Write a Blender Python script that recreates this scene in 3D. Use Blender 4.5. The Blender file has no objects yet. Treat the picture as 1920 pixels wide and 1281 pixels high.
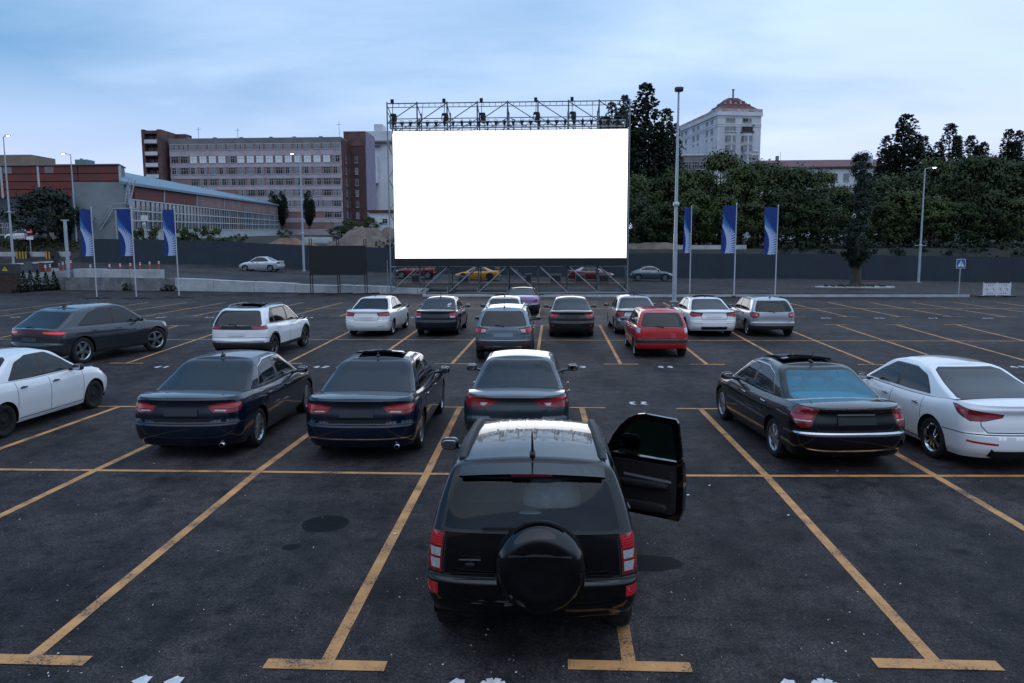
import bpy, bmesh, math, random
import numpy as np
from mathutils import Vector, Matrix
from mathutils.geometry import delaunay_2d_cdt
random.seed(7); rng = np.random.default_rng(7)
SC = bpy.context.scene
COL = SC.collection
PI = math.pi
R_ = math.radians

# ---------------------------------------------------------------- camera numbers (solved from the bay markings)
CF, CPITCH, CYAW, CROLL, CH = 1450.0, 0.1209, 0.0506, -0.0035, 3.3954
_cy, _sy = math.cos(CYAW), math.sin(CYAW); _cp, _sp = math.cos(CPITCH), math.sin(CPITCH)
_F = np.array([-_sy*_cp, _cy*_cp, -_sp]); _R0 = np.array([_cy, _sy, 0.]); _U0 = np.cross(_R0, _F)
_R = _R0*math.cos(CROLL)+_U0*math.sin(CROLL); _U = _U0*math.cos(CROLL)-_R0*math.sin(CROLL)
_C = np.array([0, 0, CH])
def ray(px, py): return _F + _R*((px-960)/CF) - _U*((py-640.5)/CF)
def gnd(px, py, z=0.):
    d = ray(px, py); return _C + d*((z-CH)/d[2])
def at(px, py, Y):
    d = ray(px, py); return _C + d*(Y/d[1])

# ---------------------------------------------------------------- objects
def link(o, parent=None):
    COL.objects.link(o)
    if parent is not None: o.parent = parent
    return o
def tag(o, label=None, cat=None, group=None, kind=None):
    if label: o['label'] = label
    if cat: o['category'] = cat
    if group: o['group'] = group
    if kind: o['kind'] = kind
    return o
def thing(name, label, cat, loc=(0, 0, 0), rz=0, group=None):
    o = bpy.data.objects.new(name, None); o.empty_display_size = .2
    link(o); o.location = loc; o.rotation_euler = (0, 0, rz)
    return tag(o, label, cat, group)
def copy_tree(o, parent=None):
    c = o.copy(); link(c); c.parent = parent
    for ch in list(o.children): copy_tree(ch, c)
    return c
def mesh_obj(name, verts, faces, mats, parent=None, midx=None, smooth=False, normals=None, loc=None):
    me = bpy.data.meshes.new(name)
    me.from_pydata([tuple(map(float, v)) for v in verts], [], [tuple(map(int, f)) for f in faces])
    if not isinstance(mats, (list, tuple)): mats = [mats]
    for m in mats: me.materials.append(m)
    if midx is not None: me.polygons.foreach_set('material_index', np.array(midx, dtype=np.int32))
    if smooth: me.polygons.foreach_set('use_smooth', np.ones(len(me.polygons), dtype=bool))
    me.update()
    if normals is not None:
        me.normals_split_custom_set_from_vertices([tuple(map(float, n)) for n in normals])
    o = bpy.data.objects.new(name, me); link(o, parent)
    if loc is not None: o.location = loc
    return o

class MB:
    """collects shapes into one mesh"""
    def __init__(s): s.v = []; s.f = []; s.m = []; s.sm = []
    def add(s, vs, fs, m=0, smooth=False):
        b = len(s.v); s.v += [tuple(map(float, v)) for v in vs]
        for f in fs: s.f.append(tuple(b+i for i in f)); s.m.append(m); s.sm.append(smooth)
        return s
    def box(s, x0, x1, y0, y1, z0, z1, m=0):
        vs = [(x0,y0,z0),(x1,y0,z0),(x1,y1,z0),(x0,y1,z0),(x0,y0,z1),(x1,y0,z1),(x1,y1,z1),(x0,y1,z1)]
        return s.add(vs, [(0,3,2,1),(4,5,6,7),(0,1,5,4),(1,2,6,5),(2,3,7,6),(3,0,4,7)], m)
    def beam(s, p0, p1, w, h, m=0, up=(0,0,1)):
        p0 = Vector(p0); p1 = Vector(p1); d = (p1-p0).normalized(); up = Vector(up)
        if abs(d.dot(up)) > .98: up = Vector((0,1,0))
        a = d.cross(up).normalized()*(w/2); b = a.cross(d).normalized()*(h/2)
        vs = [p0-a-b,p0+a-b,p0+a+b,p0-a+b,p1-a-b,p1+a-b,p1+a+b,p1-a+b]
        return s.add(vs, [(0,3,2,1),(4,5,6,7),(0,1,5,4),(1,2,6,5),(2,3,7,6),(3,0,4,7)], m)
    def cyl(s, p0, p1, r0, r1=None, n=8, m=0, cap=True, smooth=True):
        if r1 is None: r1 = r0
        p0 = Vector(p0); p1 = Vector(p1); d = (p1-p0)
        if d.length < 1e-6: return s
        d.normalize()
        t = Vector((0,0,1)) if abs(d.z) < .9 else Vector((1,0,0))
        a = d.cross(t).normalized(); b = d.cross(a)
        vs = []
        for i in range(n):
            w = 2*PI*i/n; e = a*math.cos(w)+b*math.sin(w); vs.append(p0+e*r0)
        for i in range(n):
            w = 2*PI*i/n; e = a*math.cos(w)+b*math.sin(w); vs.append(p1+e*r1)
        fs = [(i, i+n, (i+1) % n+n, (i+1) % n) for i in range(n)]
        s.add(vs, fs, m, smooth)
        if cap: s.add(vs[:n], [tuple(range(n))], m); s.add(vs[n:], [tuple(reversed(range(n)))], m)
        return s
    def tube(s, pts, r, n=8, m=0):
        for a, b in zip(pts[:-1], pts[1:]): s.cyl(a, b, r, r, n, m, True)
        return s
    def lathe(s, prof, c=(0,0,0), axis='z', n=24, m=0, a0=0, a1=2*PI, smooth=True):
        vs = []; k = len(prof); full = abs(a1-a0-2*PI) < 1e-6; cnt = n if full else n+1
        for i in range(cnt):
            w = a0+(a1-a0)*i/n; cw, sw = math.cos(w), math.sin(w)
            for r, h in prof:
                p = (r*cw, r*sw, h) if axis == 'z' else ((r*cw, h, r*sw) if axis == 'y' else (h, r*cw, r*sw))
                vs.append((c[0]+p[0], c[1]+p[1], c[2]+p[2]))
        fs = []
        for i in range(n):
            j = (i+1) % cnt
            for q in range(k-1): fs.append((i*k+q, j*k+q, j*k+q+1, i*k+q+1))
        return s.add(vs, fs, m, smooth)
    def sup(s, c, r, n=3.0, nu=16, nv=10, m=0, rot=None):
        """rounded block (superellipsoid)"""
        vs = []; sg = lambda a, e: math.copysign(abs(a)**e, a); e = 2/n
        for j in range(nv+1):
            b = -PI/2+PI*j/nv
            for i in range(nu):
                a = 2*PI*i/nu
                p = Vector((r[0]*sg(math.cos(b), e)*sg(math.cos(a), e), r[1]*sg(math.cos(b), e)*sg(math.sin(a), e), r[2]*sg(math.sin(b), e)))
                if rot is not None: p = rot @ p
                vs.append((c[0]+p[0], c[1]+p[1], c[2]+p[2]))
        fs = []
        for j in range(nv):
            for i in range(nu):
                fs.append((j*nu+i, j*nu+(i+1) % nu, (j+1)*nu+(i+1) % nu, (j+1)*nu+i))
        return s.add(vs, fs, m, True)
    def prism(s, poly, z0, z1, m=0, axis='z'):
        n = len(poly)
        def P(a, b, h): return (a, b, h) if axis == 'z' else ((a, h, b) if axis == 'y' else (h, a, b))
        vs = [P(a, b, z0) for a, b in poly]+[P(a, b, z1) for a, b in poly]
        fs = [tuple(reversed(range(n))), tuple(range(n, 2*n))]+[(i, (i+1) % n, (i+1) % n+n, i+n) for i in range(n)]
        return s.add(vs, fs, m)
    def quad(s, a, b, c, d, m=0): return s.add([a, b, c, d], [(0,1,2,3)], m)
    def build(s, name, mats, parent=None, loc=None, rz=0, recalc=True):
        me = bpy.data.meshes.new(name); me.from_pydata(s.v, [], s.f)
        for mt in (mats if isinstance(mats, (list, tuple)) else [mats]): me.materials.append(mt)
        me.polygons.foreach_set('material_index', np.array(s.m, dtype=np.int32))
        me.polygons.foreach_set('use_smooth', np.array(s.sm, dtype=bool))
        if recalc:
            bm = bmesh.new(); bm.from_mesh(me); bmesh.ops.recalc_face_normals(bm, faces=bm.faces); bm.to_mesh(me); bm.free()
        me.update()
        o = bpy.data.objects.new(name, me); link(o, parent)
        if loc is not None: o.location = loc
        if rz: o.rotation_euler = (0, 0, rz)
        return o

# ---------------------------------------------------------------- materials
def nmat(name):
    m = bpy.data.materials.new(name); m.use_nodes = True; nt = m.node_tree
    return m, nt, nt.nodes['Principled BSDF']
def L_(nt, a, b): nt.links.new(a, b)
def noise(nt, scale, detail=4, rough=.55, vec=None, dim='3D'):
    n = nt.nodes.new('ShaderNodeTexNoise'); n.inputs['Scale'].default_value = scale
    n.inputs['Detail'].default_value = detail; n.inputs['Roughness'].default_value = rough
    if vec is not None: L_(nt, vec, n.inputs['Vector'])
    return n
def ramp(nt, fac, stops):
    r = nt.nodes.new('ShaderNodeValToRGB'); el = r.color_ramp.elements
    while len(el) < len(stops): el.new(.5)
    for e, (p, c) in zip(el, stops): e.position = p; e.color = (*c, 1) if len(c) == 3 else c
    L_(nt, fac, r.inputs['Fac']); return r
def mixc(nt, fac, a, b, mode='MIX'):
    x = nt.nodes.new('ShaderNodeMix'); x.data_type = 'RGBA'; x.blend_type = mode
    for sock, val in ((x.inputs['Factor'], fac), (x.inputs['A'], a), (x.inputs['B'], b)):
        if hasattr(val, 'is_output') or isinstance(val, bpy.types.NodeSocket): L_(nt, val, sock)
        elif isinstance(val, (int, float)): sock.default_value = val
        else: sock.default_value = (*val, 1)
    return x.outputs['Result']
def mth(nt, op, a, b=None, c=None, clamp=False):
    x = nt.nodes.new('ShaderNodeMath'); x.operation = op; x.use_clamp = clamp
    for i, v in enumerate((a, b, c)):
        if v is None: continue
        if isinstance(v, bpy.types.NodeSocket): L_(nt, v, x.inputs[i])
        else: x.inputs[i].default_value = v
    return x.outputs[0]
def texco(nt, which='Object'): return nt.nodes.new('ShaderNodeTexCoord').outputs[which]
def geopos(nt): return nt.nodes.new('ShaderNodeNewGeometry').outputs['Position']
def bump(nt, b, height, strength=.3, dist=.02):
    n = nt.nodes.new('ShaderNodeBump'); n.inputs['Strength'].default_value = strength; n.inputs['Distance'].default_value = dist
    L_(nt, height, n.inputs['Height']); L_(nt, n.outputs[0], b.inputs['Normal'])
_mc = {}
def M(name, col=(.5,.5,.5), rough=.6, metal=0., var=.0, vscale=3., col2=None, bmp=0., bscale=40., coat=0., emit=None, estr=0., spec=None):
    """plain procedural material with noise variation"""
    if name in _mc: return _mc[name]
    m, nt, b = nmat(name)
    b.inputs['Roughness'].default_value = rough; b.inputs['Metallic'].default_value = metal
    b.inputs['Coat Weight'].default_value = coat; b.inputs['Coat Roughness'].default_value = .03
    if spec is not None: b.inputs['Specular IOR Level'].default_value = spec
    c2 = col2 if col2 is not None else tuple(c*(1-var) for c in col)
    if var or col2 is not None:
        n = noise(nt, vscale, 6, .6, texco(nt))
        r = ramp(nt, n.outputs['Fac'], [(.35, c2), (.65, col)])
        L_(nt, r.outputs['Color'], b.inputs['Base Color'])
    else: b.inputs['Base Color'].default_value = (*col, 1)
    if bmp:
        n2 = noise(nt, bscale, 4, .6, texco(nt)); bump(nt, b, n2.outputs['Fac'], bmp, .02)
    if emit is not None:
        b.inputs['Emission Color'].default_value = (*emit, 1); b.inputs['Emission Strength'].default_value = estr
    _mc[name] = m; return m

def pch(pts):
    """monotone cubic through (x, y) points, clamped at the ends"""
    p = np.array(sorted(pts), float); x, y = p[:,0], p[:,1]
    if len(x) == 1: return lambda q: np.full(np.shape(q), y[0])
    h = np.diff(x); d = np.diff(y)/h; m = np.zeros(len(x)); m[0] = d[0]; m[-1] = d[-1]
    for i in range(1, len(x)-1):
        if d[i-1]*d[i] > 0:
            w1 = 2*h[i]+h[i-1]; w2 = h[i]+2*h[i-1]; m[i] = (w1+w2)/(w1/d[i-1]+w2/d[i])
    def f(q):
        q = np.clip(np.asarray(q, float), x[0], x[-1]); i = np.clip(np.searchsorted(x, q, 'right')-1, 0, len(x)-2)
        t = (q-x[i])/h[i]
        return ((1+2*t)*(1-t)**2*y[i]+t*(1-t)**2*h[i]*m[i]+t*t*(3-2*t)*y[i+1]+t*t*(t-1)*h[i]*m[i+1])
    return f
def sstep(t):
    t = np.clip(t, 0, 1); return t*t*(3-2*t)

# ================================================================ CARS
def paint(name, col, metal=.35, rough=.28, dust=.12):
    if 'paint_'+name in _mc: return _mc['paint_'+name]
    m, nt, b = nmat('paint_'+name)
    o = texco(nt); n = noise(nt, 5, 5, .6, o); n2 = noise(nt, 900, 1, .5, o)
    lum = sum(col)/3
    d = tuple(c*(1-dust)+dust*(.06+.5*lum) for c in col)
    r = ramp(nt, n.outputs['Fac'], [(.38, col), (.75, d)])
    L_(nt, r.outputs['Color'], b.inputs['Base Color'])
    rr = nt.nodes.new('ShaderNodeMapRange'); L_(nt, n.outputs['Fac'], rr.inputs[0]); rr.inputs[1].default_value = .3; rr.inputs[2].default_value = .75
    rr.inputs[3].default_value = .010; rr.inputs[4].default_value = .05
    L_(nt, rr.outputs[0], b.inputs['Coat Roughness'])
    b.inputs['Roughness'].default_value = rough; b.inputs['Metallic'].default_value = metal
    b.inputs['Coat Weight'].default_value = 1.0; b.inputs['Specular IOR Level'].default_value = .05 if lum < .02 else .4
    _mc['paint_'+name] = m; return m
def glass_open(name, tint, refl=1.0, base=0., gcol=(.9,.95,1)):
    if name in _mc: return _mc[name]
    m = bpy.data.materials.new(name); m.use_nodes = True; nt = m.node_tree; nt.nodes.clear()
    out = nt.nodes.new('ShaderNodeOutputMaterial'); t = nt.nodes.new('ShaderNodeBsdfTransparent'); t.inputs[0].default_value = (*tint, 1)
    g = nt.nodes.new('ShaderNodeBsdfGlossy'); g.inputs['Roughness'].default_value = .015; g.inputs['Color'].default_value = (*gcol, 1)
    f = nt.nodes.new('ShaderNodeFresnel'); f.inputs['IOR'].default_value = 1.52
    k = mth(nt, 'MULTIPLY_ADD', f.outputs[0], refl, base, clamp=True)
    mx = nt.nodes.new('ShaderNodeMixShader'); L_(nt, k, mx.inputs[0]); L_(nt, t.outputs[0], mx.inputs[1]); L_(nt, g.outputs[0], mx.inputs[2])
    L_(nt, mx.outputs[0], out.inputs['Surface']); _mc[name] = m; return m
MT_GLASSD = M('dark_window_glass', (.006,.008,.010), .03, 0, coat=.0, spec=.55)
MT_GLASSO = glass_open('window_glass', (.42,.50,.52), 1.0)
MT_GLASSB = glass_open('blue_tinted_glass', (.36,.74,.92), 1., .10, (.40,.80,1.))
MT_GLASSS = glass_open('smoked_glass', (.50,.55,.57), .7)
MT_RUB = M('black_rubber_trim', (.012,.012,.013), .45)
MT_GAP = M('panel_gap', (.004,.004,.004), .8)
MT_PLAS = M('grey_black_plastic', (.022,.023,.025), .6, var=.25, vscale=8)
MT_CHR = M('chrome_trim', (.62,.64,.68), .14, 1.)
MT_ALU = M('alloy_rim', (.48,.50,.53), .28, .9, var=.3, vscale=9)
MT_ALUD = M('dark_alloy_rim', (.10,.105,.11), .3, .8)
MT_TYRE = M('tyre_rubber', (.012,.012,.013), .85, var=.4, vscale=12)
MT_INT = M('dark_interior', (.02,.02,.022), .8, var=.3, vscale=6)
MT_SEAT = M('seat_fabric', (.045,.047,.05), .85, var=.3, vscale=12)
MT_CLEAR = M('clear_lens', (.62,.63,.65), .12, .35, coat=1, var=.35, vscale=45)
def red_lens(name, col, e=0.):
    key = 'red_lens_'+name
    if key in _mc: return _mc[key]
    m, nt, b = nmat(key)
    o = texco(nt); w = nt.nodes.new('ShaderNodeTexWave'); w.inputs['Scale'].default_value = 14; w.inputs['Distortion'].default_value = .4; w.bands_direction = 'Z'
    L_(nt, o, w.inputs['Vector'])
    n = noise(nt, 16, 3, .5, o)
    f = mth(nt, 'MULTIPLY', w.outputs['Fac'], n.outputs['Fac'])
    r = ramp(nt, f, [(.05, tuple(c*.45 for c in col)), (.6, col)])
    L_(nt, r.outputs['Color'], b.inputs['Base Color']); b.inputs['Roughness'].default_value = .12
    b.inputs['Coat Weight'].default_value = 1
    if e:
        L_(nt, r.outputs['Color'], b.inputs['Emission Color']); b.inputs['Emission Strength'].default_value = e
    _mc[key] = m; return m
MT_RED = red_lens('plain', (.66,.018,.028)); MT_REDD = red_lens('deep', (.32,.009,.015)); MT_REDLIT = red_lens('lit', (.85,.03,.05), .55)
MT_AMB = M('amber_lens', (.6,.16,.02), .2, coat=1)
MT_PLATE = M('blank_plate', (.16,.17,.19), .5)

def cap_table(G, er, nr, ef, nf, hw_half):
    t = np.linspace(0, PI/2, 90)
    yr = np.sin(t)**(2/nr); xr = er*(1-np.clip(np.cos(t), 0, 1)**(2/nr))
    yf = np.sin(t)**(2/nf); xf = G-ef*(1-np.clip(np.cos(t), 0, 1)**(2/nf))
    X = np.r_[xr, xf[::-1]]; Y = np.r_[yr, yf[::-1]]
    S = np.r_[0, np.cumsum(np.hypot(np.diff(X), np.diff(Y)*hw_half))]
    S = S+np.arange(len(S))*1e-9
    return S, X, Y, 89, 90

def cdt_sheet(Smax, VS, sg, kg, regions, default):
    """triangulate the (s, k) rectangle under region outlines; returns points and a label per triangle"""
    pts = []; edges = []
    def push(p): pts.append(Vector((p[0], p[1]*VS))); return len(pts)-1
    bs = [(s, 0.) for s in sg]+[(Smax, k) for k in kg[1:]]+[(s, 1.) for s in sg[::-1][1:]]+[(0., k) for k in kg[::-1][1:-1]]
    ids = [push(p) for p in bs]
    for a, b in zip(ids, ids[1:]+ids[:1]): edges.append((a, b))
    for i, s in enumerate(sg[1:-1]):
        off = (0 if i % 2 else .5)
        for k in kg[1:-1]: push((s, k))
    for key, poly in regions:
        q = []; n = len(poly)
        for i in range(n):
            a = np.array(poly[i]); b = np.array(poly[(i+1) % n]); ln = math.hypot(b[0]-a[0], (b[1]-a[1])*VS); m = max(1, int(ln/.05))
            for j in range(m): q.append(a+(b-a)*j/m)
        ii = [push((min(max(p[0], 0), Smax), min(max(p[1], 0), 1))) for p in q]
        for a, b in zip(ii, ii[1:]+ii[:1]): edges.append((a, b))
    out = delaunay_2d_cdt(pts, edges, [], 0, 1e-5)
    V = np.array([(p.x, p.y/VS) for p in out[0]]); T = np.array([f for f in out[2] if len(f) == 3])
    cen = V[T].mean(1); lab = np.array([default]*len(T), dtype=object)
    for key, poly in regions:
        P = np.array(poly); inside = np.zeros(len(T), bool); n = len(P); x, y = cen[:,0], cen[:,1]
        for i in range(n):
            x0, y0 = P[i]; x1, y1 = P[(i+1) % n]
            if y0 == y1: continue
            c = ((y0 > y) != (y1 > y)) & (x < (x1-x0)*(y-y0)/(y1-y0)+x0); inside ^= c
        lab[inside] = key
    return V, T, lab
def fd_normals(mapf, V, Smax):
    h = 2e-3
    def D(ds, dk):
        a = mapf(np.clip(V[:,0]+ds, 0, Smax), np.clip(V[:,1]+dk, 0, 1)); b = mapf(np.clip(V[:,0]-ds, 0, Smax), np.clip(V[:,1]-dk, 0, 1)); return a-b
    ts = D(h, 0); tk = D(0, h); n = np.cross(tk, ts); ln = np.linalg.norm(n, axis=1); n[ln < 1e-12] = (0,0,1); ln[ln < 1e-12] = 1
    return n/ln[:,None]
def strip(pl, w, VS, closed=False):
    """polygon of width w round a polyline in (s, k)"""
    p = np.array(pl, float); p[:,1] *= VS; n = len(p); L = []; Rr = []
    for i in range(n):
        d = p[min(i+1, n-1)]-p[max(i-1, 0)]; d = d/(np.linalg.norm(d)+1e-9); q = np.array([-d[1], d[0]])*w/2
        L.append(p[i]+q); Rr.append(p[i]-q)
    out = np.array(L+Rr[::-1]); out[:,1] /= VS; return [tuple(a) for a in out]
def strips(pl, w, VS):
    return [strip([a, b], w, VS) for a, b in zip(pl[:-1], pl[1:])]
def grow(poly, d, VS):
    p = np.array(poly, float); p[:,1] *= VS; n = len(p); out = []
    area = sum(p[i][0]*p[(i+1) % n][1]-p[(i+1) % n][0]*p[i][1] for i in range(n))
    sg = 1 if area > 0 else -1
    for i in range(n):
        a = p[i]-p[i-1]; b = p[(i+1) % n]-p[i]; a = a/(np.linalg.norm(a)+1e-9); b = b/(np.linalg.norm(b)+1e-9)
        na = np.array([a[1], -a[0]])*sg; nb = np.array([b[1], -b[0]])*sg; m = na+nb; m = m/(np.linalg.norm(m)+1e-9)
        out.append(p[i]+m*d/max(.5, m.dot(na)))
    out = np.array(out); out[:,1] /= VS; return [tuple(a) for a in out]
def rounded(poly, r, seg=4):
    out = []; n = len(poly); P = [np.array(p, float) for p in poly]
    for i in range(n):
        a, b, c = P[i-1], P[i], P[(i+1) % n]; u = a-b; v = c-b; lu, lv = np.linalg.norm(u), np.linalg.norm(v)
        d = min(r, lu*.45, lv*.45); p0 = b+u/lu*d; p1 = b+v/lv*d
        for j in range(seg+1):
            t = j/seg; out.append(tuple((1-t)**2*p0+2*t*(1-t)*b+t*t*p1))
    return out

_wheel_cache = {}
def wheel_meshes(r, w, style, rimmat):
    key = (round(r,3), round(w,3), style, rimmat.name)
    if key in _wheel_cache: return _wheel_cache[key]
    rr = r*.66
    t = MB(); h = w/2
    t.lathe([(rr, -h*.8), (rr+.02, -h*.92), (r-.045, -h), (r-.012, -h*.86), (r, -h*.6), (r, h*.6), (r-.012, h*.86), (r-.045, h), (rr+.02, h*.92), (rr, h*.8)], axis='y', n=36)
    for k in (-.3, 0, .3): t.lathe([(r+.001, w*k-.006), (r-.012, w*k-.004), (r-.012, w*k+.004), (r+.001, w*k+.006)], axis='y', n=36, m=0)
    t.lathe([(rr, h*.05), (rr*.2, h*.1), (0.001, h*.1)], axis='y', n=24, m=1)
    tm = t.build('tyre', [MT_TYRE, MT_GAP]); me_t = tm.data; bpy.data.objects.remove(tm)
    m = MB()
    m.lathe([(rr-.004, h*.05), (rr-.02, h*.6), (rr+.004, h*.86), (rr+.012, h*.82), (rr+.004, h*.7)], axis='y', n=40)
    n = {'5': 5, '5d': 5, '10': 10, '7': 7, '6': 6, 'steel': 0}[style]
    y1 = h*.78; y0 = h*.5
    m.lathe([(.001, y1), (.055, y1), (.07, y1-.02), (.075, y0-.03)], axis='y', n=20)
    for i in range(n):
        a = 2*PI*i/n+PI/2
        subs = [0] if style != '5d' else [-.17, .17]
        for sb in subs:
            aw = .052 if style in '56' else (.026 if style == '5d' else .022 if style == '10' else .034)
            ca, sa = math.cos(a+sb*.4), math.sin(a+sb*.4); cb, sb2 = math.cos(a+sb), math.sin(a+sb)
            p0 = Vector((ca*.05, 0, sa*.05)); p1 = Vector((cb*(rr-.012), 0, sb2*(rr-.012))); d = (p1-p0).normalized(); q = Vector((-d.z, 0, d.x))
            w0, w1 = aw*.8, aw*1.05
            vs = []
            for (p, ww, yo) in ((p0, w0, y1), (p1, w1, h*.72)):
                for s_, yy in ((-1, yo-.035), (-.75, yo), (.75, yo), (1, yo-.035)): v = p+q*ww*s_/1.; vs.append((v.x, yy, v.z))
            m.add(vs, [(0,4,5,1), (1,5,6,2), (2,6,7,3), (0,1,2,3), (4,7,6,5)])
    if n == 0:
        m.lathe([(.07, h*.62), (rr*.55, h*.75), (rr*.8, h*.55), (rr-.01, h*.66)], axis='y', n=32)
    rm = m.build('rim', [rimmat]); me_r = rm.data; bpy.data.objects.remove(rm)
    for p in me_r.polygons: p.use_smooth = (n == 0)
    _wheel_cache[key] = (me_t, me_r); return _wheel_cache[key]

def build_car(sp, name, label, loc, heading, group=None, cat='car'):
    """sp: proportions and openings of one car. Local axes: x from tail to nose, origin under the middle of the car."""
    L, W, H = sp['L'], sp['W'], sp['H']; hwid = W/2; q = sp.get('q', 1.0)
    root = thing(name, label, cat, loc, heading, group)
    xo = -L/2
    PT = sp['paint']
    zb = pch(sp['zb']); zt = pch(sp['zt']); wk = pch(sp['wk']); dxr = pch(sp['dxr']); dxf = pch(sp['dxf']); hwf = pch(sp['hw'])
    er, ef = sp['er'], sp['ef']
    S, X0, YN, ir, jf = cap_table(L, er, sp['nr'], ef, sp['nf'], hwid); Smax = S[-1]
    FR, FF = er+.22, ef+.22
    def lmap(s, k):
        x0 = np.interp(s, S, X0); yn = np.interp(s, S, YN)
        z0 = zb(x0); z = z0+(zt(x0)-z0)*k
        x = x0+dxr(z)*sstep(1-x0/FR)-dxf(z)*sstep(1-(L-x0)/FF)
        y = yn*hwid*hwf(x0)*wk(k)
        return np.stack([x+xo, y, z], -1)
    VS = .70
    def kz(x0, z):
        a = float(zb(x0)); b = float(zt(x0)); return (z-a)/(b-a)
    s_of_x = lambda x: float(np.interp(x, X0, S))
    def sx(x, z): return (s_of_x(x), kz(x, z))                                  # a side point
    def sr(y, z):                                                               # a tail point
        yn = min(abs(y)/hwid/.975, 1.); s = float(np.interp(yn, YN[:ir+1], S[:ir+1])); return (s, kz(float(np.interp(s, S, X0)), z))
    def sf(y, z):
        yn = min(abs(y)/hwid/.975, 1.); s = float(np.interp(-yn, -YN[jf:], S[jf:])); return (s, kz(float(np.interp(s, S, X0)), z))
    def cv(p): return {'r': sr, 's': sx, 'f': sf}[p[0]](p[1], p[2])
    PARTS = {'body': ('body', False, None)}; MATS = {'paint': PT, 'gap': MT_GAP, 'inner': sp.get('shelfmat', MT_INT), 'plas': MT_PLAS, 'rub': MT_RUB, 'chrome': MT_CHR,
        'red': MT_RED, 'redd': MT_REDD, 'redlit': MT_REDLIT, 'clear': MT_CLEAR, 'amber': MT_AMB, 'glassd': MT_GLASSD, 'glasso': MT_GLASSO,
        'glassb': MT_GLASSB, 'glasss': MT_GLASSS, 'int': sp.get('shelfmat', MT_INT), 'roof': sp.get('roofmat', PT), 'plate': sp.get('platemat', MT_PLATE)}
    reg = []
    x_ra = sp['ro']; x_fa = sp['ro']+sp['wb']; r = sp['r']; ra = r+sp.get('archgap', .045)
    # doors
    doors = sp['doors']                       # [(x1, x2), ...] from tail to nose
    kd = sp.get('kdoor', .10)
    for i, (a, b) in enumerate(doors):
        PARTS['door%d' % i] = ('door', True, None)
        reg.append(('door%d:paint' % i, [(s_of_x(a), kd), (s_of_x(b), kd), (s_of_x(b), 1.), (s_of_x(a), 1.)]))
    if 'sill' in sp:
        reg.append(('body:plas', [(s_of_x(x_ra), 0), (s_of_x(x_fa), 0), (s_of_x(x_fa), sp['sill']), (s_of_x(x_ra), sp['sill'])]))
        PARTS['sill'] = ('body', False, None)
    PARTS['rbump'] = ('rear_bumper', False, None); PARTS['fbump'] = ('front_bumper', False, None)
    zbp = sp.get('zbump', .62); zbf = sp.get('zbumpf', .55)
    xr_end = x_ra-ra*.82; xf_end = x_fa+ra*.82
    reg.append(('rbump:'+sp.get('bumpmat', 'paint'), [sr(0, .05), sx(xr_end, .05), sx(xr_end, zbp-.03), sr(hwid*.8, zbp), sr(hwid*.4, zbp), sr(0, zbp)]))
    reg.append(('fbump:'+sp.get('bumpmat', 'paint'), [sf(0, .05), sx(xf_end, .05), sx(xf_end, zbf-.03), sf(hwid*.8, zbf), sf(0, zbf)]))
    if 'bumplow' in sp:
        zl = sp['bumplow']
        reg.append(('rbump:plas', [sr(0, .05), sx(xr_end, .05), sx(xr_end, zl), sr(hwid*.8, zl), sr(hwid*.4, zl), sr(0, zl)]))
        reg.append(('fbump:plas', [sf(0, .05), sx(xf_end, .05), sx(xf_end, zl), sf(hwid*.8, zl), sf(0, zl)]))
    if 'tailgap' in sp:                       # shut lines of the boot lid / tailgate
        for pl in sp['tailgap']:
            for st in strips([cv(p) for p in pl], .013, VS): reg.append(('body:gap', st))
    reg.append(('body:gap', strip([sr(0, zbp), sr(hwid*.4, zbp), sr(hwid*.8, zbp), sx(xr_end, zbp-.03)], .012, VS)))
    for i, (a, b) in enumerate(doors):
        reg.append(('body:gap', strip([(s_of_x(b), kd), (s_of_x(b), .97)], .012, VS)))
        reg.append(('body:gap', strip([(s_of_x(a), kd), (s_of_x(b), kd)], .012, VS)))
    a = doors[0][0]; reg.append(('body:gap', strip([(s_of_x(a), kd), (s_of_x(a), .97)], .012, VS)))
    if 'moulding' in sp:
        zm, mm = sp['moulding']
        for i, (a, b) in enumerate(doors): reg.append(('door%d:%s' % (i, mm), strip([sx(a+.02, zm), sx((a+b)/2, zm), sx(b-.02, zm)], .03, VS)))
    for pl, wd, mm in sp.get('bands', []):    # strips across the tail: chrome, reflectors, black inserts
        reg.append(('rbump:'+mm, strip([cv(p) for p in pl], wd, VS)))
    for mm, poly in sp.get('tailpatch', []): reg.append(('body:'+mm, [cv(p) for p in poly]))
    # wheel arches
    clad = sp.get('clad', 0)
    for xc in (x_ra, x_fa):
        def circ(rad):
            out = []
            zlow = float(zb(xc))
            a0 = math.asin(max(-1, min(1, (zlow-.02-r)/rad)))
            for j in range(33):
                w = a0+(PI-2*a0)*j/32; x = xc+rad*math.cos(w); z = r+rad*math.sin(w); out.append((s_of_x(x), kz(x, z)))
            return out
        if clad: reg.append(('body:plas', circ(ra+clad)))
        else: reg.append(('body:paint', circ(ra+.02)))
        reg.append(('none:', circ(ra)))
    # lamps
    PARTS['tail'] = ('tail_light', True, None); PARTS['taillens'] = ('lens', True, 'tail'); PARTS['tailrim'] = ('body', False, None)
    PARTS['head'] = ('headlight', True, None)
    for mm, poly in sp['tail']:
        pp = [cv(p) for p in poly]; main = mm in ('red', 'redd', 'redlit')
        if main and sp.get('tailedge', True): reg.append(('body:gap', grow(pp, .007, VS)))
        reg.append((('tail:' if main else 'taillens:')+mm, pp))
    for mm, poly in sp.get('head', []):
        pp = [cv(p) for p in poly]; reg.append(('body:gap', grow(pp, .007, VS))); reg.append(('head:'+mm, pp))
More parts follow.
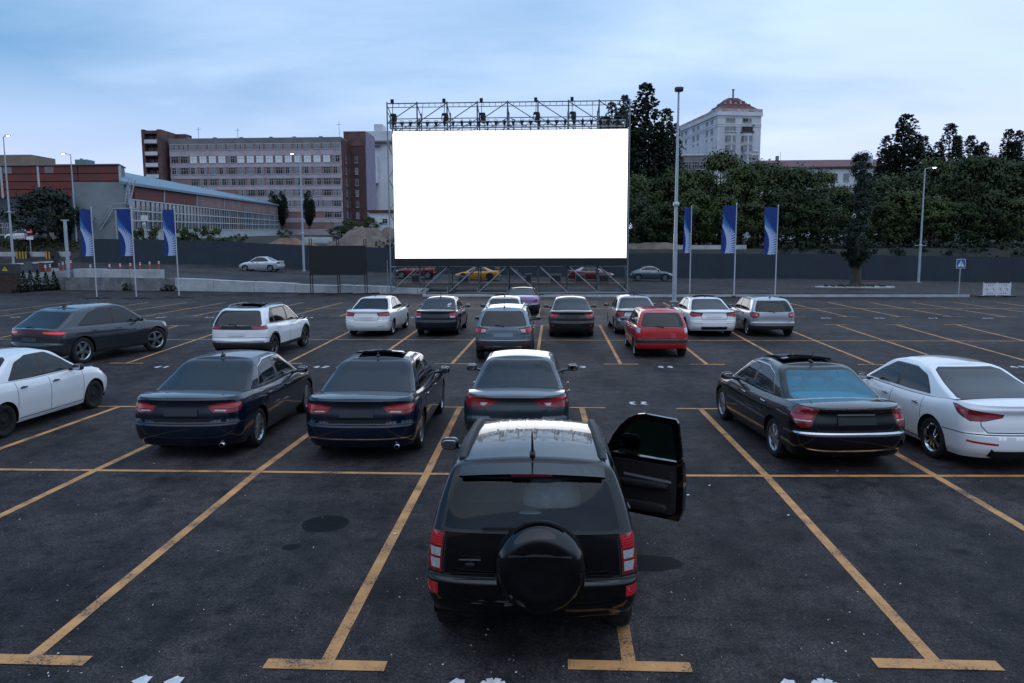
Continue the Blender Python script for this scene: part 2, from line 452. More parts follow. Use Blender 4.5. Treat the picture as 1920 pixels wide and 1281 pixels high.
    if 'grille' in sp:
        PARTS['grille'] = ('grille', False, None); reg.append(('grille:plas', [cv(p) for p in sp['grille']]))
    if sp.get('opendoor') is not None:
        a, b = doors[sp['opendoor']]
        opening_x = (a, b)
    dsd = .075/q
    sg = np.unique(np.round(np.r_[np.linspace(0, S[ir], int(16*q)+3), np.arange(S[ir], S[jf], dsd), np.linspace(S[jf], Smax, int(12*q)+3)], 5))
    kg = np.unique(np.r_[np.linspace(0, .86, max(6, int(13*q))), [.90, .94, .97, .985, 1.0]])
    V, T, lab = cdt_sheet(Smax, VS, sg, kg, reg, 'body:paint')
    P3 = lmap(V[:,0], V[:,1]); N3 = fd_normals(lmap, V, Smax)
    # ------------------------------------------------ greenhouse
    g = sp['gh']; xr = pch(g['xr']); xf = pch(g['xf']); wg = pch(g['wg']); zr = pch(g['zr'])
    xr0, xf0 = float(xr(0)), float(xf(0)); G0 = xf0-xr0
    gS, gX, gY, gir, gjf = cap_table(G0, g['er'], g['nr'], g['ef'], g['nf'], hwid*.8); gMax = gS[-1]
    hg = pch(g.get('hg', [(0, 1), (1, 1)]))
    def gmap(s, k):
        x0 = np.interp(s, gS, gX); yn = np.interp(s, gS, gY)
        xa = xr(k); x = xa+x0*(xf(k)-xa)/G0
        z0 = zt(x)-.012; z = z0+(zr(x)-z0)*k
        y = yn*hwid*wg(k)*hg(x0/G0)
        return np.stack([x+xo, y, z], -1)
    GV = .45
    def gs_side(x, k):
        xa = float(xr(k)); x0 = (x-xa)*G0/(float(xf(k))-xa); return (float(np.interp(x0, gX, gS)), k)
    def g_rear(yn, k): return (float(np.interp(abs(yn), gY[:gir+1], gS[:gir+1])), k)
    def g_front(yn, k): return (float(np.interp(-abs(yn), -gY[gjf:], gS[gjf:])), k)
    greg = []
    trim = g.get('trim', 'rub'); tw = g.get('tw', .022)
    PARTS['rearwin'] = ('rear_window', False, None); PARTS['windshield'] = ('windshield', False, None)
    nside = len(g['side'])
    if trim and nside:
        allp = [p for poly in g['side'] for p in poly]
        if 'outline' in g: greg.append(('body:'+trim, grow(rounded([gs_side(*p) for p in g['outline']], .05), tw, GV)))
    if 'outline' in g: greg.append(('body:rub', rounded([gs_side(*p) for p in g['outline']], .05)))
    for i, poly in enumerate(g['side']):
        PARTS['side%d' % i] = ('side_window', True, None)
        greg.append(('side%d:%s' % (i, g.get('sideglass', ['glassd']*9)[i]), rounded([gs_side(*p) for p in poly], .035)))
    rw = g['rear']                             # half outline, (yn, k) from centre bottom round to centre top
    rp = [g_rear(0, rw[0][1])]+[g_rear(*p) for p in rw]+[g_rear(0, rw[-1][1])]
    greg.append(('body:rub', grow(rp, .025, GV)))
    greg.append(('rearwin:'+g.get('rearglass', 'glassd'), rp))
    wp = [g_front(0, .05), g_front(.8, .05), g_front(.86, .1), g_front(.84, .86), g_front(.76, .9), g_front(0, .9)]
    greg.append(('windshield:'+g.get('frontglass', 'glassd'), wp))
    gsg = np.unique(np.round(np.r_[np.linspace(0, gS[gir], int(14*q)+3), np.arange(gS[gir], gS[gjf], .1/q), np.linspace(gS[gjf], gMax, int(10*q)+3)], 5))
    gkg = np.unique(np.r_[np.linspace(0, .8, max(5, int(8*q))), [.86, .9, .93, .96, .98, 1.0]])
    GVv, GT, glab = cdt_sheet(gMax, GV, gsg, gkg, greg, 'body:paint' if 'pillar' not in g else 'body:'+g['pillar'])
    if 'roofk' in g:
        pass
    GP = gmap(GVv[:,0], GVv[:,1]); GN = fd_normals(gmap, GVv, gMax)
    # ------------------------------------------------ caps: deck (bonnet, boot) and roof
    def cap(mapf, Smx, S_, X_, Y_, irr, jff, crown, ns, nt_):
        st = np.unique(np.r_[np.linspace(1e-4, S_[irr], ns//4+2), np.linspace(S_[irr], S_[jff], ns), np.linspace(S_[jff], Smx-1e-4, ns//4+2)])
        tt = np.linspace(-1, 1, nt_)
        def cm(s, t):
            e = mapf(np.clip(s, 0, Smx), np.ones_like(s)); yn = np.interp(s, S_, Y_)
            return np.stack([e[...,0], e[...,1]*t, e[...,2]+crown*yn**2*(1-t*t)], -1)
        A, B = np.meshgrid(st, tt, indexing='ij'); a, b = A.ravel(), B.ravel()
        P = cm(a, b); h = 4e-3
        n = np.cross(cm(np.clip(a+h, 1e-4, Smx-1e-4), b)-cm(np.clip(a-h, 1e-4, Smx-1e-4), b), cm(a, b+h)-cm(a, b-h)); ln = np.linalg.norm(n, axis=1); n[ln < 1e-10] = (0,0,1); ln[ln < 1e-10] = 1; n = n/ln[:,None]
        n[n[:,2] < 0] *= -1
        m = len(tt); F = [(i*m+j, (i+1)*m+j, (i+1)*m+j+1, i*m+j+1) for i in range(len(st)-1) for j in range(m-1)]
        return P, n, F
    dP, dN, dF = cap(lmap, Smax, S, X0, YN, ir, jf, sp.get('crown', .03), int(30*q)+6, 9 if q < 1 else 13)
    rP, rN, rF = cap(gmap, gMax, gS, gX, gY, gir, gjf, g.get('crown', .045), int(14*q)+6, 9 if q < 1 else 15)
    def dmat(f):
        c = dP[list(f)].mean(0); x = c[0]-xo
        ins = xr0+.04 < x < xf0-.05 and abs(c[1]) < hwid*float(wg(0))*.97
        return 'int' if ins else 'paint'
    # ------------------------------------------------ gather into objects
    bag = {}
    def put(obj, Pp, Nn, tris, mats_):
        d = bag.setdefault(obj, dict(v=[], n=[], f=[], m=[], mats=[], c=0))
        d['v'].append(Pp); d['n'].append(Nn)
        for f, mn in zip(tris, mats_):
            if mn not in d['mats']: d['mats'].append(mn)
            d['f'].append(tuple(i+d['c'] for i in f)); d['m'].append(d['mats'].index(mn))
        d['c'] += len(Pp)
    def put_sheet(Vp, Np, Tt, lb):
        keys = {}
        for t, k in zip(Tt, lb):
            o, mn = k.split(':')
            if o == 'none': continue
            keys.setdefault(o, []).append((t, mn))
        for o, lst in keys.items():
            nm, sided, par = PARTS[o]; tr = np.array([t for t, _ in lst]); ms = [m_ for _, m_ in lst]
            us, inv = np.unique(tr, return_inverse=True); inv = inv.reshape(tr.shape)
            P_, N_ = Vp[us], Np[us]
            for side in (1, -1):
                if sp.get('opendoor') is not None and side == -1 and o in sp['opencut']: continue
                Pm = P_*np.array([1, side, 1]); Nm = N_*np.array([1, side, 1])
                ff = inv[:, ::-1] if side == 1 else inv
                put((o, side if sided else 0) if nm != 'body' else ('body', 0), Pm, Nm, ff.tolist(), ms)
    put_sheet(P3, N3, T, lab); put_sheet(GP, GN, GT, glab)
    dk = [dmat(f) for f in dF]
    put(('body', 0), dP, dN, dF, dk)
    put(('body', 0), rP, rN, rF, ['roof']*len(rF))
    # underbody and wheel housings
    ub = MB(); yb = hwid-.31
    ub.box(xo+.45, xo+L-.5, -yb, yb, .29, float(zt(L/2))-.30)
    for (xa_, xb_, ny_) in ((.01, x_ra-ra, 14), (x_ra-ra, x_ra+ra, 0), (x_ra+ra, x_fa-ra, 8), (x_fa-ra, x_fa+ra, 0), (x_fa+ra, L-.01, 14)):
        if ny_ == 0:
            ub.box(xo+xa_-.01, xo+xb_+.01, -yb, yb, .27, .29); continue
        ss_ = np.linspace(s_of_x(xa_), s_of_x(xb_), ny_+1); e_ = lmap(ss_, np.full(len(ss_), .012)); vs_ = []
        for p_ in e_: vs_ += [(p_[0], p_[1]-.004, p_[2]), (p_[0], -p_[1]+.004, p_[2])]
        ub.add(vs_, [(2*i, 2*i+1, 2*i+3, 2*i+2) for i in range(ny_)])
    for xc in (x_ra, x_fa):
        for sd in (-1, 1):
            ub.lathe([(ra, sd*(hwid-.045)), (ra, sd*(hwid-.33))], (xo+xc, 0, r), 'y', 20, 0, -.25, PI+.25)
    put(('body', 0), np.array(ub.v), np.zeros((len(ub.v), 3))+np.array([0, 0, -1e-9]), ub.f, ['gap']*len(ub.f))
    made = {}
    for (o, side), d in bag.items():
        v = np.concatenate(d['v']); n = np.concatenate(d['n'])
        nm = PARTS[o][0]; par = root
        if PARTS[o][2]: par = made.get((PARTS[o][2], side), root)
        ob = mesh_obj(nm, v, d['f'], [MATS[m_] for m_ in d['mats']], par, d['m'], True, n)
        made[(o, side)] = ob
    # ------------------------------------------------ wheels
    wmt, wmr = wheel_meshes(r, sp.get('tw', .215), sp.get('rim', '5'), sp.get('rimmat', MT_ALU))
    for xc in (x_ra, x_fa):
        for sd in (-1, 1):
            o = bpy.data.objects.new('wheel', wmt); link(o, root); o.location = (xo+xc, sd*(hwid-.035-sp.get('tw', .215)/2), r)
            stz = sp.get('steer', 0) if xc == x_fa else 0
            o.rotation_euler = (0, random.uniform(0, 6), (0 if sd == 1 else PI)+stz) if False else (0, 0, (0 if sd == 1 else PI)+stz)
            o2 = bpy.data.objects.new('rim', wmr); link(o2, o); o2.rotation_euler = (0, random.uniform(0, 1.2), 0)
    # ------------------------------------------------ handles, mirrors, plate, aerial
    for i, (a, b) in enumerate(doors):
        for sd in (-1, 1):
            par = made.get(('door%d' % i, sd))
            if par is None: continue
            zh = float(zt(a+.15))-sp.get('hdrop', .12); p = lmap(np.array([s_of_x(a+.16)]), np.array([kz(a+.16, zh)]))[0]
            hb = MB(); hb.sup((p[0], sd*(p[1]+.022), p[2]), (.095, .012, .014), 4, 12, 6); hb.sup((p[0], sd*(p[1]-.002), p[2]-.004), (.05, .006, .02), 3, 10, 6, 1)
            hb.build('handle', [sp.get('handlemat', PT), MT_GAP], par)
    xm = sp['mirror'][0]; zm = sp['mirror'][1]
    for sd in (-1, 1):
        if sp.get('opendoor') is not None and sd == -1: continue
        ym = hwid*.985; mbx = MB()
        mbx.sup((xo+xm, sd*(ym+.12), zm), (.065, .105, .072), 3.0, 16, 10); mbx.cyl((xo+xm+.02, sd*(ym-.12), zm-.07), (xo+xm, sd*(ym+.08), zm-.03), .03, .022, 8)
        mo = mbx.build('mirror', [sp.get('mirmat', PT if max(PT.node_tree.nodes['Color Ramp'].color_ramp.elements[0].color[:3]) < .1 else MT_RUB)], root)
        gl = MB(); gl.sup((xo+xm-.065, sd*(ym+.12), zm), (.005, .084, .054), 4, 14, 8); gl.build('mirror_glass', [MT_MIRR], mo)
    if 'plate' in sp:
        zp, ypl = sp['plate']; pc = lmap(np.array([0.]), np.array([kz(0, zp)]))[0]; pu = lmap(np.array([0.]), np.array([kz(0, zp+.05)]))[0]
        ang = math.atan2(pu[0]-pc[0], .05); pb = MB(); pb.box(-.012, .004, -ypl, ypl, -.055, .055)
        po = pb.build('licence_plate', [MATS['plate']], root); po.location = (pc[0]-.006, 0, zp); po.rotation_euler = (0, ang, 0)
    if sp.get('fin', True):
        xa = float(xr(1))+.12; zf = float(zr(xa))+g.get('crown', .045)*.8
        fb = MB(); fb.sup((xo+xa, 0, zf+.012), (.085, .028, .03), 2.6, 14, 8)
        if sp.get('fin') == 'rod': fb.cyl((xo+xa, 0, zf), (xo+xa-.10, 0, zf+.20), .008, .004, 6)
        else: fb.sup((xo+xa-.03, 0, zf+.045), (.035, .008, .04), 2.4, 12, 8)
        fb.build('antenna', [MT_RUB], root)
    if sp.get('sunroof'):
        xa, xb, yy, lift = sp['sunroof']; sb = MB(); nx, ny = 8, 8; vs = []
        for i in range(nx+1):
            for j in range(ny+1):
                x = xa+(xb-xa)*i/nx; y = -yy+2*yy*j/ny; yt = y/(hwid*float(wg(1)))
                vs.append((xo+x, y, float(zr(x))+g.get('crown', .045)*(1-yt*yt)+.008+lift*(1-i/nx)))
        n1 = len(vs); vs += [(a_, b_, c_-.03) for a_, b_, c_ in vs]; m_ = ny+1
        fs = [(i*m_+j, (i+1)*m_+j, (i+1)*m_+j+1, i*m_+j+1) for i in range(nx) for j in range(ny)]
        for i in range(nx): fs += [(i*m_, (i+1)*m_, (i+1)*m_+n1, i*m_+n1), (i*m_+ny, (i+1)*m_+ny, (i+1)*m_+ny+n1, i*m_+ny+n1)]
        for j in range(ny): fs += [(j, j+1, j+1+n1, j+n1), (nx*m_+j, nx*m_+j+1, nx*m_+j+1+n1, nx*m_+j+n1)]
        sb.add(vs, fs, 0, False); sb.build('sunroof', [MT_GLASSD], root)
    if sp.get('rails'):
        for sd in (-1, 1):
            pts = []
            xs = np.linspace(float(xr(1))+.22, float(xf(1))-.05, 9)
            for i, x in enumerate(xs):
                y = hwid*float(wg(1))*1.0; e = min(i, 8-i); pts.append((xo+x, sd*(y+.005), float(zr(x))+(.012 if e == 0 else .05)))
            rb = MB()
            for a_, b_ in zip(pts[:-1], pts[1:]): rb.beam(a_, b_, sp['rails'][1], .03)
            rb.build('roof_rail', [sp['rails'][0]], root)
    if sp.get('wiper'):
        yn0, k0 = sp['wiper']; s0 = g_rear(0, k0); a_ = gmap(np.array([g_rear(.02, k0)[0]]), np.array([k0]))[0]; b_ = gmap(np.array([g_rear(yn0, k0+.05)[0]]), np.array([k0+.05]))[0]
        wbm = MB(); wbm.beam((a_[0]-.02, a_[1]*.0, a_[2]), (b_[0]-.015, b_[1]*1.0, b_[2]), .022, .018); wbm.sup((a_[0]-.015, 0, a_[2]-.01), (.03,.03,.03), 2.5, 10, 6); wbm.build('wiper', [MT_RUB], root)
    for yn_, k_, sz_ in sp.get('stickers', []):
        s_, kk_ = g_rear(yn_, k_); a_ = gmap(np.array([s_]), np.array([kk_]))[0]; u_ = gmap(np.array([s_]), np.array([kk_+.1]))[0]; d_ = gmap(np.array([g_rear(yn_-.1, k_)[0]]), np.array([kk_]))[0]
        up_ = (u_-a_)/np.linalg.norm(u_-a_); rt_ = (d_-a_)/np.linalg.norm(d_-a_); nn_ = np.cross(up_, rt_); nn_ = nn_*(1 if nn_[0] < 0 else -1)
        mir = np.array([1, -1, 1]); st_ = MB()
        st_.add([(a_+nn_*.006+rt_*sz_*u2+up_*sz_*v2)*mir for u2, v2 in ((-1, -.7), (1, -.7), (.75, -.2), (.3, -.1), (0, .8), (-.3, -.1), (-.75, -.2))], [(0,1,2,3,4,5,6)])
        st_.build('sticker', [M('white_sticker', (.7,.72,.75), .5)], root)
    if sp.get('exhaust'):
        for yy in sp['exhaust']:
            eb = MB(); eb.lathe([(.032, 0), (.038, 0), (.038, .12)], (xo+float(dxr(.27))-.015, yy, .27), 'x', 16); eb.build('exhaust', [MT_CHR], root)
    # ------------------------------------------------ seats seen through the clear windows
    if sp.get('seats'):
        zs = float(zt(xr0+1.))
        kk_ = np.linspace(0, 1, 60); xk_ = np.array([float(xr(k_)) for k_ in kk_])
        rows = [(xr0+sp.get('rseat', .95), (-.42, 0., .42)), (xf0-sp.get('fseat', 1.25), (-.38, .38))]
        for ri, (x, ys) in enumerate(rows):
            zg_ = zs+(float(zr(x))-zs)*float(np.interp(x-.22, xk_, kk_)); zh_ = min(zs+.25, zg_-.17)
            for y in ys:
                m_ = MB(); rt = Matrix.Rotation(-.18, 4, 'Y').to_3x3()
                m_.sup((xo+x, y, zh_-.27), (.075, .24 if ri else .21, .20), 4, 14, 8, 0, rt); m_.sup((xo+x-.06, y, zh_), (.055, .13, .08), 3, 14, 8, 0, rt); m_.cyl((xo+x-.04, y-.05, zh_-.15), (xo+x-.05, y-.05, zh_), .008, n=6); m_.cyl((xo+x-.04, y+.05, zh_-.15), (xo+x-.05, y+.05, zh_), .008, n=6)
                m_.build('seat', [sp.get('seatmat', MT_SEAT)], root)
        sw = MB(); cx, cz = xo+xf0-.72, zs+.08
        prv = None
        ring = [(cx+.12*math.sin(a_)*.4, .38+.19*math.cos(a_), cz+.19*math.sin(a_)) for a_ in np.linspace(0, 2*PI, 21)]
        sw.tube(ring, .014, 6); sw.build('steering_wheel', [MT_RUB], root)
        db = MB(); db.sup((xo+xf0-.42, 0, zs), (.2, hwid*.78, .1), 4, 16, 8); db.build('dashboard', [MT_INT], root)
    return root, dict(lmap=lmap, gmap=gmap, s_of_x=s_of_x, kz=kz, xo=xo, zt=zt, zr=zr, wg=wg, xr=xr, xf=xf, hwid=hwid, made=made, MATS=MATS, gs_side=gs_side)
MT_MIRR = M('mirror_glass', (.38,.40,.43), .03, 1.)

# ---------------------------------------------------------------- proportions of each kind of car (metres)
import copy as _copy
def base_sedan():
    L = 4.87
    return dict(L=L, W=1.83, H=1.48, ro=1.10, wb=2.80, r=.325, zb=[(0,.25),(.5,.22),(1,.20),(L-1,.19),(L,.22)],
        zt=[(0,1.015),(.35,1.03),(.75,1.02),(1.3,.985),(2.2,.955),(3.3,.955),(3.7,.93),(4.4,.80),(4.75,.69),(L,.62)],
        wk=[(0,.90),(.12,.95),(.35,.982),(.6,1.0),(.78,.99),(.88,.967),(.94,.945),(1,.905)],
        dxr=[(.22,.14),(.32,.05),(.42,.005),(.5,0),(.60,.004),(.635,.045),(.75,.055),(.93,.085),(.985,.06),(1.02,.075)],
        dxf=[(.22,.12),(.34,.03),(.48,0),(.6,.02),(.7,.10),(.8,.22)],
        hw=[(0,.965),(.7,.99),(1.4,1),(3.3,1),(4.2,.975),(L,.93)], er=.46, nr=2.9, ef=.75, nf=2.3, crown=.03,
        doors=[(1.40,2.37),(2.37,3.45)], zbump=.62, zbumpf=.55, tail=[], mirror=(3.12,1.02),
        gh=dict(xr=[(0,.66),(.5,1.10),(.85,1.45),(.94,1.57),(1,1.70)], xf=[(0,3.78),(.5,3.33),(.85,3.0),(.94,2.88),(1,2.74)],
            wg=[(0,.875),(.4,.81),(.72,.735),(.86,.695),(.92,.665),(.97,.62),(1,.575)], zr=[(1.3,1.385),(1.7,1.425),(2.3,1.44),(2.8,1.425),(3.2,1.38)],
            er=.26, nr=2.6, ef=.32, nf=2.4, crown=.042,
            outline=[(1.33,.11),(3.36,.11),(3.0,.56),(2.66,.88),(2.0,.885),(1.64,.72)],
            side=[[(1.40,.13),(2.31,.13),(2.29,.86),(2.02,.865),(1.70,.72)],[(2.41,.13),(3.29,.13),(2.96,.55),(2.66,.855),(2.38,.86)]],
            rear=[(.85,.09),(.895,.14),(.865,.86),(.78,.91)]))
def base_hatch():
    L = 4.20
    return dict(L=L, W=1.76, H=1.48, ro=.76, wb=2.58, r=.31, zb=[(0,.30),(.5,.24),(L-1,.20),(L,.24)],
        zt=[(0,.95),(.4,.965),(1.2,.95),(2.6,.93),(3.0,.925),(3.3,.88),(3.9,.76),(4.1,.66),(L,.60)],
        wk=[(0,.91),(.12,.955),(.35,.985),(.6,1.0),(.8,.985),(.9,.965),(.96,.945),(1,.915)],
        dxr=[(.22,.13),(.32,.04),(.42,0),(.55,0),(.60,.035),(.8,.05),(.97,.075)],
        dxf=[(.22,.12),(.34,.03),(.48,0),(.6,.03),(.75,.15)],
        hw=[(0,.955),(.5,.985),(1.1,1),(2.9,1),(3.6,.975),(L,.92)], er=.40, nr=3.0, ef=.65, nf=2.3, crown=.02,
        doors=[(1.02,1.93),(1.93,2.95)], zbump=.60, zbumpf=.54, tail=[], mirror=(2.68,1.0),
        gh=dict(xr=[(0,.07),(.5,.24),(.85,.40),(.94,.48),(1,.60)], xf=[(0,3.24),(.5,2.80),(.85,2.45),(.94,2.32),(1,2.18)],
            wg=[(0,.905),(.4,.85),(.75,.775),(.87,.74),(.93,.71),(.97,.67),(1,.62)], zr=[(.4,1.385),(1.0,1.43),(1.7,1.44),(2.3,1.42),(2.7,1.38)],
            er=.26, nr=2.8, ef=.3, nf=2.4, crown=.04,
            outline=[(.62,.11),(2.86,.11),(2.45,.60),(2.15,.885),(.95,.885),(.70,.5)],
            side=[[(1.02,.13),(1.86,.13),(1.86,.86),(1.02,.86),(1.0,.5)],[(1.97,.13),(2.78,.13),(2.42,.58),(2.13,.86),(1.95,.86)],[(.67,.14),(.96,.13),(.96,.84),(.80,.72)]],
            rear=[(.80,.08),(.85,.14),(.83,.84),(.76,.88)]))
def base_suv():
    L = 4.25
    return dict(L=L, W=1.80, H=1.64, ro=.80, wb=2.58, r=.345, zb=[(0,.38),(.4,.30),(1,.27),(L-1,.27),(L,.30)],
        zt=[(0,1.07),(.4,1.085),(1.2,1.06),(2.6,1.03),(3.0,1.03),(3.35,1.0),(3.9,.92),(4.12,.82),(L,.74)],
        wk=[(0,.92),(.12,.96),(.35,.985),(.6,1.0),(.8,.985),(.9,.965),(.96,.945),(1,.915)],
        dxr=[(.30,.12),(.40,.04),(.5,0),(.62,0),(.68,.04),(.9,.055),(1.09,.08)],
        dxf=[(.27,.12),(.4,.03),(.55,0),(.75,.03),(.95,.15)],
        hw=[(0,.955),(.5,.985),(1.1,1),(2.9,1),(3.7,.98),(L,.93)], er=.38, nr=3.0, ef=.6, nf=2.4, crown=.02,
        doors=[(1.04,1.98),(1.98,3.02)], zbump=.70, zbumpf=.60, tail=[], mirror=(2.76,1.10), clad=.06, sill=.16, bumplow=.55, kdoor=.12,
        gh=dict(xr=[(0,.08),(.5,.25),(.85,.42),(.94,.50),(1,.62)], xf=[(0,3.26),(.5,2.84),(.85,2.52),(.94,2.40),(1,2.26)],
            wg=[(0,.905),(.4,.85),(.75,.78),(.87,.75),(.93,.72),(.97,.68),(1,.63)], zr=[(.4,1.545),(1.0,1.59),(1.7,1.60),(2.4,1.585),(2.8,1.54)],
            er=.26, nr=2.8, ef=.3, nf=2.4, crown=.04,
            outline=[(.62,.11),(2.88,.11),(2.48,.60),(2.2,.885),(.95,.885),(.70,.5)],
            side=[[(1.04,.13),(1.91,.13),(1.91,.86),(1.04,.86),(1.02,.5)],[(2.02,.13),(2.80,.13),(2.45,.58),(2.17,.86),(2.0,.86)],[(.67,.14),(.98,.13),(.98,.84),(.80,.72)]],
            rear=[(.80,.08),(.85,.14),(.83,.82),(.76,.87)]))
def fit(b, L, W, H, **kw):
    """the same kind of car at another length, width and height"""
    s = _copy.deepcopy(b); fx = L/s['L']; fz = H/s['H']
    for k in ('zb', 'zt'): s[k] = [(x*fx, z*fz) for x, z in s[k]]
    s['hw'] = [(x*fx, z) for x, z in s['hw']]
    for k in ('dxr', 'dxf'): s[k] = [(z*fz, d) for z, d in s[k]]
    g = s['gh']
    for k in ('xr', 'xf'): g[k] = [(a, x*fx) for a, x in g[k]]
    g['zr'] = [(x*fx, z*fz) for x, z in g['zr']]
    g['outline'] = [(x*fx, a) for x, a in g['outline']]; g['side'] = [[(x*fx, a) for x, a in p] for p in g['side']]
    s['doors'] = [(a*fx, c*fx) for a, c in s['doors']]
    for k in ('ro', 'wb', 'er', 'ef'): s[k] *= fx
    for k in ('zbump', 'zbumpf'): s[k] *= fz
    if 'bumplow' in s: s['bumplow'] *= fz
    s['mirror'] = (s['mirror'][0]*fx, s['mirror'][1]*fz); s['L'], s['W'], s['H'] = L, W, H
    gk = kw.pop('gh', {}); s.update(kw); g.update(gk); return s
def lidgap(hw, zt, zb, yb): return [[('r',0,zb),('r',yb,zb),('r',hw*.80,zb+.03),('r',hw*.87,zt-.03),('r',hw*.88,zt)]]

PB = paint('blue_black', (.004,.009,.022), .3, .25, .02); PK = paint('black', (.0025,.0025,.0035), .1, .25, .012)
PGR = paint('dark_slate', (.035,.042,.05), .5, .3); PMZ = paint('blue_grey', (.030,.042,.056), .55, .3); PW = paint('white', (.78,.79,.80), 0, .3, .05)
PWB = paint('bright_white', (.80,.81,.83), 0, .3, .04); PSI = paint('silver', (.40,.42,.45), .75, .3); PVI = paint('grey_silver', (.17,.22,.26), .65, .3)
PRE = paint('red', (.50,.008,.014), .1, .3, .05); PCO = paint('charcoal', (.018,.019,.021), .4, .3); PNV = paint('navy', (.008,.012,.022), .3, .28)
PTE = paint('teal_grey', (.06,.10,.115), .5, .3); PYE = paint('yellow', (.55,.25,.02), .1, .3); PMA = paint('maroon', (.13,.012,.02), .3, .3); PCR = paint('crimson', (.17,.009,.016), .3, .3)
PLI = paint('lilac', (.42,.28,.52), .2, .3)
def plate_like(n, c): return M('blank_plate_'+n, c, .45)

def spec_passat(**kw):
    s = fit(base_sedan(), 4.87, 1.84, 1.485, paint=PB, rim='10', r=.335, plate=(.80,.27), platemat=plate_like('blue', (.010,.016,.026)),
        tail=[('redd', [('r',.42,.905),('r',.50,.80),('r',.70,.785),('s',.13,.785),('s',.27,.81),('s',.36,.93),('r',.80,.945),('r',.60,.935)]),
              ('red', [('r',.45,.90),('r',.50,.865),('r',.72,.85),('s',.20,.855),('s',.30,.90),('s',.30,.915),('r',.80,.925),('r',.60,.915)]),
              ('clear', [('r',.52,.825),('r',.70,.81),('r',.70,.83),('r',.54,.84)])],
        tailgap=[[('r',0,.66),('r',.45,.66),('r',.50,.70),('r',.56,.785)],[('r',0,.945),('r',.42,.925)]],
        tailpatch=[('gap', [('r',0,.66),('r',.46,.66),('r',.52,.73),('r',.44,.70),('r',0,.70)])], exhaust=[-.62],
        head=[('clear', [('f',.45,.66),('f',.82,.72),('s',4.35,.80),('s',4.30,.74),('f',.80,.62),('f',.5,.60)])])
    s['gh'].update(trim='chrome', tw=.016); s['zt'][0] = (0,1.03); s.update(kw); return s

def spec_grand():
    L = 4.06
    s = dict(L=L, W=1.80, H=1.70, ro=.76, wb=2.64, r=.345, zb=[(0,.36),(.4,.33),(1,.30),(L-1,.30),(L,.33)],
        zt=[(0,1.09),(.4,1.085),(1.2,1.07),(2.6,1.05),(2.95,1.05),(3.3,1.02),(3.8,.95),(4.0,.86),(L,.80)],
        wk=[(0,.93),(.12,.97),(.35,1.0),(.55,1.0),(.75,.985),(.9,.965),(.96,.95),(1,.93)],
        dxr=[(.36,.10),(.46,.02),(.55,0),(.66,0),(.71,.05),(.9,.06),(1.09,.085)], dxf=[(.3,.12),(.4,.03),(.55,0),(.8,.02),(1.0,.12)],
        hw=[(0,.965),(.4,.99),(1,1),(2.9,1),(3.6,.985),(L,.94)], er=.26, nr=3.2, ef=.5, nf=2.6, crown=.02,
        doors=[(1.02,2.03),(2.03,2.95)], zbump=.70, zbumpf=.62, mirror=(2.70,1.15), clad=.055, sill=.14, kdoor=.10, archgap=.05,
        tail=[('redd', [('r',.755,1.08),('r',.752,.73),('s',.16,.73),('s',.27,.80),('s',.30,1.02),('s',.24,1.12)]),
              ('red', [('r',.765,1.07),('r',.765,.94),('s',.15,.94),('s',.24,1.02),('s',.22,1.09)]),
              ('clear', [('r',.768,.925),('r',.768,.855),('s',.13,.855),('s',.16,.925)]),('clear', [('r',.768,.835),('r',.768,.755),('s',.12,.755),('s',.14,.835)])],
        tailpatch=[], bands=[([('r',.78,.60),('r',.87,.60)], .09, 'red')],
        tailgap=[[('r',0,.72),('r',.74,.72)],[('r',.735,.72),('r',.735,1.09)]],
        gh=dict(xr=[(0,.07),(.5,.17),(.85,.26),(.93,.29),(.97,.32),(1,.38)], xf=[(0,3.16),(.5,2.78),(.85,2.48),(.94,2.37),(1,2.24)],
            wg=[(0,.93),(.4,.87),(.75,.80),(.87,.77),(.93,.745),(.97,.71),(1,.665)], zr=[(.3,1.575),(.9,1.608),(1.4,1.605),(1.9,1.57),(2.3,1.515),(2.8,1.42)],
            er=.17, nr=3.0, ef=.3, nf=2.4, crown=.035,
            outline=[(.50,.10),(2.80,.10),(2.44,.60),(2.16,.88),(.74,.88)],
            side=[[(1.02,.12),(1.96,.12),(1.96,.855),(1.02,.855)],[(2.07,.12),(2.72,.12),(2.40,.58),(2.13,.855),(2.07,.855)],[(.57,.13),(.95,.12),(.95,.855),(.78,.85)]],
            rear=[(.80,.05),(.87,.08),(.875,.74),(.81,.82)], rearglass='glasss', sideglass=['glassd','glassd','glassd'], frontglass='glasso'),
        paint=PK, rim='5', fin=False, opendoor=1, opencut=['door1', 'side1'], seats=True, rseat=.80, fseat=1.30, steer=0, q=1.25)
    return s
def spec_mazda():
    return fit(base_sedan(), 4.58, 1.80, 1.455, paint=PMZ, rim='5d', plate=None, 
        tail=[('redd', [('r',.30,.93),('r',.42,.83),('r',.70,.80),('s',.18,.80),('s',.34,.92),('s',.42,1.0),('r',.80,.985)]),('red', [('r',.42,.925),('r',.62,.90),('s',.2,.92),('s',.36,.985),('r',.80,.97)]),
              ('clear', [('r',.47,.885),('r',.52,.84),('r',.58,.84),('r',.60,.885)])],
        tailgap=[[('r',0,.64),('r',.40,.64),('r',.52,.80)]], bands=[([('r',.2,.53),('r',.8,.55)], .10, 'gap')],
        head=[('clear', [('f',.45,.62),('f',.8,.68),('s',4.1,.76),('f',.80,.60)])],
        seats=True, mirror=(2.95,1.03), fin=False, gh=dict(rearglass='glasso', sideglass=['glassd','glassd'], frontglass='glasso'))
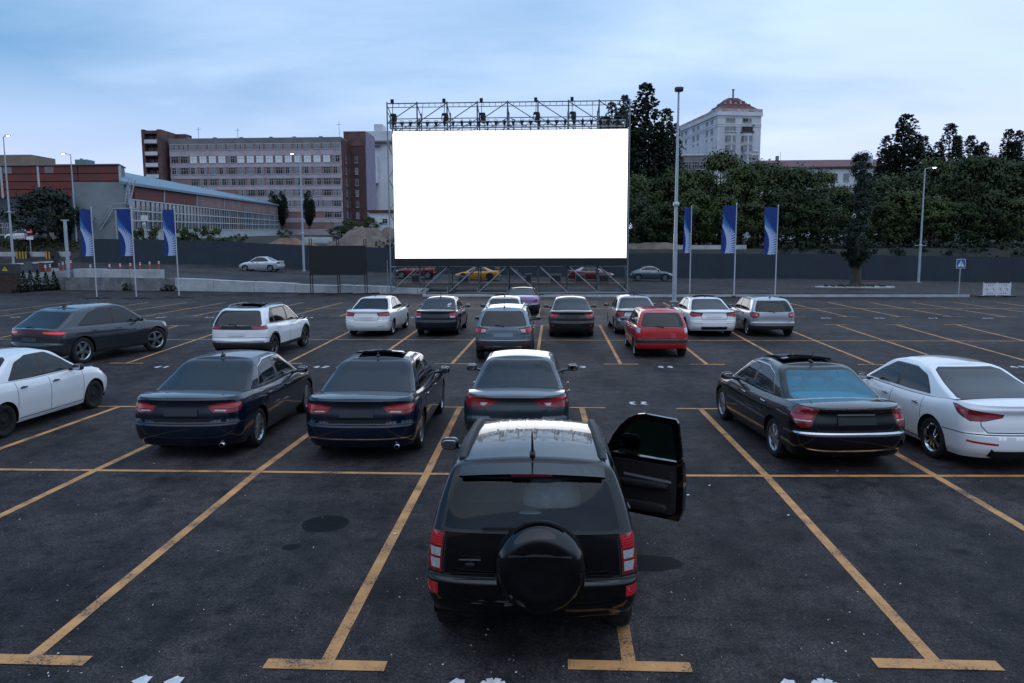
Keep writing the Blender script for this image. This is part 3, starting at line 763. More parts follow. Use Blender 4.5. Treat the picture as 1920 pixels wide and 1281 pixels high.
def spec_merc():
    s = fit(base_sedan(), 4.82, 1.82, 1.455, paint=PK, rim='7', r=.32, plate=(.80,.29), platemat=plate_like('black', (.008,.010,.012)),
        tail=[('redd', [('r',.60,.955),('r',.66,.71),('r',.80,.69),('s',.20,.72),('s',.40,.86),('s',.34,1.0),('r',.80,1.0)]),
              ('red', [('r',.64,.88),('r',.67,.82),('r',.80,.80),('s',.30,.82),('s',.36,.88)]),('clear', [('r',.66,.805),('r',.67,.785),('s',.24,.785),('s',.27,.805)])],
        tailgap=[[('r',0,.655),('r',.56,.66),('r',.62,.72)],[('r',0,.945),('r',.60,.95)]],
        bands=[([('r',0,.615),('r',.5,.615),('r',.83,.61),('s',.3,.60),('s',.62,.59)], .022, 'chrome'),([('r',0,.36),('r',.5,.36),('r',.75,.37)], .02, 'chrome')], zbump=.645,
        tailpatch=[('chrome', [('r',0,.885),('r',.30,.885),('r',.30,.905),('r',0,.905)]),('redd', [('r',0,.99),('r',.17,.99),('r',.17,1.005),('r',0,1.005)])],
        moulding=(.58,'chrome'), handlemat=MT_CHR, sunroof=(1.95,2.75,.42,.05), seats=True, seatmat=M('pale_blue_seat', (.13,.15,.17), .8), shelfmat=M('pale_shelf', (.42,.46,.48), .8, var=.3, vscale=5), fin='rod', mirror=(3.10,1.0),
        gh=dict(rearglass='glassb', sideglass=['glasso','glasso'], frontglass='glasso', trim='chrome', tw=.012))
    s['wk'] = [(0,.90),(.12,.95),(.35,.99),(.6,1.0),(.75,.985),(.86,.955),(.94,.92),(1,.87)]
    return s
def spec_kia():
    s = fit(base_sedan(), 4.85, 1.83, 1.455, paint=PWB, rim='10', rimmat=MT_CHR, r=.335,
        tail=[('redd', [('r',.40,.905),('r',.42,.87),('r',.66,.81),('s',.18,.80),('s',.42,.90),('s',.62,1.0),('s',.50,1.0),('r',.84,.96)]),('red', [('r',.45,.90),('r',.62,.86),('r',.66,.90)]),('red', [('s',.2,.88),('s',.38,.92),('s',.5,.98),('s',.3,.95)])],
        tailgap=[[('r',0,.64),('r',.62,.64),('r',.70,.74),('r',.70,.81)]], bands=[([('r',.50,.47),('r',.80,.49),('s',.25,.50)], .03, 'red'),([('r',0,.30),('r',.55,.30),('r',.62,.34)], .12, 'gap')],
        fin=False, mirror=(3.2,1.0), handlemat=MT_CHR, mirmat=MT_RUB, seats=True, gh=dict(trim='chrome', tw=.012, pillar=None, sideglass=['glassd','glasso'], frontglass='glasso'))
    s['gh'].pop('pillar'); s['gh']['xr'] = [(0,.50),(.5,1.05),(.85,1.5),(.94,1.65),(1,1.80)]
    s['zt'][0:3] = [(0,1.04),(.35,1.045),(.75,1.03)]
    return s
def spec_rapid():
    return fit(base_sedan(), 4.48, 1.72, 1.46, paint=PW, rim='steel', rimmat=MT_GAP, r=.305, handlemat=MT_RUB, mirmat=MT_RUB, wb=2.60, ro=.95,
        tail=[('red', [('r',.55,.93),('r',.60,.75),('s',.2,.74),('s',.3,.95)])], head=[('clear', [('f',.42,.64),('f',.7,.70),('s',4.0,.80),('s',3.86,.79),('s',3.95,.70),('f',.78,.60),('f',.45,.57)])],
        bands=[], seats=True, gh=dict(sideglass=['glasso','glasso'], frontglass='glasso'))
def spec_q8():
    s = fit(base_suv(), 4.98, 1.99, 1.70, paint=PGR, rim='5', r=.40, wb=2.99, ro=1.0, clad=0, archgap=.05, plate=(.80,.26), platemat=plate_like('slate', (.06,.06,.065)),
        tail=[('redd', [('r',0,1.005),('r',.5,1.0),('r',.5,1.03),('r',0,1.032)]),('redlit', [('r',.5,.985),('r',.85,.96),('s',.25,.95),('s',.45,.99),('s',.3,1.02),('r',.8,1.03),('r',.5,1.03)])],
        tailgap=[[('r',0,.73),('r',.66,.73),('r',.74,.95)]], wiper=(.35,.08), fin=True, tailedge=True,
        head=[('clear', [('f',.5,.90),('f',.85,.95),('s',4.45,.97),('s',4.5,.88),('f',.85,.84),('f',.5,.84)])], steer=-.3, handlemat=PGR, mirmat=MT_RUB)
    g = s['gh']; g['xr'] = [(0,.16),(.5,.55),(.85,.86),(.93,.95),(.97,1.05),(1,1.2)]; g['xf'] = [(0,3.9),(.5,3.42),(.85,3.05),(.94,2.9),(1,2.72)]
    g['zr'] = [(.5,1.50),(1.1,1.60),(1.9,1.66),(2.5,1.665),(3.2,1.60)]; g['outline'] = [(.92,.12),(3.45,.11),(3.05,.58),(2.72,.88),(1.85,.885),(1.35,.68)]
    g['side'] = [[(1.0,.14),(2.20,.13),(2.20,.86),(1.86,.865),(1.38,.68)],[(2.28,.13),(3.37,.13),(3.0,.56),(2.70,.86),(2.26,.86)]]
    s['doors'] = [(1.32,2.25),(2.25,3.45)]; s['mirror'] = (3.15,1.16)
    return s
def spec_peugeot():
    s = fit(base_suv(), 4.45, 1.84, 1.62, paint=PWB, rim='5', rimmat=MT_ALUD, r=.36, plate=(.80,.26), platemat=plate_like('white', (.72,.73,.75)), roofmat=PK, rails=(MT_ALU, .035),
        tail=[('redd', [('r',.50,1.045),('r',.54,.935),('s',.2,.935),('s',.36,.95),('s',.34,1.05)]),('red', [('r',.58,1.03),('r',.62,.95),('r',.66,.95),('r',.63,1.03)]),('red', [('r',.70,1.03),('r',.74,.95),('r',.78,.95),('r',.75,1.03)]),('red', [('r',.83,1.03),('s',.12,.95),('s',.18,.95),('s',.15,1.03)])],
        tailpatch=[('rub', [('r',0,1.06),('r',.55,1.06),('r',.55,.93),('r',0,.93)])], bands=[([('r',0,.56),('r',.84,.56)], .03, 'chrome')], wiper=(.3,.06), mirmat=MT_RUB, sunroof=(1.0,1.9,.4,.06), fin=False)
    s['gh']['rear'] = [(.86,.03),(.90,.10),(.86,.80),(.78,.86)]
    return s
def spec_jetta(): return fit(base_sedan(), 4.64, 1.78, 1.48, paint=PW, rim='5', r=.315, plate=(.80,.26), platemat=plate_like('white', (.72,.73,.75)),
        tail=[('redd', [('r',.44,.93),('r',.48,.81),('s',.18,.80),('s',.32,.83),('s',.36,.95),('r',.8,.96)]),('red', [('r',.48,.92),('r',.5,.85),('s',.2,.85),('s',.3,.93)])], tailgap=[[('r',0,.65),('r',.45,.66),('r',.52,.80)],[('r',0,.92),('r',.44,.92)]],
        bands=[([('r',.50,.42),('r',.74,.44)], .015, 'gap')], seats=True, gh=dict(rearglass='glasss', sideglass=['glasso','glasso'], frontglass='glasso'))
def spec_nissan(): return fit(base_sedan(), 4.51, 1.71, 1.45, paint=PNV, rim='5', rimmat=MT_ALUD, r=.305, plate=(.78,.27), platemat=plate_like('black', (.008,.010,.012)),
        tail=[('redd', [('r',.54,.95),('r',.56,.73),('s',.15,.72),('s',.24,.75),('s',.28,.97)]),('red', [('r',.57,.94),('r',.57,.86),('s',.18,.86),('s',.22,.95)]),('clear', [('r',.58,.80),('r',.58,.75),('s',.15,.75),('s',.16,.80)])], tailgap=[[('r',0,.66),('r',.54,.66)]], fin='rod', stickers=[(.62,.58,.085),(.60,.40,.075),(.72,.66,.05)])
def spec_corolla(): return fit(base_sedan(), 4.54, 1.76, 1.47, paint=PCO, rim='5', rimmat=MT_ALUD, r=.315, plate=(.80,.27), platemat=plate_like('black', (.008,.010,.012)),
        tail=[('redd', [('r',.46,.94),('r',.58,.76),('r',.72,.75),('s',.2,.80),('s',.32,.95)]),('red', [('r',.5,.93),('r',.60,.80),('r',.70,.80),('r',.64,.94)]),('amber', [('r',.70,.90),('r',.70,.84),('r',.80,.84),('s',.15,.90)])], tailgap=[[('r',0,.66),('r',.54,.67),('r',.58,.76)]],
        bands=[([('r',.70,.48),('r',.78,.48)], .04, 'red')], fin=False, mirmat=MT_RUB)
def spec_silver_sedan(**kw):
    d = dict(paint=PSI, rim='5', r=.315, plate=(.78,.26), platemat=plate_like('silver', (.4,.42,.45)), handlemat=MT_RUB,
        tail=[('redd', [('r',.54,.93),('r',.56,.74),('s',.15,.73),('s',.28,.76),('s',.32,.94)]),('red', [('r',.57,.92),('r',.58,.84),('s',.18,.84),('s',.26,.93)])], tailgap=[[('r',0,.66),('r',.52,.66),('r',.55,.74)]], fin='rod',
        head=[('clear', [('f',.45,.62),('f',.78,.68),('s',4.05,.74),('f',.80,.58)])])
    d.update(kw); return fit(base_sedan(), 4.56, 1.76, 1.46, **d)
def spec_bmw(): return fit(base_sedan(), 4.63, 1.82, 1.43, paint=PWB, rim='5d', r=.33, plate=(.80,.26), platemat=plate_like('white', (.72,.73,.75)), sunroof=(1.85,2.7,.42,.05),
        tail=[('redd', [('r',.46,.915),('r',.48,.80),('r',.66,.785),('r',.78,.76),('s',.2,.77),('s',.35,.86),('s',.36,.96),('r',.78,.945)]),('red', [('r',.50,.90),('r',.5,.84),('r',.66,.83),('s',.2,.84),('s',.3,.93),('r',.75,.93)])], tailgap=[[('r',0,.66),('r',.45,.66),('r',.52,.80)]],
        bands=[([('r',0,.34),('r',.52,.34)], .12, 'gap'),([('r',.45,.52),('r',.78,.54)], .012, 'gap')], mirmat=MT_RUB, seats=True, gh=dict(sideglass=['glasso','glasso'], frontglass='glasso'))
def spec_golf(): return fit(base_hatch(), 4.21, 1.76, 1.48, paint=PSI, rim='5', r=.315, plate=None, bumplow=.44,
        tail=[('redd', [('r',.57,.90),('r',.56,.80),('r',.66,.735),('s',.15,.735),('s',.28,.80),('s',.32,.92),('r',.78,.93)]),('red', [('r',.60,.89),('r',.60,.81),('r',.74,.78),('s',.2,.82),('s',.28,.90)]),('clear', [('r',.63,.85),('r',.63,.81),('r',.69,.80),('r',.69,.85)])],
        tailgap=[[('r',0,.56),('r',.60,.56),('r',.66,.66),('r',.66,.73)]], moulding=(.52,'plas'), wiper=(.25,.04), fin='rod', seats=True, gh=dict(rearglass='glasso'), handlemat=MT_RUB)
def spec_red():
    s = fit(base_hatch(), 3.82, 1.67, 1.50, paint=PRE, rim='5', r=.29, plate=(.70,.24), platemat=plate_like('red', (.40,.02,.03)),
        tail=[('clear', [('r',.70,.93),('r',.70,.78),('s',.12,.78),('s',.20,.80),('s',.22,.96)]),('red', [('r',.70,.98),('r',.70,.93),('s',.2,.95),('s',.25,1.0)])], tailedge=False,
        tailgap=[[('r',0,.60),('r',.64,.60),('r',.69,.70)]], zbump=.62, bands=[([('r',0,.53),('r',.5,.53),('r',.78,.53),('s',.3,.53)], .13, 'plas')], moulding=(.55,'plas'), wiper=(.3,.04), fin=False, mirmat=MT_RUB)
    return s
def spec_vitara(): 
    s = fit(base_suv(), 4.17, 1.775, 1.61, paint=PVI, rim='5', rimmat=MT_ALUD, r=.35, plate=(.80,.29), platemat=plate_like('pale_grey', (.22,.27,.31)), rails=(MT_ALU, .04),
        tail=[('redd', [('r',.50,1.0),('r',.56,.84),('s',.2,.83),('s',.36,.88),('s',.36,1.02),('r',.8,1.03)]),('red', [('r',.70,1.01),('r',.72,.86),('s',.2,.86),('s',.33,.90),('s',.33,1.01)]),('clear', [('r',.53,.97),('r',.56,.88),('r',.69,.87),('r',.68,.98)])],
        tailgap=[[('r',0,.93),('r',.45,.92)],[('r',0,.68),('r',.60,.68),('r',.66,.84)]], bands=[([('r',.66,.58),('r',.78,.59)], .03, 'red'),([('r',0,.44),('r',.6,.44)], .08, 'chrome')], wiper=(.3,.06), fin='rod', zbump=.67)
    s['bumplow'] = .64; return s
def spec_pale_sedan(): return spec_silver_sedan(paint=paint('pale_silver', (.55,.56,.58), .5, .3), sunroof=None, fin=True)
def spec_small(kind, **kw):
    b = {'sedan': base_sedan, 'suv': base_suv, 'hatch': base_hatch}[kind]()
    return b

def place(sp, name, label, ax, ay, hdg, group='cars parked facing the screen', cat='car', z=0.):
    """ax, ay: middle of the rear axle on the ground"""
    h = R_(hdg); d = sp['L']/2-sp['ro']; sp = {k: v for k, v in sp.items() if not (k == 'plate' and v is None)}
    return build_car(sp, name, label, (ax+math.cos(h)*d, ay+math.sin(h)*d, z), h, group, cat)

def suv_extras(root, I):
    """spare wheel, open front door, roof ribs, rails, spoiler and aerial of the near off-roader"""
    xo, hw = I['xo'], I['hwid']; zr, wg, xr, xf = I['zr'], I['wg'], I['xr'], I['xf']
    cr = .035
    def roofz(x, y): yt = y/(hw*float(wg(1))); return float(zr(x))+cr*(1-yt*yt)
    # spare wheel under a hard cover
    b = MB(); cx, cy, cz = xo+.055, -.075, .835; R = .372
    prof = [(.001, -.215), (.13, -.214), (.20, -.225), (.27, -.222), (.315, -.205), (.345, -.17), (R, -.12), (R+.004, -.06), (R, .0), (R-.02, .03)]
    b.lathe([(r, h) for r, h in prof], (cx, cy, cz), 'x', 56)
    sw = b.build('spare_wheel', [PK], root)
    t = MB(); t.lathe([(R-.02, .0), (R-.06, .07), (R-.12, .10), (.10, .11)], (cx, cy, cz), 'x', 40); t.build('tyre', [MT_TYRE], sw)
    crest = MB(); vs = []
    for i in range(13):
        y = -.25+.5*i/12; z = .135+.028*(1-(y/.25)**2)*.4
        vs += [(cx-.222, cy+y, cz+z), (cx-.222, cy+y, cz+z+.022), (cx-.227, cy+y, cz+z+.004)]
    crest.add(vs, [f for i in range(12) for f in ((i*3, i*3+3, i*3+5, i*3+2), (i*3+2, i*3+5, i*3+4, i*3+1))]); crest.build('cover_ridge', [PK], sw)
    # tailgate details
    h = MB(); h.sup((xo+.045, .50, .86), (.02, .10, .014), 4, 14, 6); h.sup((xo+.05, .50, .82), (.015, .045, .02), 3, 12, 6, 1); h.build('tailgate_handle', [PK, MT_RUB], root)
    for y0, y1, z, xx_ in ((-.66, -.42, .745, .034), (.30, .66, .745, .034), (-.66, -.34, .50, -.004), (.22, .66, .50, -.004)):
        g = MB(); g.beam((xo+xx_, y0, z), (xo+xx_, y1, z), .012, .014); g.build('tailgate_moulding', [PK], root)
    # spoiler with the high brake light
    s = MB(); n = 14; vs = []
    for i in range(n+1):
        y = -.60+1.2*i/n; bow = .05*(y/.6)**2; zz = roofz(.42, 0)-.045-.035*(y/.6)**2
        vs += [(xo+.16+bow, y, zz-.035), (xo+.13+bow, y, zz-.01), (xo+.33, y, zz+.03), (xo+.33, y, zz-.03)]
    s.add(vs, [f for i in range(n) for f in ((i*4, i*4+4, i*4+5, i*4+1), (i*4+1, i*4+5, i*4+6, i*4+2), (i*4+3, i*4+7, i*4+4, i*4))])
    s.add(vs[:4], [(0,1,2,3)]); s.add(vs[-4:], [(3,2,1,0)])
    so = s.build('roof_spoiler', [PK], root)
    l = MB(); zz = roofz(.42, 0)-.045; l.box(xo+.140, xo+.152, -.17, .17, zz-.032, zz-.012); l.build('brake_light', [MT_REDD], so)
    # pressed ribs in the roof
    for i in range(9):
        rb = MB(); y = -.36+.72*i/8
        xs = np.linspace(.95 if i % 2 else 1.25, 2.16, 12)
        for a, b2 in zip(xs[:-1], xs[1:]):
            za, zb_ = roofz(a, y), roofz(b2, y); w = .016
            rb.add([(xo+a, y-w, za+.0005), (xo+a, y, za+.003), (xo+a, y+w, za+.0005), (xo+b2, y-w, zb_+.0005), (xo+b2, y, zb_+.003), (xo+b2, y+w, zb_+.0005)], [(0,1,4,3), (1,2,5,4)], 0, True)
        rb.build('roof_rib', [PK], root)
    for sd in (-1, 1):
        r = MB(); xs = np.linspace(.50, 2.18, 10); vs = []
        for i, x in enumerate(xs):
            y = sd*hw*(.675-.02*(x-.5)); e = .0 if i in (0, 9) else .035; z = float(zr(x))
            for (dy, dz) in ((-.032, -.01), (-.026, e), (.026, e), (.032, -.03)): vs.append((xo+x, y+dy, z+dz+.012))
        r.add(vs, [f for i in range(9) for f in ((i*4, i*4+1, i*4+5, i*4+4), (i*4+1, i*4+2, i*4+6, i*4+5), (i*4+2, i*4+3, i*4+7, i*4+6))], 0, True)
        r.add(vs[:4], [(0,1,2,3)]); r.build('roof_rail', [MT_PLAS], root)
    a = MB(); a.sup((xo+.50, 0, roofz(.5, 0)+.012), (.06, .026, .03), 2.6, 14, 8); a.cyl((xo+.49, 0, roofz(.5, 0)+.02), (xo+.36, 0, roofz(.5, 0)+.23), .013, .006, 8); a.build('antenna', [MT_RUB], root)
    w = MB(); w.beam((xo+.055, -.02, 1.135), (xo+.05, .40, 1.125), .02, .018); w.sup((xo+.06, -.02, 1.13), (.03, .035, .025), 2.6, 10, 6); w.build('wiper', [MT_RUB], root)
    # pale cover on the right front seat, seen through the back window
    pc = MB(); rt = Matrix.Rotation(-.2, 4, 'Y').to_3x3()
    pc.sup((xo+.80, -.17, 1.14), (.16, .27, .20), 2.6, 18, 10, 0, rt); pc.sup((xo+.74, -.12, 1.30), (.10, .15, .12), 2.4, 16, 8); pc.sup((xo+.52, .02, 1.08), (.06, .12, .035), 2.6, 12, 6)
    pc.build('seat_cover', [M('pale_cloth', (.66,.78,.84), .9, var=.35, vscale=7, bmp=.5, bscale=9)], root)
    # ---- open front door: x from the hinge towards the free edge, y out of the car, z up
    hx, hy, ang = 2.95, -hw*.965, R_(63)
    d = bpy.data.objects.new('open_door', None)
    frame = [(0, .42), (.86, .40), (.90, .52), (.905, 1.05), (.885, 1.56), (.86, 1.605), (.50, 1.635), (.40, 1.60), (.0, 1.16)]
    wind = [(.12, 1.13), (.83, 1.10), (.815, 1.54), (.50, 1.565), (.44, 1.553), (.34, 1.50), (.245, 1.405), (.165, 1.28)]
    def yo(z): return .0 if z < .9 else -.23*(z-.9)/.7-.0           # tumblehome
    def P(u, z, t): return (-u, -(yo(z)*-1*-1)+t, z) if False else (-u, -yo(z)*1.0*0+t+(.0 if z < .9 else .20*((z-.9)/.7)), z)
    def bulge(z): return -.03*math.sin(max(0, min(1, (z-.4)/.7))*PI)
    b = MB()
    # outer skin and inner face joined at the rim: lower panel plus window frame bars
    def plate(poly, t0, t1, m):
        n = len(poly); vs = [P(u, z, t0+bulge(z)) for u, z in poly]+[P(u, z, t1) for u, z in poly]
        b.add(vs, [tuple(range(n)), tuple(reversed(range(n, 2*n)))]+[(i, (i+1) % n, (i+1) % n+n, i+n) for i in range(n)], m)
    plate([(0, .42), (.86, .40), (.90, .52), (.905, .80), (0, .80)], 0, .09, 0)
    plate([(0, .80), (.905, .80), (.905, 1.05), (.90, 1.09), (0, 1.12)], 0, .09, 0)
    oc = [(0, 1.16), (.10, 1.335), (.20, 1.465), (.31, 1.565), (.42, 1.620), (.50, 1.635)]; ic = [(.12, 1.127), (.165, 1.28), (.245, 1.405), (.34, 1.50), (.44, 1.553), (.50, 1.565)]
    plate([(0, 1.12), ic[0], oc[0]], .02, .07, 0)
    for i_ in range(5): plate([ic[i_], ic[i_+1], oc[i_+1], oc[i_]], .02, .07, 0)
    plate([(.50, 1.565), (.815, 1.54), (.86, 1.605), (.50, 1.635)], .02, .07, 0)
    plate([(.815, 1.54), (.83, 1.095), (.90, 1.09), (.885, 1.56), (.86, 1.605)], .02, .07, 0)
    do = b.build('door', [PK], root); do.location = (xo+hx, hy, -.07); do.rotation_euler = (0, 0, ang)
    gl = MB(); n = len(wind); gl.add([P(u, z, .045) for u, z in wind]+[P(u, z, .05) for u, z in wind], [tuple(range(n)), tuple(reversed(range(n, 2*n)))]+[(i, (i+1) % n, (i+1) % n+n, i+n) for i in range(n)])
    gl.build('window', [glass_open('door_glass', (.16,.24,.20), .7)], do)
    tr = MB(); poly = rounded([(.05, .47), (.82, .46), (.84, 1.04), (.06, 1.06)], .06); n = len(poly)
    tr.add([P(u, z, .09) for u, z in poly]+[P(u*.98+.008, z*.985+.012, .115) for u, z in poly], [tuple(reversed(range(n, 2*n)))]+[(i, (i+1) % n, (i+1) % n+n, i+n) for i in range(n)])
    tr.sup((-.45, .15, .80), (.30, .045, .04), 4, 18, 8); tr.sup((-.44, .125, .53), (.30, .03, .06), 4, 16, 6); tr.lathe([(.001, .122), (.07, .124), (.085, .114)], (-.16, 0, .60), 'y', 20)
    tr.build('inner_panel', [M('door_trim', (.006,.006,.007), .7)], do)
    st = MB(); st.beam((-.22, .135, .885), (-.78, .135, .855), .02, .028); st.build('trim_strip', [M('silver_trim', (.75,.78,.82), .25, .8)], do)
    hd = MB(); hd.sup((-.33, .13, .965), (.05, .012, .011), 3.5, 12, 6); hd.build('handle', [MT_CHR], do)
    mr = MB(); mr.sup((-.20, -.11, 1.20), (.115, .075, .095), 3.4, 18, 10); mr.cyl((-.09, .0, 1.15), (-.16, -.08, 1.16), .035, .03, 8); mr.build('mirror', [PK], do)
    lt = MB(); lt.sup((-.897, .045, .75), (.012, .03, .06), 4, 10, 6); lt.build('latch', [MT_ALUD], do)

# ================================================================ GROUND
yk = pch([(-120, 72), (-60, 67), (-40.7, 63.4), (-29.7, 61.6), (-19.7, 59.3), (-12.6, 57.8), (-9, 56.5), (-5, 54.2), (-1.2, 53.45), (9.7, 53.4), (27, 53.3), (120, 53.0)])
zk = pch([(-120, 1.5), (-60, 1.3), (-40, 1.12), (-31, .98), (-19.5, .52), (-12, .27), (-1, .14), (9, .13), (27, .12), (32, .02), (120, 0)])
zf = pch([(-120, 2.8), (-70, 2.2), (-52, 1.93), (-37, 1.60), (-27, 1.11), (-19, .86), (9, .12), (26, -.02), (48, -.39), (120, -.8)])
def ground_z(x, y):
    a = float(yk(x)); 
    if y <= a: return 0.
    if y <= 84.5: return float(zk(x))+(float(zf(x))-float(zk(x)))*(y-a)/(84.5-a)
    z0 = float(zf(x)); hi = float(pch([(-200, 2.9), (-60, 4.4), (-55, 4.3), (-50, 3.35), (-10, 3.3), (20, 3.1), (200, 3.2)])(x))
    ln = float(pch([(-60, 9), (-50, 8), (200, 8)])(x))
    t = min(1, (y-84.5)/ln); t = t*t*(3-2*t)
    return z0+(hi-z0)*t+max(0, y-95)*.022
xs = np.r_[-900, -500, -300, np.arange(-200, -70, 10), np.arange(-70, 70, 2.), np.arange(70, 210, 10), 300, 500, 900]
rows = [lambda x, v=v: v for v in (-60, -20, 0, 3, 6, 9, 12, 16, 20, 25, 30, 36, 42, 48)]+[lambda x: float(yk(x))-.03, lambda x: float(yk(x))+.03]
rows += [lambda x, t=t: float(yk(x))+(84.5-float(yk(x)))*t for t in (.12, .25, .4, .55, .7, .85, 1.0)]
rows += [lambda x, v=v: v for v in (86, 88, 90, 92.5, 95, 100, 106, 115, 130, 160, 200, 260, 340, 500, 900, 1600)]
def soil_mask(y): return y > 85.5
gv, gf, gm = [], [], []
for r in rows:
    for x in xs: gv.append((x, r(x), 0. if r(x) < yk(x) else ground_z(x, r(x))))
nx = len(xs)
for i in range(len(rows)-1):
    for j in range(nx-1):
        gf.append((i*nx+j, i*nx+j+1, (i+1)*nx+j+1, (i+1)*nx+j)); gm.append(1 if i >= 23 and not (xs[j] < -54 and i < 24) else 0)
# asphalt: fine grain, patches, tyre grime, damp stains with their own outlines
mA, nt, bA = nmat('asphalt'); P_ = geopos(nt)
n1 = noise(nt, .22, 6, .6, P_); n2 = noise(nt, 1.7, 6, .65, P_); n3 = noise(nt, 32, 4, .75, P_); n4 = noise(nt, 110, 2, .6, P_); n7 = noise(nt, 5.5, 6, .7, P_); n5 = noise(nt, .9, 8, .7, P_)
sm = nt.nodes.new('ShaderNodeMapping'); sm.inputs['Scale'].default_value = (1.2, .35, 1); L_(nt, P_, sm.inputs['Vector']); n6 = noise(nt, .9, 6, .65, sm.outputs[0])
c1 = ramp(nt, n1.outputs['Fac'], [(.32, (.025,.0232,.0250)), (.66, (.066,.060,.061))]).outputs['Color']
k2 = ramp(nt, n2.outputs['Fac'], [(.32, (.42,.42,.45)), (.60, (1.22,1.18,1.15))]).outputs['Color']
c2 = mixc(nt, 1., c1, k2, 'MULTIPLY')
k6 = ramp(nt, n6.outputs['Fac'], [(.32, (.40,.40,.42)), (.48, (1.0,1.0,1.0))]).outputs['Color']
c2b = mixc(nt, .85, c2, k6, 'MULTIPLY')
k3 = ramp(nt, n3.outputs['Fac'], [(.34, (.35,.35,.36)), (.52, (1,1,1)), (.66, (1.9,1.9,1.9))]).outputs['Color']
c3 = mixc(nt, .9, c2b, k3, 'MULTIPLY')
k4 = ramp(nt, n4.outputs['Fac'], [(.38, (.55,.55,.55)), (.58, (1.1,1.1,1.1)), (.70, (2.9,2.9,2.9))]).outputs['Color']
c4 = mixc(nt, .9, c3, k4, 'MULTIPLY')
k7 = ramp(nt, n7.outputs['Fac'], [(.33, (.34,.34,.36)), (.46, (.95,.95,.95)), (.68, (1.25,1.22,1.22))]).outputs['Color']; c4 = mixc(nt, .9, c4, k7, 'MULTIPLY')
vo_ = nt.nodes.new('ShaderNodeTexVoronoi'); vo_.inputs['Scale'].default_value = 1.1; L_(nt, P_, vo_.inputs['Vector'])
dr_ = mth(nt, 'ADD', vo_.outputs['Distance'], mth(nt, 'MULTIPLY', mth(nt, 'SUBTRACT', n7.outputs['Fac'], .5), .35))
k8 = ramp(nt, dr_, [(.06, (.45,.45,.46)), (.16, (1,1,1))]).outputs['Color']; c4 = mixc(nt, .8, c4, k8, 'MULTIPLY')
stain = None
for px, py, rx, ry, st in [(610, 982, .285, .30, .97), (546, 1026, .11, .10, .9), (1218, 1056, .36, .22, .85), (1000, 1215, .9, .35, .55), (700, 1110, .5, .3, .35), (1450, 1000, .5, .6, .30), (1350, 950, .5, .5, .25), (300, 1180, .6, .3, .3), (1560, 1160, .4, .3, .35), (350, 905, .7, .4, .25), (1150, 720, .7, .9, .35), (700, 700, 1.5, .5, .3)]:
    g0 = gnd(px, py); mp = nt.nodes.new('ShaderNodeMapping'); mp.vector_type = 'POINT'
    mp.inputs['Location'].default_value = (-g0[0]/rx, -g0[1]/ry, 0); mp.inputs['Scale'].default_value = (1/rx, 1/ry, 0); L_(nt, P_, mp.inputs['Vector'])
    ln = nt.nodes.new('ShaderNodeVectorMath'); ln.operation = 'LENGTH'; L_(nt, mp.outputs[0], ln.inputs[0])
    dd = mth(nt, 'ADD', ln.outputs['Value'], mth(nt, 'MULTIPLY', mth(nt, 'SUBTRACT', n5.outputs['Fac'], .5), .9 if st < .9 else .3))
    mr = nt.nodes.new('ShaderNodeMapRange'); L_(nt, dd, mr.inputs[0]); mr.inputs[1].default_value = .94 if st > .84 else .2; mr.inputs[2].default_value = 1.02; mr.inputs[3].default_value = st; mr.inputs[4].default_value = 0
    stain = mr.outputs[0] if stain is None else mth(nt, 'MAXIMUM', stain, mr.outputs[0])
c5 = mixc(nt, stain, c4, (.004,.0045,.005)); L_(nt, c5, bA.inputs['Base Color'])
rg = nt.nodes.new('ShaderNodeMapRange'); L_(nt, n2.outputs['Fac'], rg.inputs[0]); rg.inputs[3].default_value = .62; rg.inputs[4].default_value = .85; L_(nt, rg.outputs[0], bA.inputs['Roughness'])
bA.inputs['Specular IOR Level'].default_value = .14
hh = mth(nt, 'ADD', mth(nt, 'MULTIPLY', n3.outputs['Fac'], .6), n4.outputs['Fac']); bump(nt, bA, hh, .5, .012)
mSoil = M('dry_soil', (.024,.023,.017), .95, var=.5, vscale=.6, col2=(.010,.013,.007), bmp=.6, bscale=3)
go = mesh_obj('ground', gv, gf, [mA, mSoil], None, gm, True); tag(go, kind='structure')

# ---------------------------------------------------------------- painted markings
mY, nt, bY = nmat('worn_yellow_paint'); P_ = geopos(nt); a1 = noise(nt, 38, 5, .7, P_); a2 = noise(nt, 2.2, 5, .6, P_); a3 = noise(nt, 160, 2, .5, P_)
w_ = mth(nt, 'ADD', mth(nt, 'ADD', mth(nt, 'MULTIPLY', a1.outputs['Fac'], .55), mth(nt, 'MULTIPLY', a2.outputs['Fac'], .45)), mth(nt, 'MULTIPLY', a3.outputs['Fac'], .2))
yc = ramp(nt, a2.outputs['Fac'], [(.3, (.38,.185,.07)), (.7, (.66,.325,.115))]).outputs['Color']
f_ = ramp(nt, w_, [(.50, (0,0,0)), (.57, (1,1,1))]).outputs['Color']
L_(nt, mixc(nt, f_, (.05,.045,.04), yc), bY.inputs['Base Color']); bY.inputs['Roughness'].default_value = .75
mWp = M('worn_white_paint', (.70,.72,.75), .7, var=.35, vscale=14)
mk = MB(); ZM = .004
def seg(p, q, w, m=0, z=ZM):
    p = np.array(p[:2]); q = np.array(q[:2]); ln = np.linalg.norm(q-p); d = (q-p)/ln; nrm = np.array([-d[1], d[0]])*w/2; n = max(1, int(ln/.5))
    for i in range(n):
        a = p+d*ln*i/n; b = p+d*ln*(i+1)/n
        mk.quad((*(a-nrm), z), (*(b-nrm), z), (*(b+nrm), z), (*(a+nrm), z), m)
def gpx(*p): return gnd(*p)
def pline(pts, w=.115, z=ZM):
    g = [gpx(*p) for p in pts]
    for a, b in zip(g[:-1], g[1:]): seg(a, b, w, 0, z)
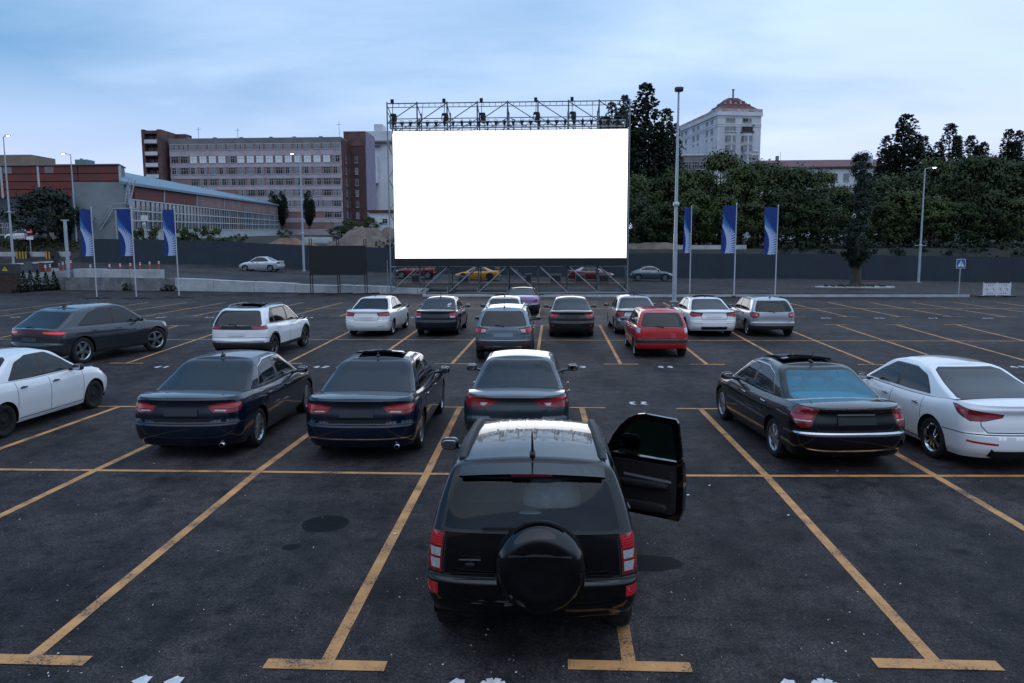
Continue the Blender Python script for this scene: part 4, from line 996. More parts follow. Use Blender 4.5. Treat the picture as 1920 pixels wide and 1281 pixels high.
def tbar(px, py, half, w=.115, z=ZM+.004):
    g = gpx(px, py); seg((g[0]-half, g[1]), (g[0]+half, g[1]), w, 0, z)
near = {-5: [(-120, 884), (223, 763)], -4: [(-140, 1035), (180, 881.5), (436, 762)], -3: [(55, 1238), (483, 885), (648, 763)], -2: [(610, 1248), (800, 889), (862, 764)], -1: [(1180, 1250), (1124, 891), (1091, 765)],
        0: [(1757, 1247), (1437, 893), (1313, 767)], 1: [(2340, 1240), (1754, 893), (1537, 769)], 2: [(2071, 892), (1762, 770)], -6: [(-140, 830), (10, 762)]}
for k, p in near.items():
    pline(p); g = gpx(*p[-1]); tbar(*p[-1], .50, .10)
    if p[0][1] > 1200: tbar(*p[0], .50, .15)
tb = [(-300, 877), (0, 881), (483, 885), (800, 889), (1124, 891.5), (1437, 893), (1920, 893), (2300, 892)]
pline(tb, .10, ZM+.002)
y3 = {-9: -230, -8: -72, -7: 82, -6: 237, -5: 386.5, -4: 536, -3: 692, -2: 847, -1: 1005, 0: 1164, 1: 1326, 2: 1483, 3: 1641, 4: 1797, 5: 1953, 6: 2110}
y4 = {k: 1139.5+129*k for k in range(-9, 9)}; y4.update({-3: 755.6, -2: 888, -1: 1012, 1: 1268, 2: 1399})
for k in y3:
    a = gpx(y3[k], 683+.002*(y3[k]-1000)); b = gpx(y4[k], 638); d = b-a; e = b+d*.93
    seg(a, b, .10); seg(b, e, .10); seg((a[0]-.5, a[1]), (a[0]+.5, a[1]), .10, 0, ZM+.004); seg((e[0]-.5, e[1]), (e[0]+.5, e[1]), .10, 0, ZM+.004)
pline([(-200, 636), (755, 637.5), (1139, 638.5), (1920, 640)], .10, ZM+.002)
for k in range(-12, 14):
    x = -.62+2.5*k; seg((x, 38.2), (x, 43.3), .10); seg((x-.5, 38.2), (x+.5, 38.2), .10, 0, ZM+.004)
    if not -4 < k < 3: seg((x, 43.3), (x, 48.0), .10)
seg((-30, 43.3), (34, 43.3), .10, 0, ZM+.002)
DIG = {'1': [[(0,.72),(.28,1),(.28,0)]], '0': [[(.0,.25),(.0,.75),(.12,.96),(.30,1),(.48,.96),(.6,.75),(.6,.25),(.48,.04),(.3,0),(.12,.04),(0,.25)]],
       '2': [[(.0,.78),(.1,.95),(.3,1),(.5,.95),(.58,.78),(.5,.55),(0,0),(.6,0)]], '3': [[(.0,.85),(.15,.98),(.35,1),(.52,.92),(.56,.75),(.45,.57),(.25,.54)],[(.25,.54),(.48,.48),(.6,.28),(.5,.06),(.28,0),(.0,.12)]],
       '4': [[(.45,0),(.45,1),(0,.35),(.62,.35)]], '5': [[(.55,1),(.08,1),(.05,.56),(.3,.62),(.55,.5),(.6,.28),(.45,.04),(.2,0),(0,.1)]], '6': [[(.5,.97),(.2,.75),(.02,.35),(.1,.06),(.3,0),(.55,.08),(.6,.3),(.48,.5),(.25,.5),(.05,.35)]],
       '7': [[(0,1),(.6,1),(.2,0)]], '8': [[(.3,.53),(.08,.62),(.06,.86),(.3,1),(.54,.86),(.52,.62),(.3,.53),(.04,.4),(.03,.12),(.3,0),(.57,.12),(.56,.4),(.3,.53)]], '9': [[(.55,.65),(.35,.5),(.1,.56),(.03,.78),(.15,.96),(.35,1),(.55,.9),(.58,.6),(.4,.2),(.15,.02)]]}
def digits(txt, x, y, h, flip=False, gap=.44):
    s = -1 if flip else 1
    for i, ch in enumerate(txt):
        for pl in DIG[ch]:
            pts = [(x+s*(i*gap+a*h*.75), y+s*(b-1)*h) for a, b in pl]
            for n_, (p, q) in enumerate(zip(pts[:-1], pts[1:])): seg(p, q, .075, 1, ZM+.001+.0009*(n_+3*(pl is not DIG[ch][0])))
for txt, px, py in (('11', 262, 1269), ('12', 846, 1275), ('13', 1462, 1276)):
    g = gpx(px, py); digits(txt, g[0], g[1], .34, False, .26)
for txt, px, py in (('23', 1212, 757), ('28', 690, 756), ('29', 470, 755)):
    g = gpx(px, py); digits(txt, g[0], g[1]-.1, .22, True, .24)
for txt, px in (('42', 592), ('43', 1070), ('44', 1233), ('45', 905), ('46', 1545), ('47', 1700), ('48', 1890), ('41', 296), ('40', 150)):
    g = gpx(px, 687); digits(txt, g[0], g[1], .30, False, .26)
for k in range(-11, 13): digits('%d' % (60+k), -.62+2.5*k+1.0, 37.6, .3, False, .26)
tag(mk.build('bay_markings', [mY, mWp]), kind='structure')
# bits of litter and pale grit
lt = MB()
for i in range(420):
    py = 600+680*random.random()**.7; px = random.uniform(-20, 1940); g = gnd(px, py); s = random.choice((.004, .005, .005, .006, .008, .010, .016))*(1 if py < 900 else .8); a = random.uniform(0, PI); c, d = math.cos(a)*s, math.sin(a)*s; e = random.uniform(.4, 1.)
    x, y = g[0], g[1]; z = .011
    lt.add([(x-c, y-d, z), (x+d*e, y-c*e, z), (x+c, y+d, z+.004), (x-d*e*.8, y+c*e*.8, z)], [(0,1,2,3)])
for px, py, s in [(741, 1003, .03), (1330, 912, .02), (1290, 930, .025), (1478, 968, .02), (820, 1095, .03)]:
    g = gnd(px, py); lt.add([(g[0]-s, g[1]-s*.5, .014), (g[0]+s*.3, g[1]-s*.8, .014), (g[0]+s, g[1]+s*.4, .02), (g[0]-s*.2, g[1]+s, .016)], [(0,1,2,3)])
tag(lt.build('litter', [M('pale_litter', (.55,.56,.58), .8)]), kind='stuff')

# ================================================================ KERBS, WALLS, FENCE
mCon = M('weathered_concrete', (.34,.36,.37), .85, var=.4, vscale=1.3, bmp=.4, bscale=14)
mConL = M('pale_concrete', (.46,.48,.50), .85, var=.3, vscale=1.1, bmp=.3, bscale=14)
mConD = M('stained_concrete', (.20,.215,.22), .9, var=.5, vscale=1.6, bmp=.5, bscale=9)
k = MB(); xx = np.arange(-1.0, 27.2, 1.0)
for x in xx: k.box(x+.005, x+.995, float(yk(x))-.10, float(yk(x))+.10, -.02, .155)
k.box(-9, -1.0, 53.9, 54.15, -.02, .14)
tag(k.build('kerb', [mConL]), kind='structure')
k2 = MB()
for i in range(14):
    p = gnd(10+i*7.2, 572-.3*i); 
isl = [gnd(-60, 572), gnd(60, 567), gnd(100, 561), gnd(118, 552), gnd(110, 545), gnd(0, 556), gnd(-60, 560)]
n = len(isl); k2.add([(p[0], p[1], .10) for p in isl]+[(p[0], p[1], -.01) for p in isl], [tuple(range(n))]+[(i, (i+1) % n, (i+1) % n+n, i+n) for i in range(n)])
# low retaining wall: separate cast blocks in a row
def wall_thing(label, pts, zlo, zhi, thick, name='retaining_wall', group=None, mat=None, seglen=3.2, rough=.04):
    root = thing(name, label, 'wall', (pts[0][0], pts[0][1], 0), 0, group)
    for (x0, y0), (x1, y1) in zip(pts[:-1], pts[1:]):
        L = math.hypot(x1-x0, y1-y0); m = max(1, round(L/seglen)); dx, dy = (x1-x0)/L, (y1-y0)/L
        for i in range(m):
            a, b_ = L*i/m+.02, L*(i+1)/m-.02; b = MB(); j = random.uniform(-rough, rough); za = zhi((x0+dx*a)) + j; zb_ = zhi((x0+dx*b_))+j
            for_ = [(x0+dx*a, y0+dy*a-.4), (x0+dx*b_, y0+dy*b_-.4), (x0+dx*b_-dy*thick, y0+dy*b_+dx*thick), (x0+dx*a-dy*thick, y0+dy*a+dx*thick)]
            zt_ = [za, zb_, zb_, za]; zl_ = zlo
            vs = [(p[0]-pts[0][0], p[1]-pts[0][1]+j*.5, zl_) for p in for_]+[(p[0]-pts[0][0], p[1]-pts[0][1]+j*.5, z) for p, z in zip(for_, zt_)]
            b.add(vs, [(0,1,5,4), (1,2,6,5), (2,3,7,6), (3,0,4,7), (4,5,6,7), (0,3,2,1)]); b.build('block', [mat or mCon], root)
    return root
ytop = lambda x: float(pch([(-41, 1.12), (-30, 1.0), (-19.5, .66), (-12.5, .50), (-9, .36)])(x))
wall_thing('long low wall of pale concrete blocks with weeds at its foot, left of the screen', [(-30.5, 61.75), (-19.7, 59.3), (-12.6, 57.8), (-9.2, 56.8)], -.1, ytop, .5, mat=mConL)
wall_thing('stained concrete footing wall below the upper pale blocks, behind the flag poles', [(-46, 64.6), (-40.7, 63.3), (-30.5, 61.7)], -.1, lambda x: 1.06, .45, mat=mConD)
wall_thing('raised row of pale concrete blocks on top of the stained wall at left', [(-39.9, 63.35), (-31.9, 62.05)], 1.0, lambda x: 1.72, .45, mat=mConL)
wall_thing('grey concrete wall behind the row of small conifers at the left edge', [(-62, 66.5), (-46, 64.75), (-40.2, 63.5)], .2, lambda x: float(pch([(-62, 1.25), (-44, 1.35), (-42, 1.62), (-39, 1.75)])(x)), .5, mat=mCon)
# corrugated fence
mFen = M('slate_fence_sheet', (.024,.038,.054), .5, var=.2, vscale=.5)
def fence():
    root = thing('corrugated_fence', 'long dark blue grey corrugated metal fence across the back of the lot', 'fence', (-52.6, 84.5, 0))
    xs_ = np.r_[-52.6:74:2.2]
    for i in range(len(xs_)-1):
        b = MB(); x0, x1 = xs_[i], xs_[i+1]-.012; m = 11; vs = []
        zj = random.uniform(-.03, .03)
        for j in range(m*4+1):
            x = x0+(x1-x0)*j/(m*4); ph = j % 4; yo = -.03 if ph in (1, 2) else 0
            zb_ = float(zf(x)); vs += [(x+52.6, yo, zb_-.3), (x+52.6, yo, zb_+2.62+zj)]
        b.add(vs, [(2*j, 2*j+2, 2*j+3, 2*j+1) for j in range(m*4)]); b.build('fence_panel', [mFen], root)
    for i in range(len(xs_)):
        b = MB(); x = xs_[i]; b.box(x+52.6-.04, x+52.6+.04, .03, .11, float(zf(x))-.4, float(zf(x))+2.5); b.build('post', [MT_PLAS], root)
fence()
mDirt = M('heaped_earth', (.18,.145,.12), .95, var=.45, vscale=.8, bmp=.8, bscale=2.2); mDirtB = M('brown_heap', (.22,.14,.095), .95, var=.45, vscale=.8, bmp=.8, bscale=2.2)
def heap(label, x, y, rx, ry, h, mat, seed):
    b = MB(); n, m = 40, 12; r_ = random.Random(seed); vs = []; ph = [r_.uniform(0, 6) for _ in range(6)]
    for i in range(m+1):
        t = i/m
        for j in range(n):
            a = 2*PI*j/n; w = 1+.13*math.sin(2*a+ph[0])+.09*math.sin(3*a+ph[1])+.06*math.sin(7*a+ph[2]); hh = h*((1-t*t)**1.3)*(1+(.22*math.sin(3*a+ph[3]+4*t)+.14*math.sin(5*a+ph[4]-7*t))*min(1, t*2.5))+r_.uniform(-.045, .045)*h
            vs.append((rx*t*w*math.cos(a), ry*t*w*math.sin(a), max(-.5, hh if i < m else -.4)))
    b.add(vs, [(i*n+j, i*n+(j+1) % n, (i+1)*n+(j+1) % n, (i+1)*n+j) for i in range(m) for j in range(n)], 0, True)
    o = b.build('earth_heap', [mat]); o.location = (x, y, ground_z(x, y)-.15); tag(o, label, 'earth heap', 'heaps of earth behind the fence')
p = at(545, 458, 97); heap('low brown heap of earth behind the fence by the lamp post', p[0], 97, 4.2, 3, 1.35, mDirtB, 3)
p = at(683, 462, 100); heap('large pale heap of sandy earth behind the fence left of the screen', p[0], 100, 5.2, 5, 2.6, mDirt, 5)
p = at(742, 460, 101); heap('pale earth heap half hidden behind the left edge of the screen', p[0], 101, 4.0, 4, 2.5, mDirt, 8)
p = at(1225, 472, 97); heap('flat rubble heap behind the fence right of the screen', p[0], 97, 5.5, 2.5, .85, mDirt, 11)
for i, (a, b, t, lb) in enumerate([((1262, 460), (1400, 459), 1.3, 'old pale concrete wall behind the first right hand flags'), ((1615, 478), (1703, 478), .34, 'white concrete slab lying behind the fence by the lone poplar'), ((1824, 478), (1905, 478), .34, 'white concrete slab behind the fence at the right edge'), ((1440, 476), (1545, 477), .3, 'thin white slab behind the fence left of the lone poplar'), ((567, 447), (622, 450), 1.1, 'stack of white concrete beams behind the fence near the brown heap')]):
    p, q = at(*a, 94), at(*b, 94); b_ = MB(); 
    b_.box(0, q[0]-p[0], 0, .3, -t-2 if i == 0 else -.5, .14 if i else .0)
    if i == 4: b_.box(.2, q[0]-p[0]-.3, -.5, -.1, -.6, -.2)
    o = b_.build('concrete_slab' if i else 'concrete_wall', [mConL]); o.location = (p[0], 94, p[2]); tag(o, lb, 'slab' if i else 'wall')

G1 = 'cars parked facing the screen'
place(spec_passat(), 'parked_car', 'black saloon with chrome window frames, left of the saloon with raised sunroof', -5.9, 12.85, 91)
s = spec_passat(sunroof=(1.95,2.75,.42,.07)); s['bands'] = [([('r',0,.40),('r',.5,.40),('r',.86,.41),('s',.3,.42)], .02, 'chrome')]
place(s, 'parked_car', 'dark blue black saloon with raised sunroof and a chrome strip along its bumper', -3.07, 12.85, 91)
place(spec_mazda(), 'parked_car', 'blue grey saloon directly in front of the black off-roader', -.57, 13.3, 90)
place(spec_merc(), 'parked_car', 'black saloon with turquoise rear window and tilted sunroof beside a white saloon', 4.48, 12.58, 94.8)
place(spec_kia(), 'parked_car', 'white saloon with dark windows at the right edge beside the black saloon', 7.0, 12.6, 95)
place(spec_rapid(), 'parked_car', 'white saloon with black door handles cut off by the left edge', -10.7, 13.3, 87.6)
place(spec_q8(), 'parked_car', 'dark slate coupe off-roader with a lit red light bar across its tail', -14.78, 22.33, 76)
place(spec_peugeot(), 'parked_car', 'white crossover with black roof and roof rails in the second row', -9.55, 23.75, 87.5)
place(spec_jetta(), 'parked_car', 'white saloon with red tail lights left of the navy saloon', -7.05, 30.1, 89)
place(spec_nissan(), 'parked_car', 'navy saloon with stickers on its rear window', -4.42, 30.2, 90)
place(spec_vitara(), 'parked_car', 'grey silver crossover with black lower bumper in the middle of the lot', -1.42, 23.6, 90)
place(spec_pale_sedan(), 'parked_car', 'pale silver saloon mostly hidden behind the grey silver crossover', -1.85, 30.2, 90)
place(spec_corolla(), 'parked_car', 'charcoal saloon with black mirrors below the middle of the screen', .78, 29.8, 90)
place(spec_silver_sedan(), 'parked_car', 'silver saloon partly hidden behind the red hatchback', 3.35, 30.8, 91)
place(spec_red(), 'parked_car', 'bright red hatchback with a grey strip across its bumper', 3.4, 24.3, 91)
place(spec_bmw(), 'parked_car', 'white saloon with a tilted sunroof between red and silver hatchbacks', 6.13, 30.4, 92)
place(spec_golf(), 'parked_car', 'silver hatchback with black bumper at the right end of its row', 8.36, 30.1, 91)
GV, GVI = place(spec_grand(), 'parked_car', 'black off-roader with spare wheel on its tail and front door open', -.155, 6.75, 90)
suv_extras(GV, GVI)
# the lilac saloon by the screen
s = fit(base_sedan(), 4.7, 1.86, 1.33, paint=PLI, rim='steel', rimmat=MT_CHR, r=.32, crown=.02, q=.7, bumpmat='gap', zbump=.55, handlemat=MT_CHR, fin=False, plate=None,
    tail=[('red', [('r',.70,.80),('r',.70,.70),('r',.82,.70),('r',.82,.80)])], tailpatch=[('chrome', [('r',.74,.98),('r',.74,.62),('s',.05,.62),('s',.12,.98)]),('chrome', [('r',0,.60),('r',.8,.60),('r',.8,.56),('r',0,.56)]),('chrome', [('r',0,1.0),('r',.85,1.0),('r',.85,.96),('r',0,.96)])],
    gh=dict(trim='chrome', pillar='gap'), roofmat=MT_GLASSD)
s['dxr'] = [(.2,.14),(.35,.03),(.5,0),(.6,.03),(.8,.0),(1.0,.02)]; s['zt'] = [(0,.96),(.35,.97),(1,.95),(3.3,.92),(4.3,.85),(4.7,.75)]
place(s, 'parked_car', 'lilac vintage saloon with chrome corners in front of the screen base', -1.50, 39.8, 90)
# cars on the upper lot behind
G2 = 'cars on the upper lot by the fence'
def far(sp, label, px, py, Y, hdg):
    sp['q'] = .6; p = at(px, py, Y); d = sp['L']/2-sp['ro']; h = R_(hdg); z = ground_z(p[0], Y)
    return place(sp, 'parked_car', label, p[0]-math.cos(h)*d, Y-math.sin(h)*d, hdg, G2, z=z+.01)
s = spec_silver_sedan(paint=paint('pale_blue_silver', (.50,.54,.60), .4, .3), fin=False); s['r'] = .31
far(s, 'silver saloon standing sideways alone in front of the fence at left', 491, 508, 77, 177)
s = fit(base_suv(), 4.05, 1.74, 1.56, paint=PCR, rim='5', tail=[('red', [('r',.7,1.2),('r',.7,.85),('s',.2,.85),('s',.2,1.2)])], head=[('clear', [('f',.45,.74),('f',.75,.78),('s',3.5,.86),('f',.8,.66)])], clad=.03)
far(s, 'crimson hatchback seen sideways under the left part of the screen', 780, 528, 73, 180)
s = fit(base_sedan(), 4.35, 1.78, 1.24, paint=PYE, rim='5', rimmat=MT_ALUD, r=.32, tail=[('red', [('r',.5,.78),('r',.5,.70),('s',.1,.70),('s',.1,.78)])], fin=False)
YC, YI = far(s, 'yellow sports coupe with a rear wing under the screen', 896, 527, 73, 180)
wg_ = MB(); wg_.box(YI['xo']+.1, YI['xo']+.45, -.72, .72, 1.16, 1.20); 
for sd in (-1, 1): wg_.box(YI['xo']+.2, YI['xo']+.3, sd*.6-.03, sd*.6+.03, .85, 1.17); wg_.box(YI['xo']+.05, YI['xo']+.48, sd*.72-.015, sd*.72+.015, 1.08, 1.28)
wg_.build('rear_wing', [PYE], YC)
s = spec_silver_sedan(paint=PMA, fin=False, roofmat=paint('grey_roof', (.3,.32,.35), .3, .3)); s['tailgap'] = []; s['gh']['pillar'] = 'roof'
far(s, 'maroon saloon with a pale roof behind the right part of the screen base', 1108, 527, 75, 2)
# round-backed teal two-door
s = fit(base_sedan(), 4.28, 1.81, 1.48, paint=PTE, rim='10', rimmat=MT_ALU, r=.34, ro=.82, wb=2.54, tail=[('redd', [('r',.62,.86),('r',.66,.70),('s',.2,.70),('s',.34,.80),('s',.25,.88)])], fin=False, head=[('clear', [('f',.5,.74),('f',.75,.80),('s',3.75,.82),('s',3.85,.70),('f',.7,.62)])],
    gh=dict(trim='chrome', tw=.02))
s['zt'] = [(0,.72),(.35,.92),(.9,.97),(2.4,.95),(2.9,.95),(3.5,.90),(3.95,.76),(4.28,.58)]; s['gh']['xr'] = [(0,.28),(.5,.72),(.85,1.12),(.94,1.28),(1,1.5)]; s['gh']['xf'] = [(0,3.12),(.5,2.85),(.85,2.52),(.94,2.38),(1,2.2)]
s['gh']['outline'] = [(.95,.14),(2.86,.11),(2.6,.56),(2.3,.87),(1.7,.88),(1.25,.62)]; s['gh']['side'] = [[(1.02,.17),(1.62,.14),(1.60,.85),(1.32,.64)],[(1.70,.13),(2.78,.13),(2.55,.55),(2.28,.84),(1.68,.85)]]; s['doors'] = [(1.66,2.95)]; s['dxr'] = [(.2,.16),(.35,.04),(.5,0),(.6,.02),(.72,.08)]; s['gh']['zr'] = [(1.0,1.30),(1.5,1.42),(2.0,1.44),(2.5,1.40)]
far(s, 'teal grey round two-door car parked sideways right of the screen', 1221, 535, 76, -3)
# stickers on the navy saloon
# cars under the trees at far left
for px, lb in ((62, 'white car under the round tree behind the no entry sign'), (83, 'silver car under the round tree, right of the white one'), (100, 'small pale car furthest right under the round tree')):
    sp = spec_silver_sedan(paint=PW if px != 83 else PSI, fin=False); sp['q'] = .5; Y = 94.2; p = at(px, 441, Y); 
    place(sp, 'parked_car', lb, p[0], Y, 178, 'cars under the tree by the road', z=ground_z(p[0], Y))

# ================================================================ SKY AND LIGHT
w = bpy.data.worlds.new('World'); SC.world = w; w.use_nodes = True; nt = w.node_tree
bg = nt.nodes['Background']
sky = nt.nodes.new('ShaderNodeTexSky'); sky.sky_type = 'NISHITA'; sky.sun_disc = False
SUN_EL, SUN_AZ = 9., 205.       # the sun is low behind the camera's right shoulder, under cloud
sky.sun_elevation = R_(SUN_EL); sky.sun_rotation = R_(SUN_AZ); sky.air_density = 1.3; sky.dust_density = 1.5; sky.ozone_density = 2.5
tc = nt.nodes.new('ShaderNodeTexCoord'); sx = nt.nodes.new('ShaderNodeSeparateXYZ'); L_(nt, tc.outputs['Generated'], sx.inputs[0])
zc = mth(nt, 'MAXIMUM', sx.outputs['Z'], 0.)
# cloud sheet: the direction projected on a flat layer overhead
den = mth(nt, 'ADD', zc, .16); cx = mth(nt, 'DIVIDE', sx.outputs['X'], den); cy_ = mth(nt, 'DIVIDE', sx.outputs['Y'], den)
cv_ = nt.nodes.new('ShaderNodeCombineXYZ'); L_(nt, cx, cv_.inputs[0]); L_(nt, cy_, cv_.inputs[1])
mp = nt.nodes.new('ShaderNodeMapping'); mp.inputs['Scale'].default_value = (.50, .95, 1); mp.inputs['Rotation'].default_value = (0, 0, .35); mp.inputs['Location'].default_value = (1.3, .4, 0); L_(nt, cv_.outputs[0], mp.inputs['Vector'])
nA = noise(nt, .62, 7, .56, mp.outputs[0]); nA.inputs['Distortion'].default_value = .2
nB = noise(nt, 1.6, 6, .5, mp.outputs[0]); nB.inputs['Distortion'].default_value = .25
m1 = mth(nt, 'ADD', mth(nt, 'MULTIPLY', nA.outputs['Fac'], .72), mth(nt, 'MULTIPLY', nB.outputs['Fac'], .28))
m1 = mth(nt, 'ADD', m1, mth(nt, 'MULTIPLY', mth(nt, 'ADD', sx.outputs['X'], .22), .30))
cover = ramp(nt, m1, [(.36, (0,0,0)), (.64, (1,1,1))]).outputs['Color']
lowc = ramp(nt, zc, [(0., (.95,.95,.95)), (.10, (.60,.60,.60)), (.24, (.0,.0,.0))]).outputs['Color']
cmask = mth(nt, 'MAXIMUM', mth(nt, 'MULTIPLY', cover, .92), lowc)
clear = nt.nodes.new('ShaderNodeMix'); clear.data_type = 'RGBA'; clear.blend_type = 'MIX'
skm = mixc(nt, 1., sky.outputs['Color'], (.085,.085,.085), 'MULTIPLY')
blue = ramp(nt, zc, [(0., (.54,.60,.88)), (.10, (.34,.53,.86)), (.22, (.115,.33,.64)), (.6, (.16,.36,.66)), (1., (.22,.40,.66))]).outputs['Color']
base = mixc(nt, .80, skm, blue)
cl = ramp(nt, zc, [(0., (.63,.63,.87)), (.07, (.66,.72,.97)), (.2, (.58,.73,.97)), (.45, (.54,.74,1.02)), (1., (.62,.80,1.06))]).outputs['Color']
shade = ramp(nt, nB.outputs['Fac'], [(.3, (.90,.91,.93)), (.7, (1.05,1.045,1.04))]).outputs['Color']
cl2 = mixc(nt, 1., cl, shade, 'MULTIPLY')
fin = mixc(nt, cmask, base, cl2)
# unseen dark band added low behind the camera, so car tails reflect dark
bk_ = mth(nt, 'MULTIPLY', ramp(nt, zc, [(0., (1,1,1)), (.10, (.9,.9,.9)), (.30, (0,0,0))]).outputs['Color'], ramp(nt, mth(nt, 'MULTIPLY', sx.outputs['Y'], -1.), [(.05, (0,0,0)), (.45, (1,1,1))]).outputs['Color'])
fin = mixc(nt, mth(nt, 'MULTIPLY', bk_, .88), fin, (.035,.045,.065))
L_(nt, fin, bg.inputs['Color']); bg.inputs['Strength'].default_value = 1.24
sl = bpy.data.lights.new('sun', 'SUN'); sl.energy = .7; sl.angle = R_(80); sl.color = (1., .90, .86)
so = bpy.data.objects.new('sun', sl); COL.objects.link(so)
el, az = R_(62), R_(SUN_AZ)
dirv = Vector((math.sin(az)*math.cos(el), math.cos(az)*math.cos(el), math.sin(el))); so.rotation_euler = dirv.to_track_quat('Z', 'Y').to_euler()
SC.view_settings.view_transform = 'Standard'; SC.view_settings.look = 'None'; SC.view_settings.gamma = 1.0; SC.view_settings.exposure = 0.
SC.cycles.max_bounces = 6; SC.cycles.transparent_max_bounces = 24

# ================================================================ THE SCREEN AND ITS SCAFFOLD
mSteel = M('galvanised_tube', (.27,.31,.34), .45, .6, var=.25, vscale=5); mScD = M('dark_scaffold', (.10,.13,.15), .5, .5, var=.3, vscale=5)
mBlk = M('black_fabric', (.014,.018,.020), .85); mWood = M('deck_board', (.16,.10,.06), .8, var=.4, vscale=4); mBoxG = M('speaker_grey', (.13,.145,.16), .6, var=.2, vscale=6)
mScr = M('lit_screen', (.9,.9,.9), .6, emit=(1, .985, .985), estr=1.55)
XL, XR, YS = -11.82, 5.55, 56.5
scr = thing('cinema_screen', 'huge blank white lit screen on a steel scaffold', 'screen', ((XL+XR)/2, YS, 0)); ox = (XL+XR)/2
def S_(b, name, mats): o = b.build(name, mats, scr); return o
b = MB(); b.box(-11.40-ox, 5.42-ox, -.06, .10, 2.63, 11.70); S_(b, 'screen_panel', [mScr])
b = MB(); b.box(-11.40-ox, 5.42-ox, -.10, .02, 2.05, 2.62); S_(b, 'skirt', [mBlk])
b = MB(); b.box(-11.44-ox, 5.46-ox, .102, .13, 2.6, 11.74); S_(b, 'backing', [mBlk])
b = MB(); b.box(-11.42-ox, 5.44-ox, -.02, .12, 11.702, 11.76); S_(b, 'top_rail', [mBlk])
bays = [XL+(XR-XL)*i/8-ox for i in range(9)]
def tube_part(name, p, q, r, mat=None): b = MB(); b.cyl(p, q, r, r, 6); S_(b, name, [mat or mScD])
YF, YB = .25, 2.1
for i, x in enumerate(bays):
    tube_part('post', (x, YF, 0), (x, YF, 13.80), .055, mSteel if i in (0, 8) else mScD)
    tube_part('post', (x, YB, 0), (x, YB, 13.30), .05)
    tube_part('brace', (x, YF, 13.6), (x, YB, 13.0), .032)
    tube_part('brace', (x, YF, 12.3), (x, YB, 13.0), .028)
for z, y, r in ((13.70, YF, .04), (13.42, YF, .028), (12.92, YB, .035), (12.32, YF, .04), (12.38, YB, .03), (11.82, YB, .03), (.14, YF, .035), (.52, YB, .035), (.14, YB, .035), (2.0, YF, .05)):
    tube_part('ledger', (bays[0], y, z), (bays[-1], y, z), r, mSteel if z < 3 else mScD)
for i in range(8):
    a, c = bays[i], bays[i+1]
    left = i < 4
    for (y, z0, z1, r) in ((YF, 12.32, 13.70, .034), (YB, 11.82, 12.95, .03), (YB, 10.9, 12.38, .03)):
        p, q = ((a, y, z0), (c, y, z1)) if left else ((a, y, z1), (c, y, z0)); tube_part('brace', p, q, r)
    for (y, r) in ((YF-.35, .05), (YB, .042)):
        p, q = ((a, y, .14), (c, y+.2, 2.1)) if left else ((a, y+.2, 2.1), (c, y, .14)); tube_part('brace', p, q, r, mSteel)
    # stiffening lattice under the top chord
    m_ = MB()
    for t in (.2, .4, .6, .8): x = a+(c-a)*t; m_.cyl((x, YF, 13.42), (x, YF, 13.70), .018, n=5)
    S_(m_, 'lattice', [mScD])
for sd, x in ((-1, bays[0]), (1, bays[-1])):
    m_ = MB(); x2 = x+.40*(-sd)*.55; zz = np.linspace(0, 13.2, 12)
    m_.cyl((x2, YB, 0), (x2, YB, 13.2), .03, n=6)
    for i in range(11): m_.cyl((x if i % 2 else x2, YF if i % 2 else YB, zz[i]), (x2 if i % 2 else x, YB if i % 2 else YF, zz[i+1]), .026, n=5)
    S_(m_, 'side_mast', [mScD])
# ground-level frames in front
for i, x in enumerate(bays):
    tube_part('post', (x, -.9, 0), (x, -.9, .6 if i not in (0,) else 2.5), .03, mSteel)
tube_part('ledger', (bays[0], -.9, .16), (bays[-1], -.9, .16), .03, mSteel)
for i in range(8):
    b = MB(); b.box(bays[i]+.06, bays[i+1]-.06, .7, 1.9, .62, .80); S_(b, 'deck', [mWood])
# box truss that carries the lamps
tr = thing('lighting_truss', 'silver box truss with a row of small lamps above the screen', 'truss', (ox, YS-.75, 12.0))
def T_(p, q, r, nm='chord'): b = MB(); b.cyl(p, q, r, r, 6); b.build(nm, [mSteel], tr)
for y in (-.17, .17):
    for z in (-.20, .20): T_((-8.25, y, z), (8.25, y, z), .03)
for sgn in range(8):
    b = MB()
    for k_ in range(5):
        x0 = -8.25+2.0625*sgn+.4125*k_; x1 = x0+.4125; up = k_ % 2
        for y in (-.17, .17): b.cyl((x0, y, -.2 if up else .2), (x1, y, .2 if up else -.2), .014, n=5)
    b.build('web', [mSteel], tr)
for x in (-8.25, 8.25): 
    b = MB(); b.box(x-.03, x+.03, -.2, .2, -.23, .23); b.build('end_frame', [mSteel], tr)
for x in (-6, 0, 6): 
    b = MB(); b.cyl((x, 0, .2), (x, .5, 1.6), .015, n=5); b.build('hanger', [mScD], tr)
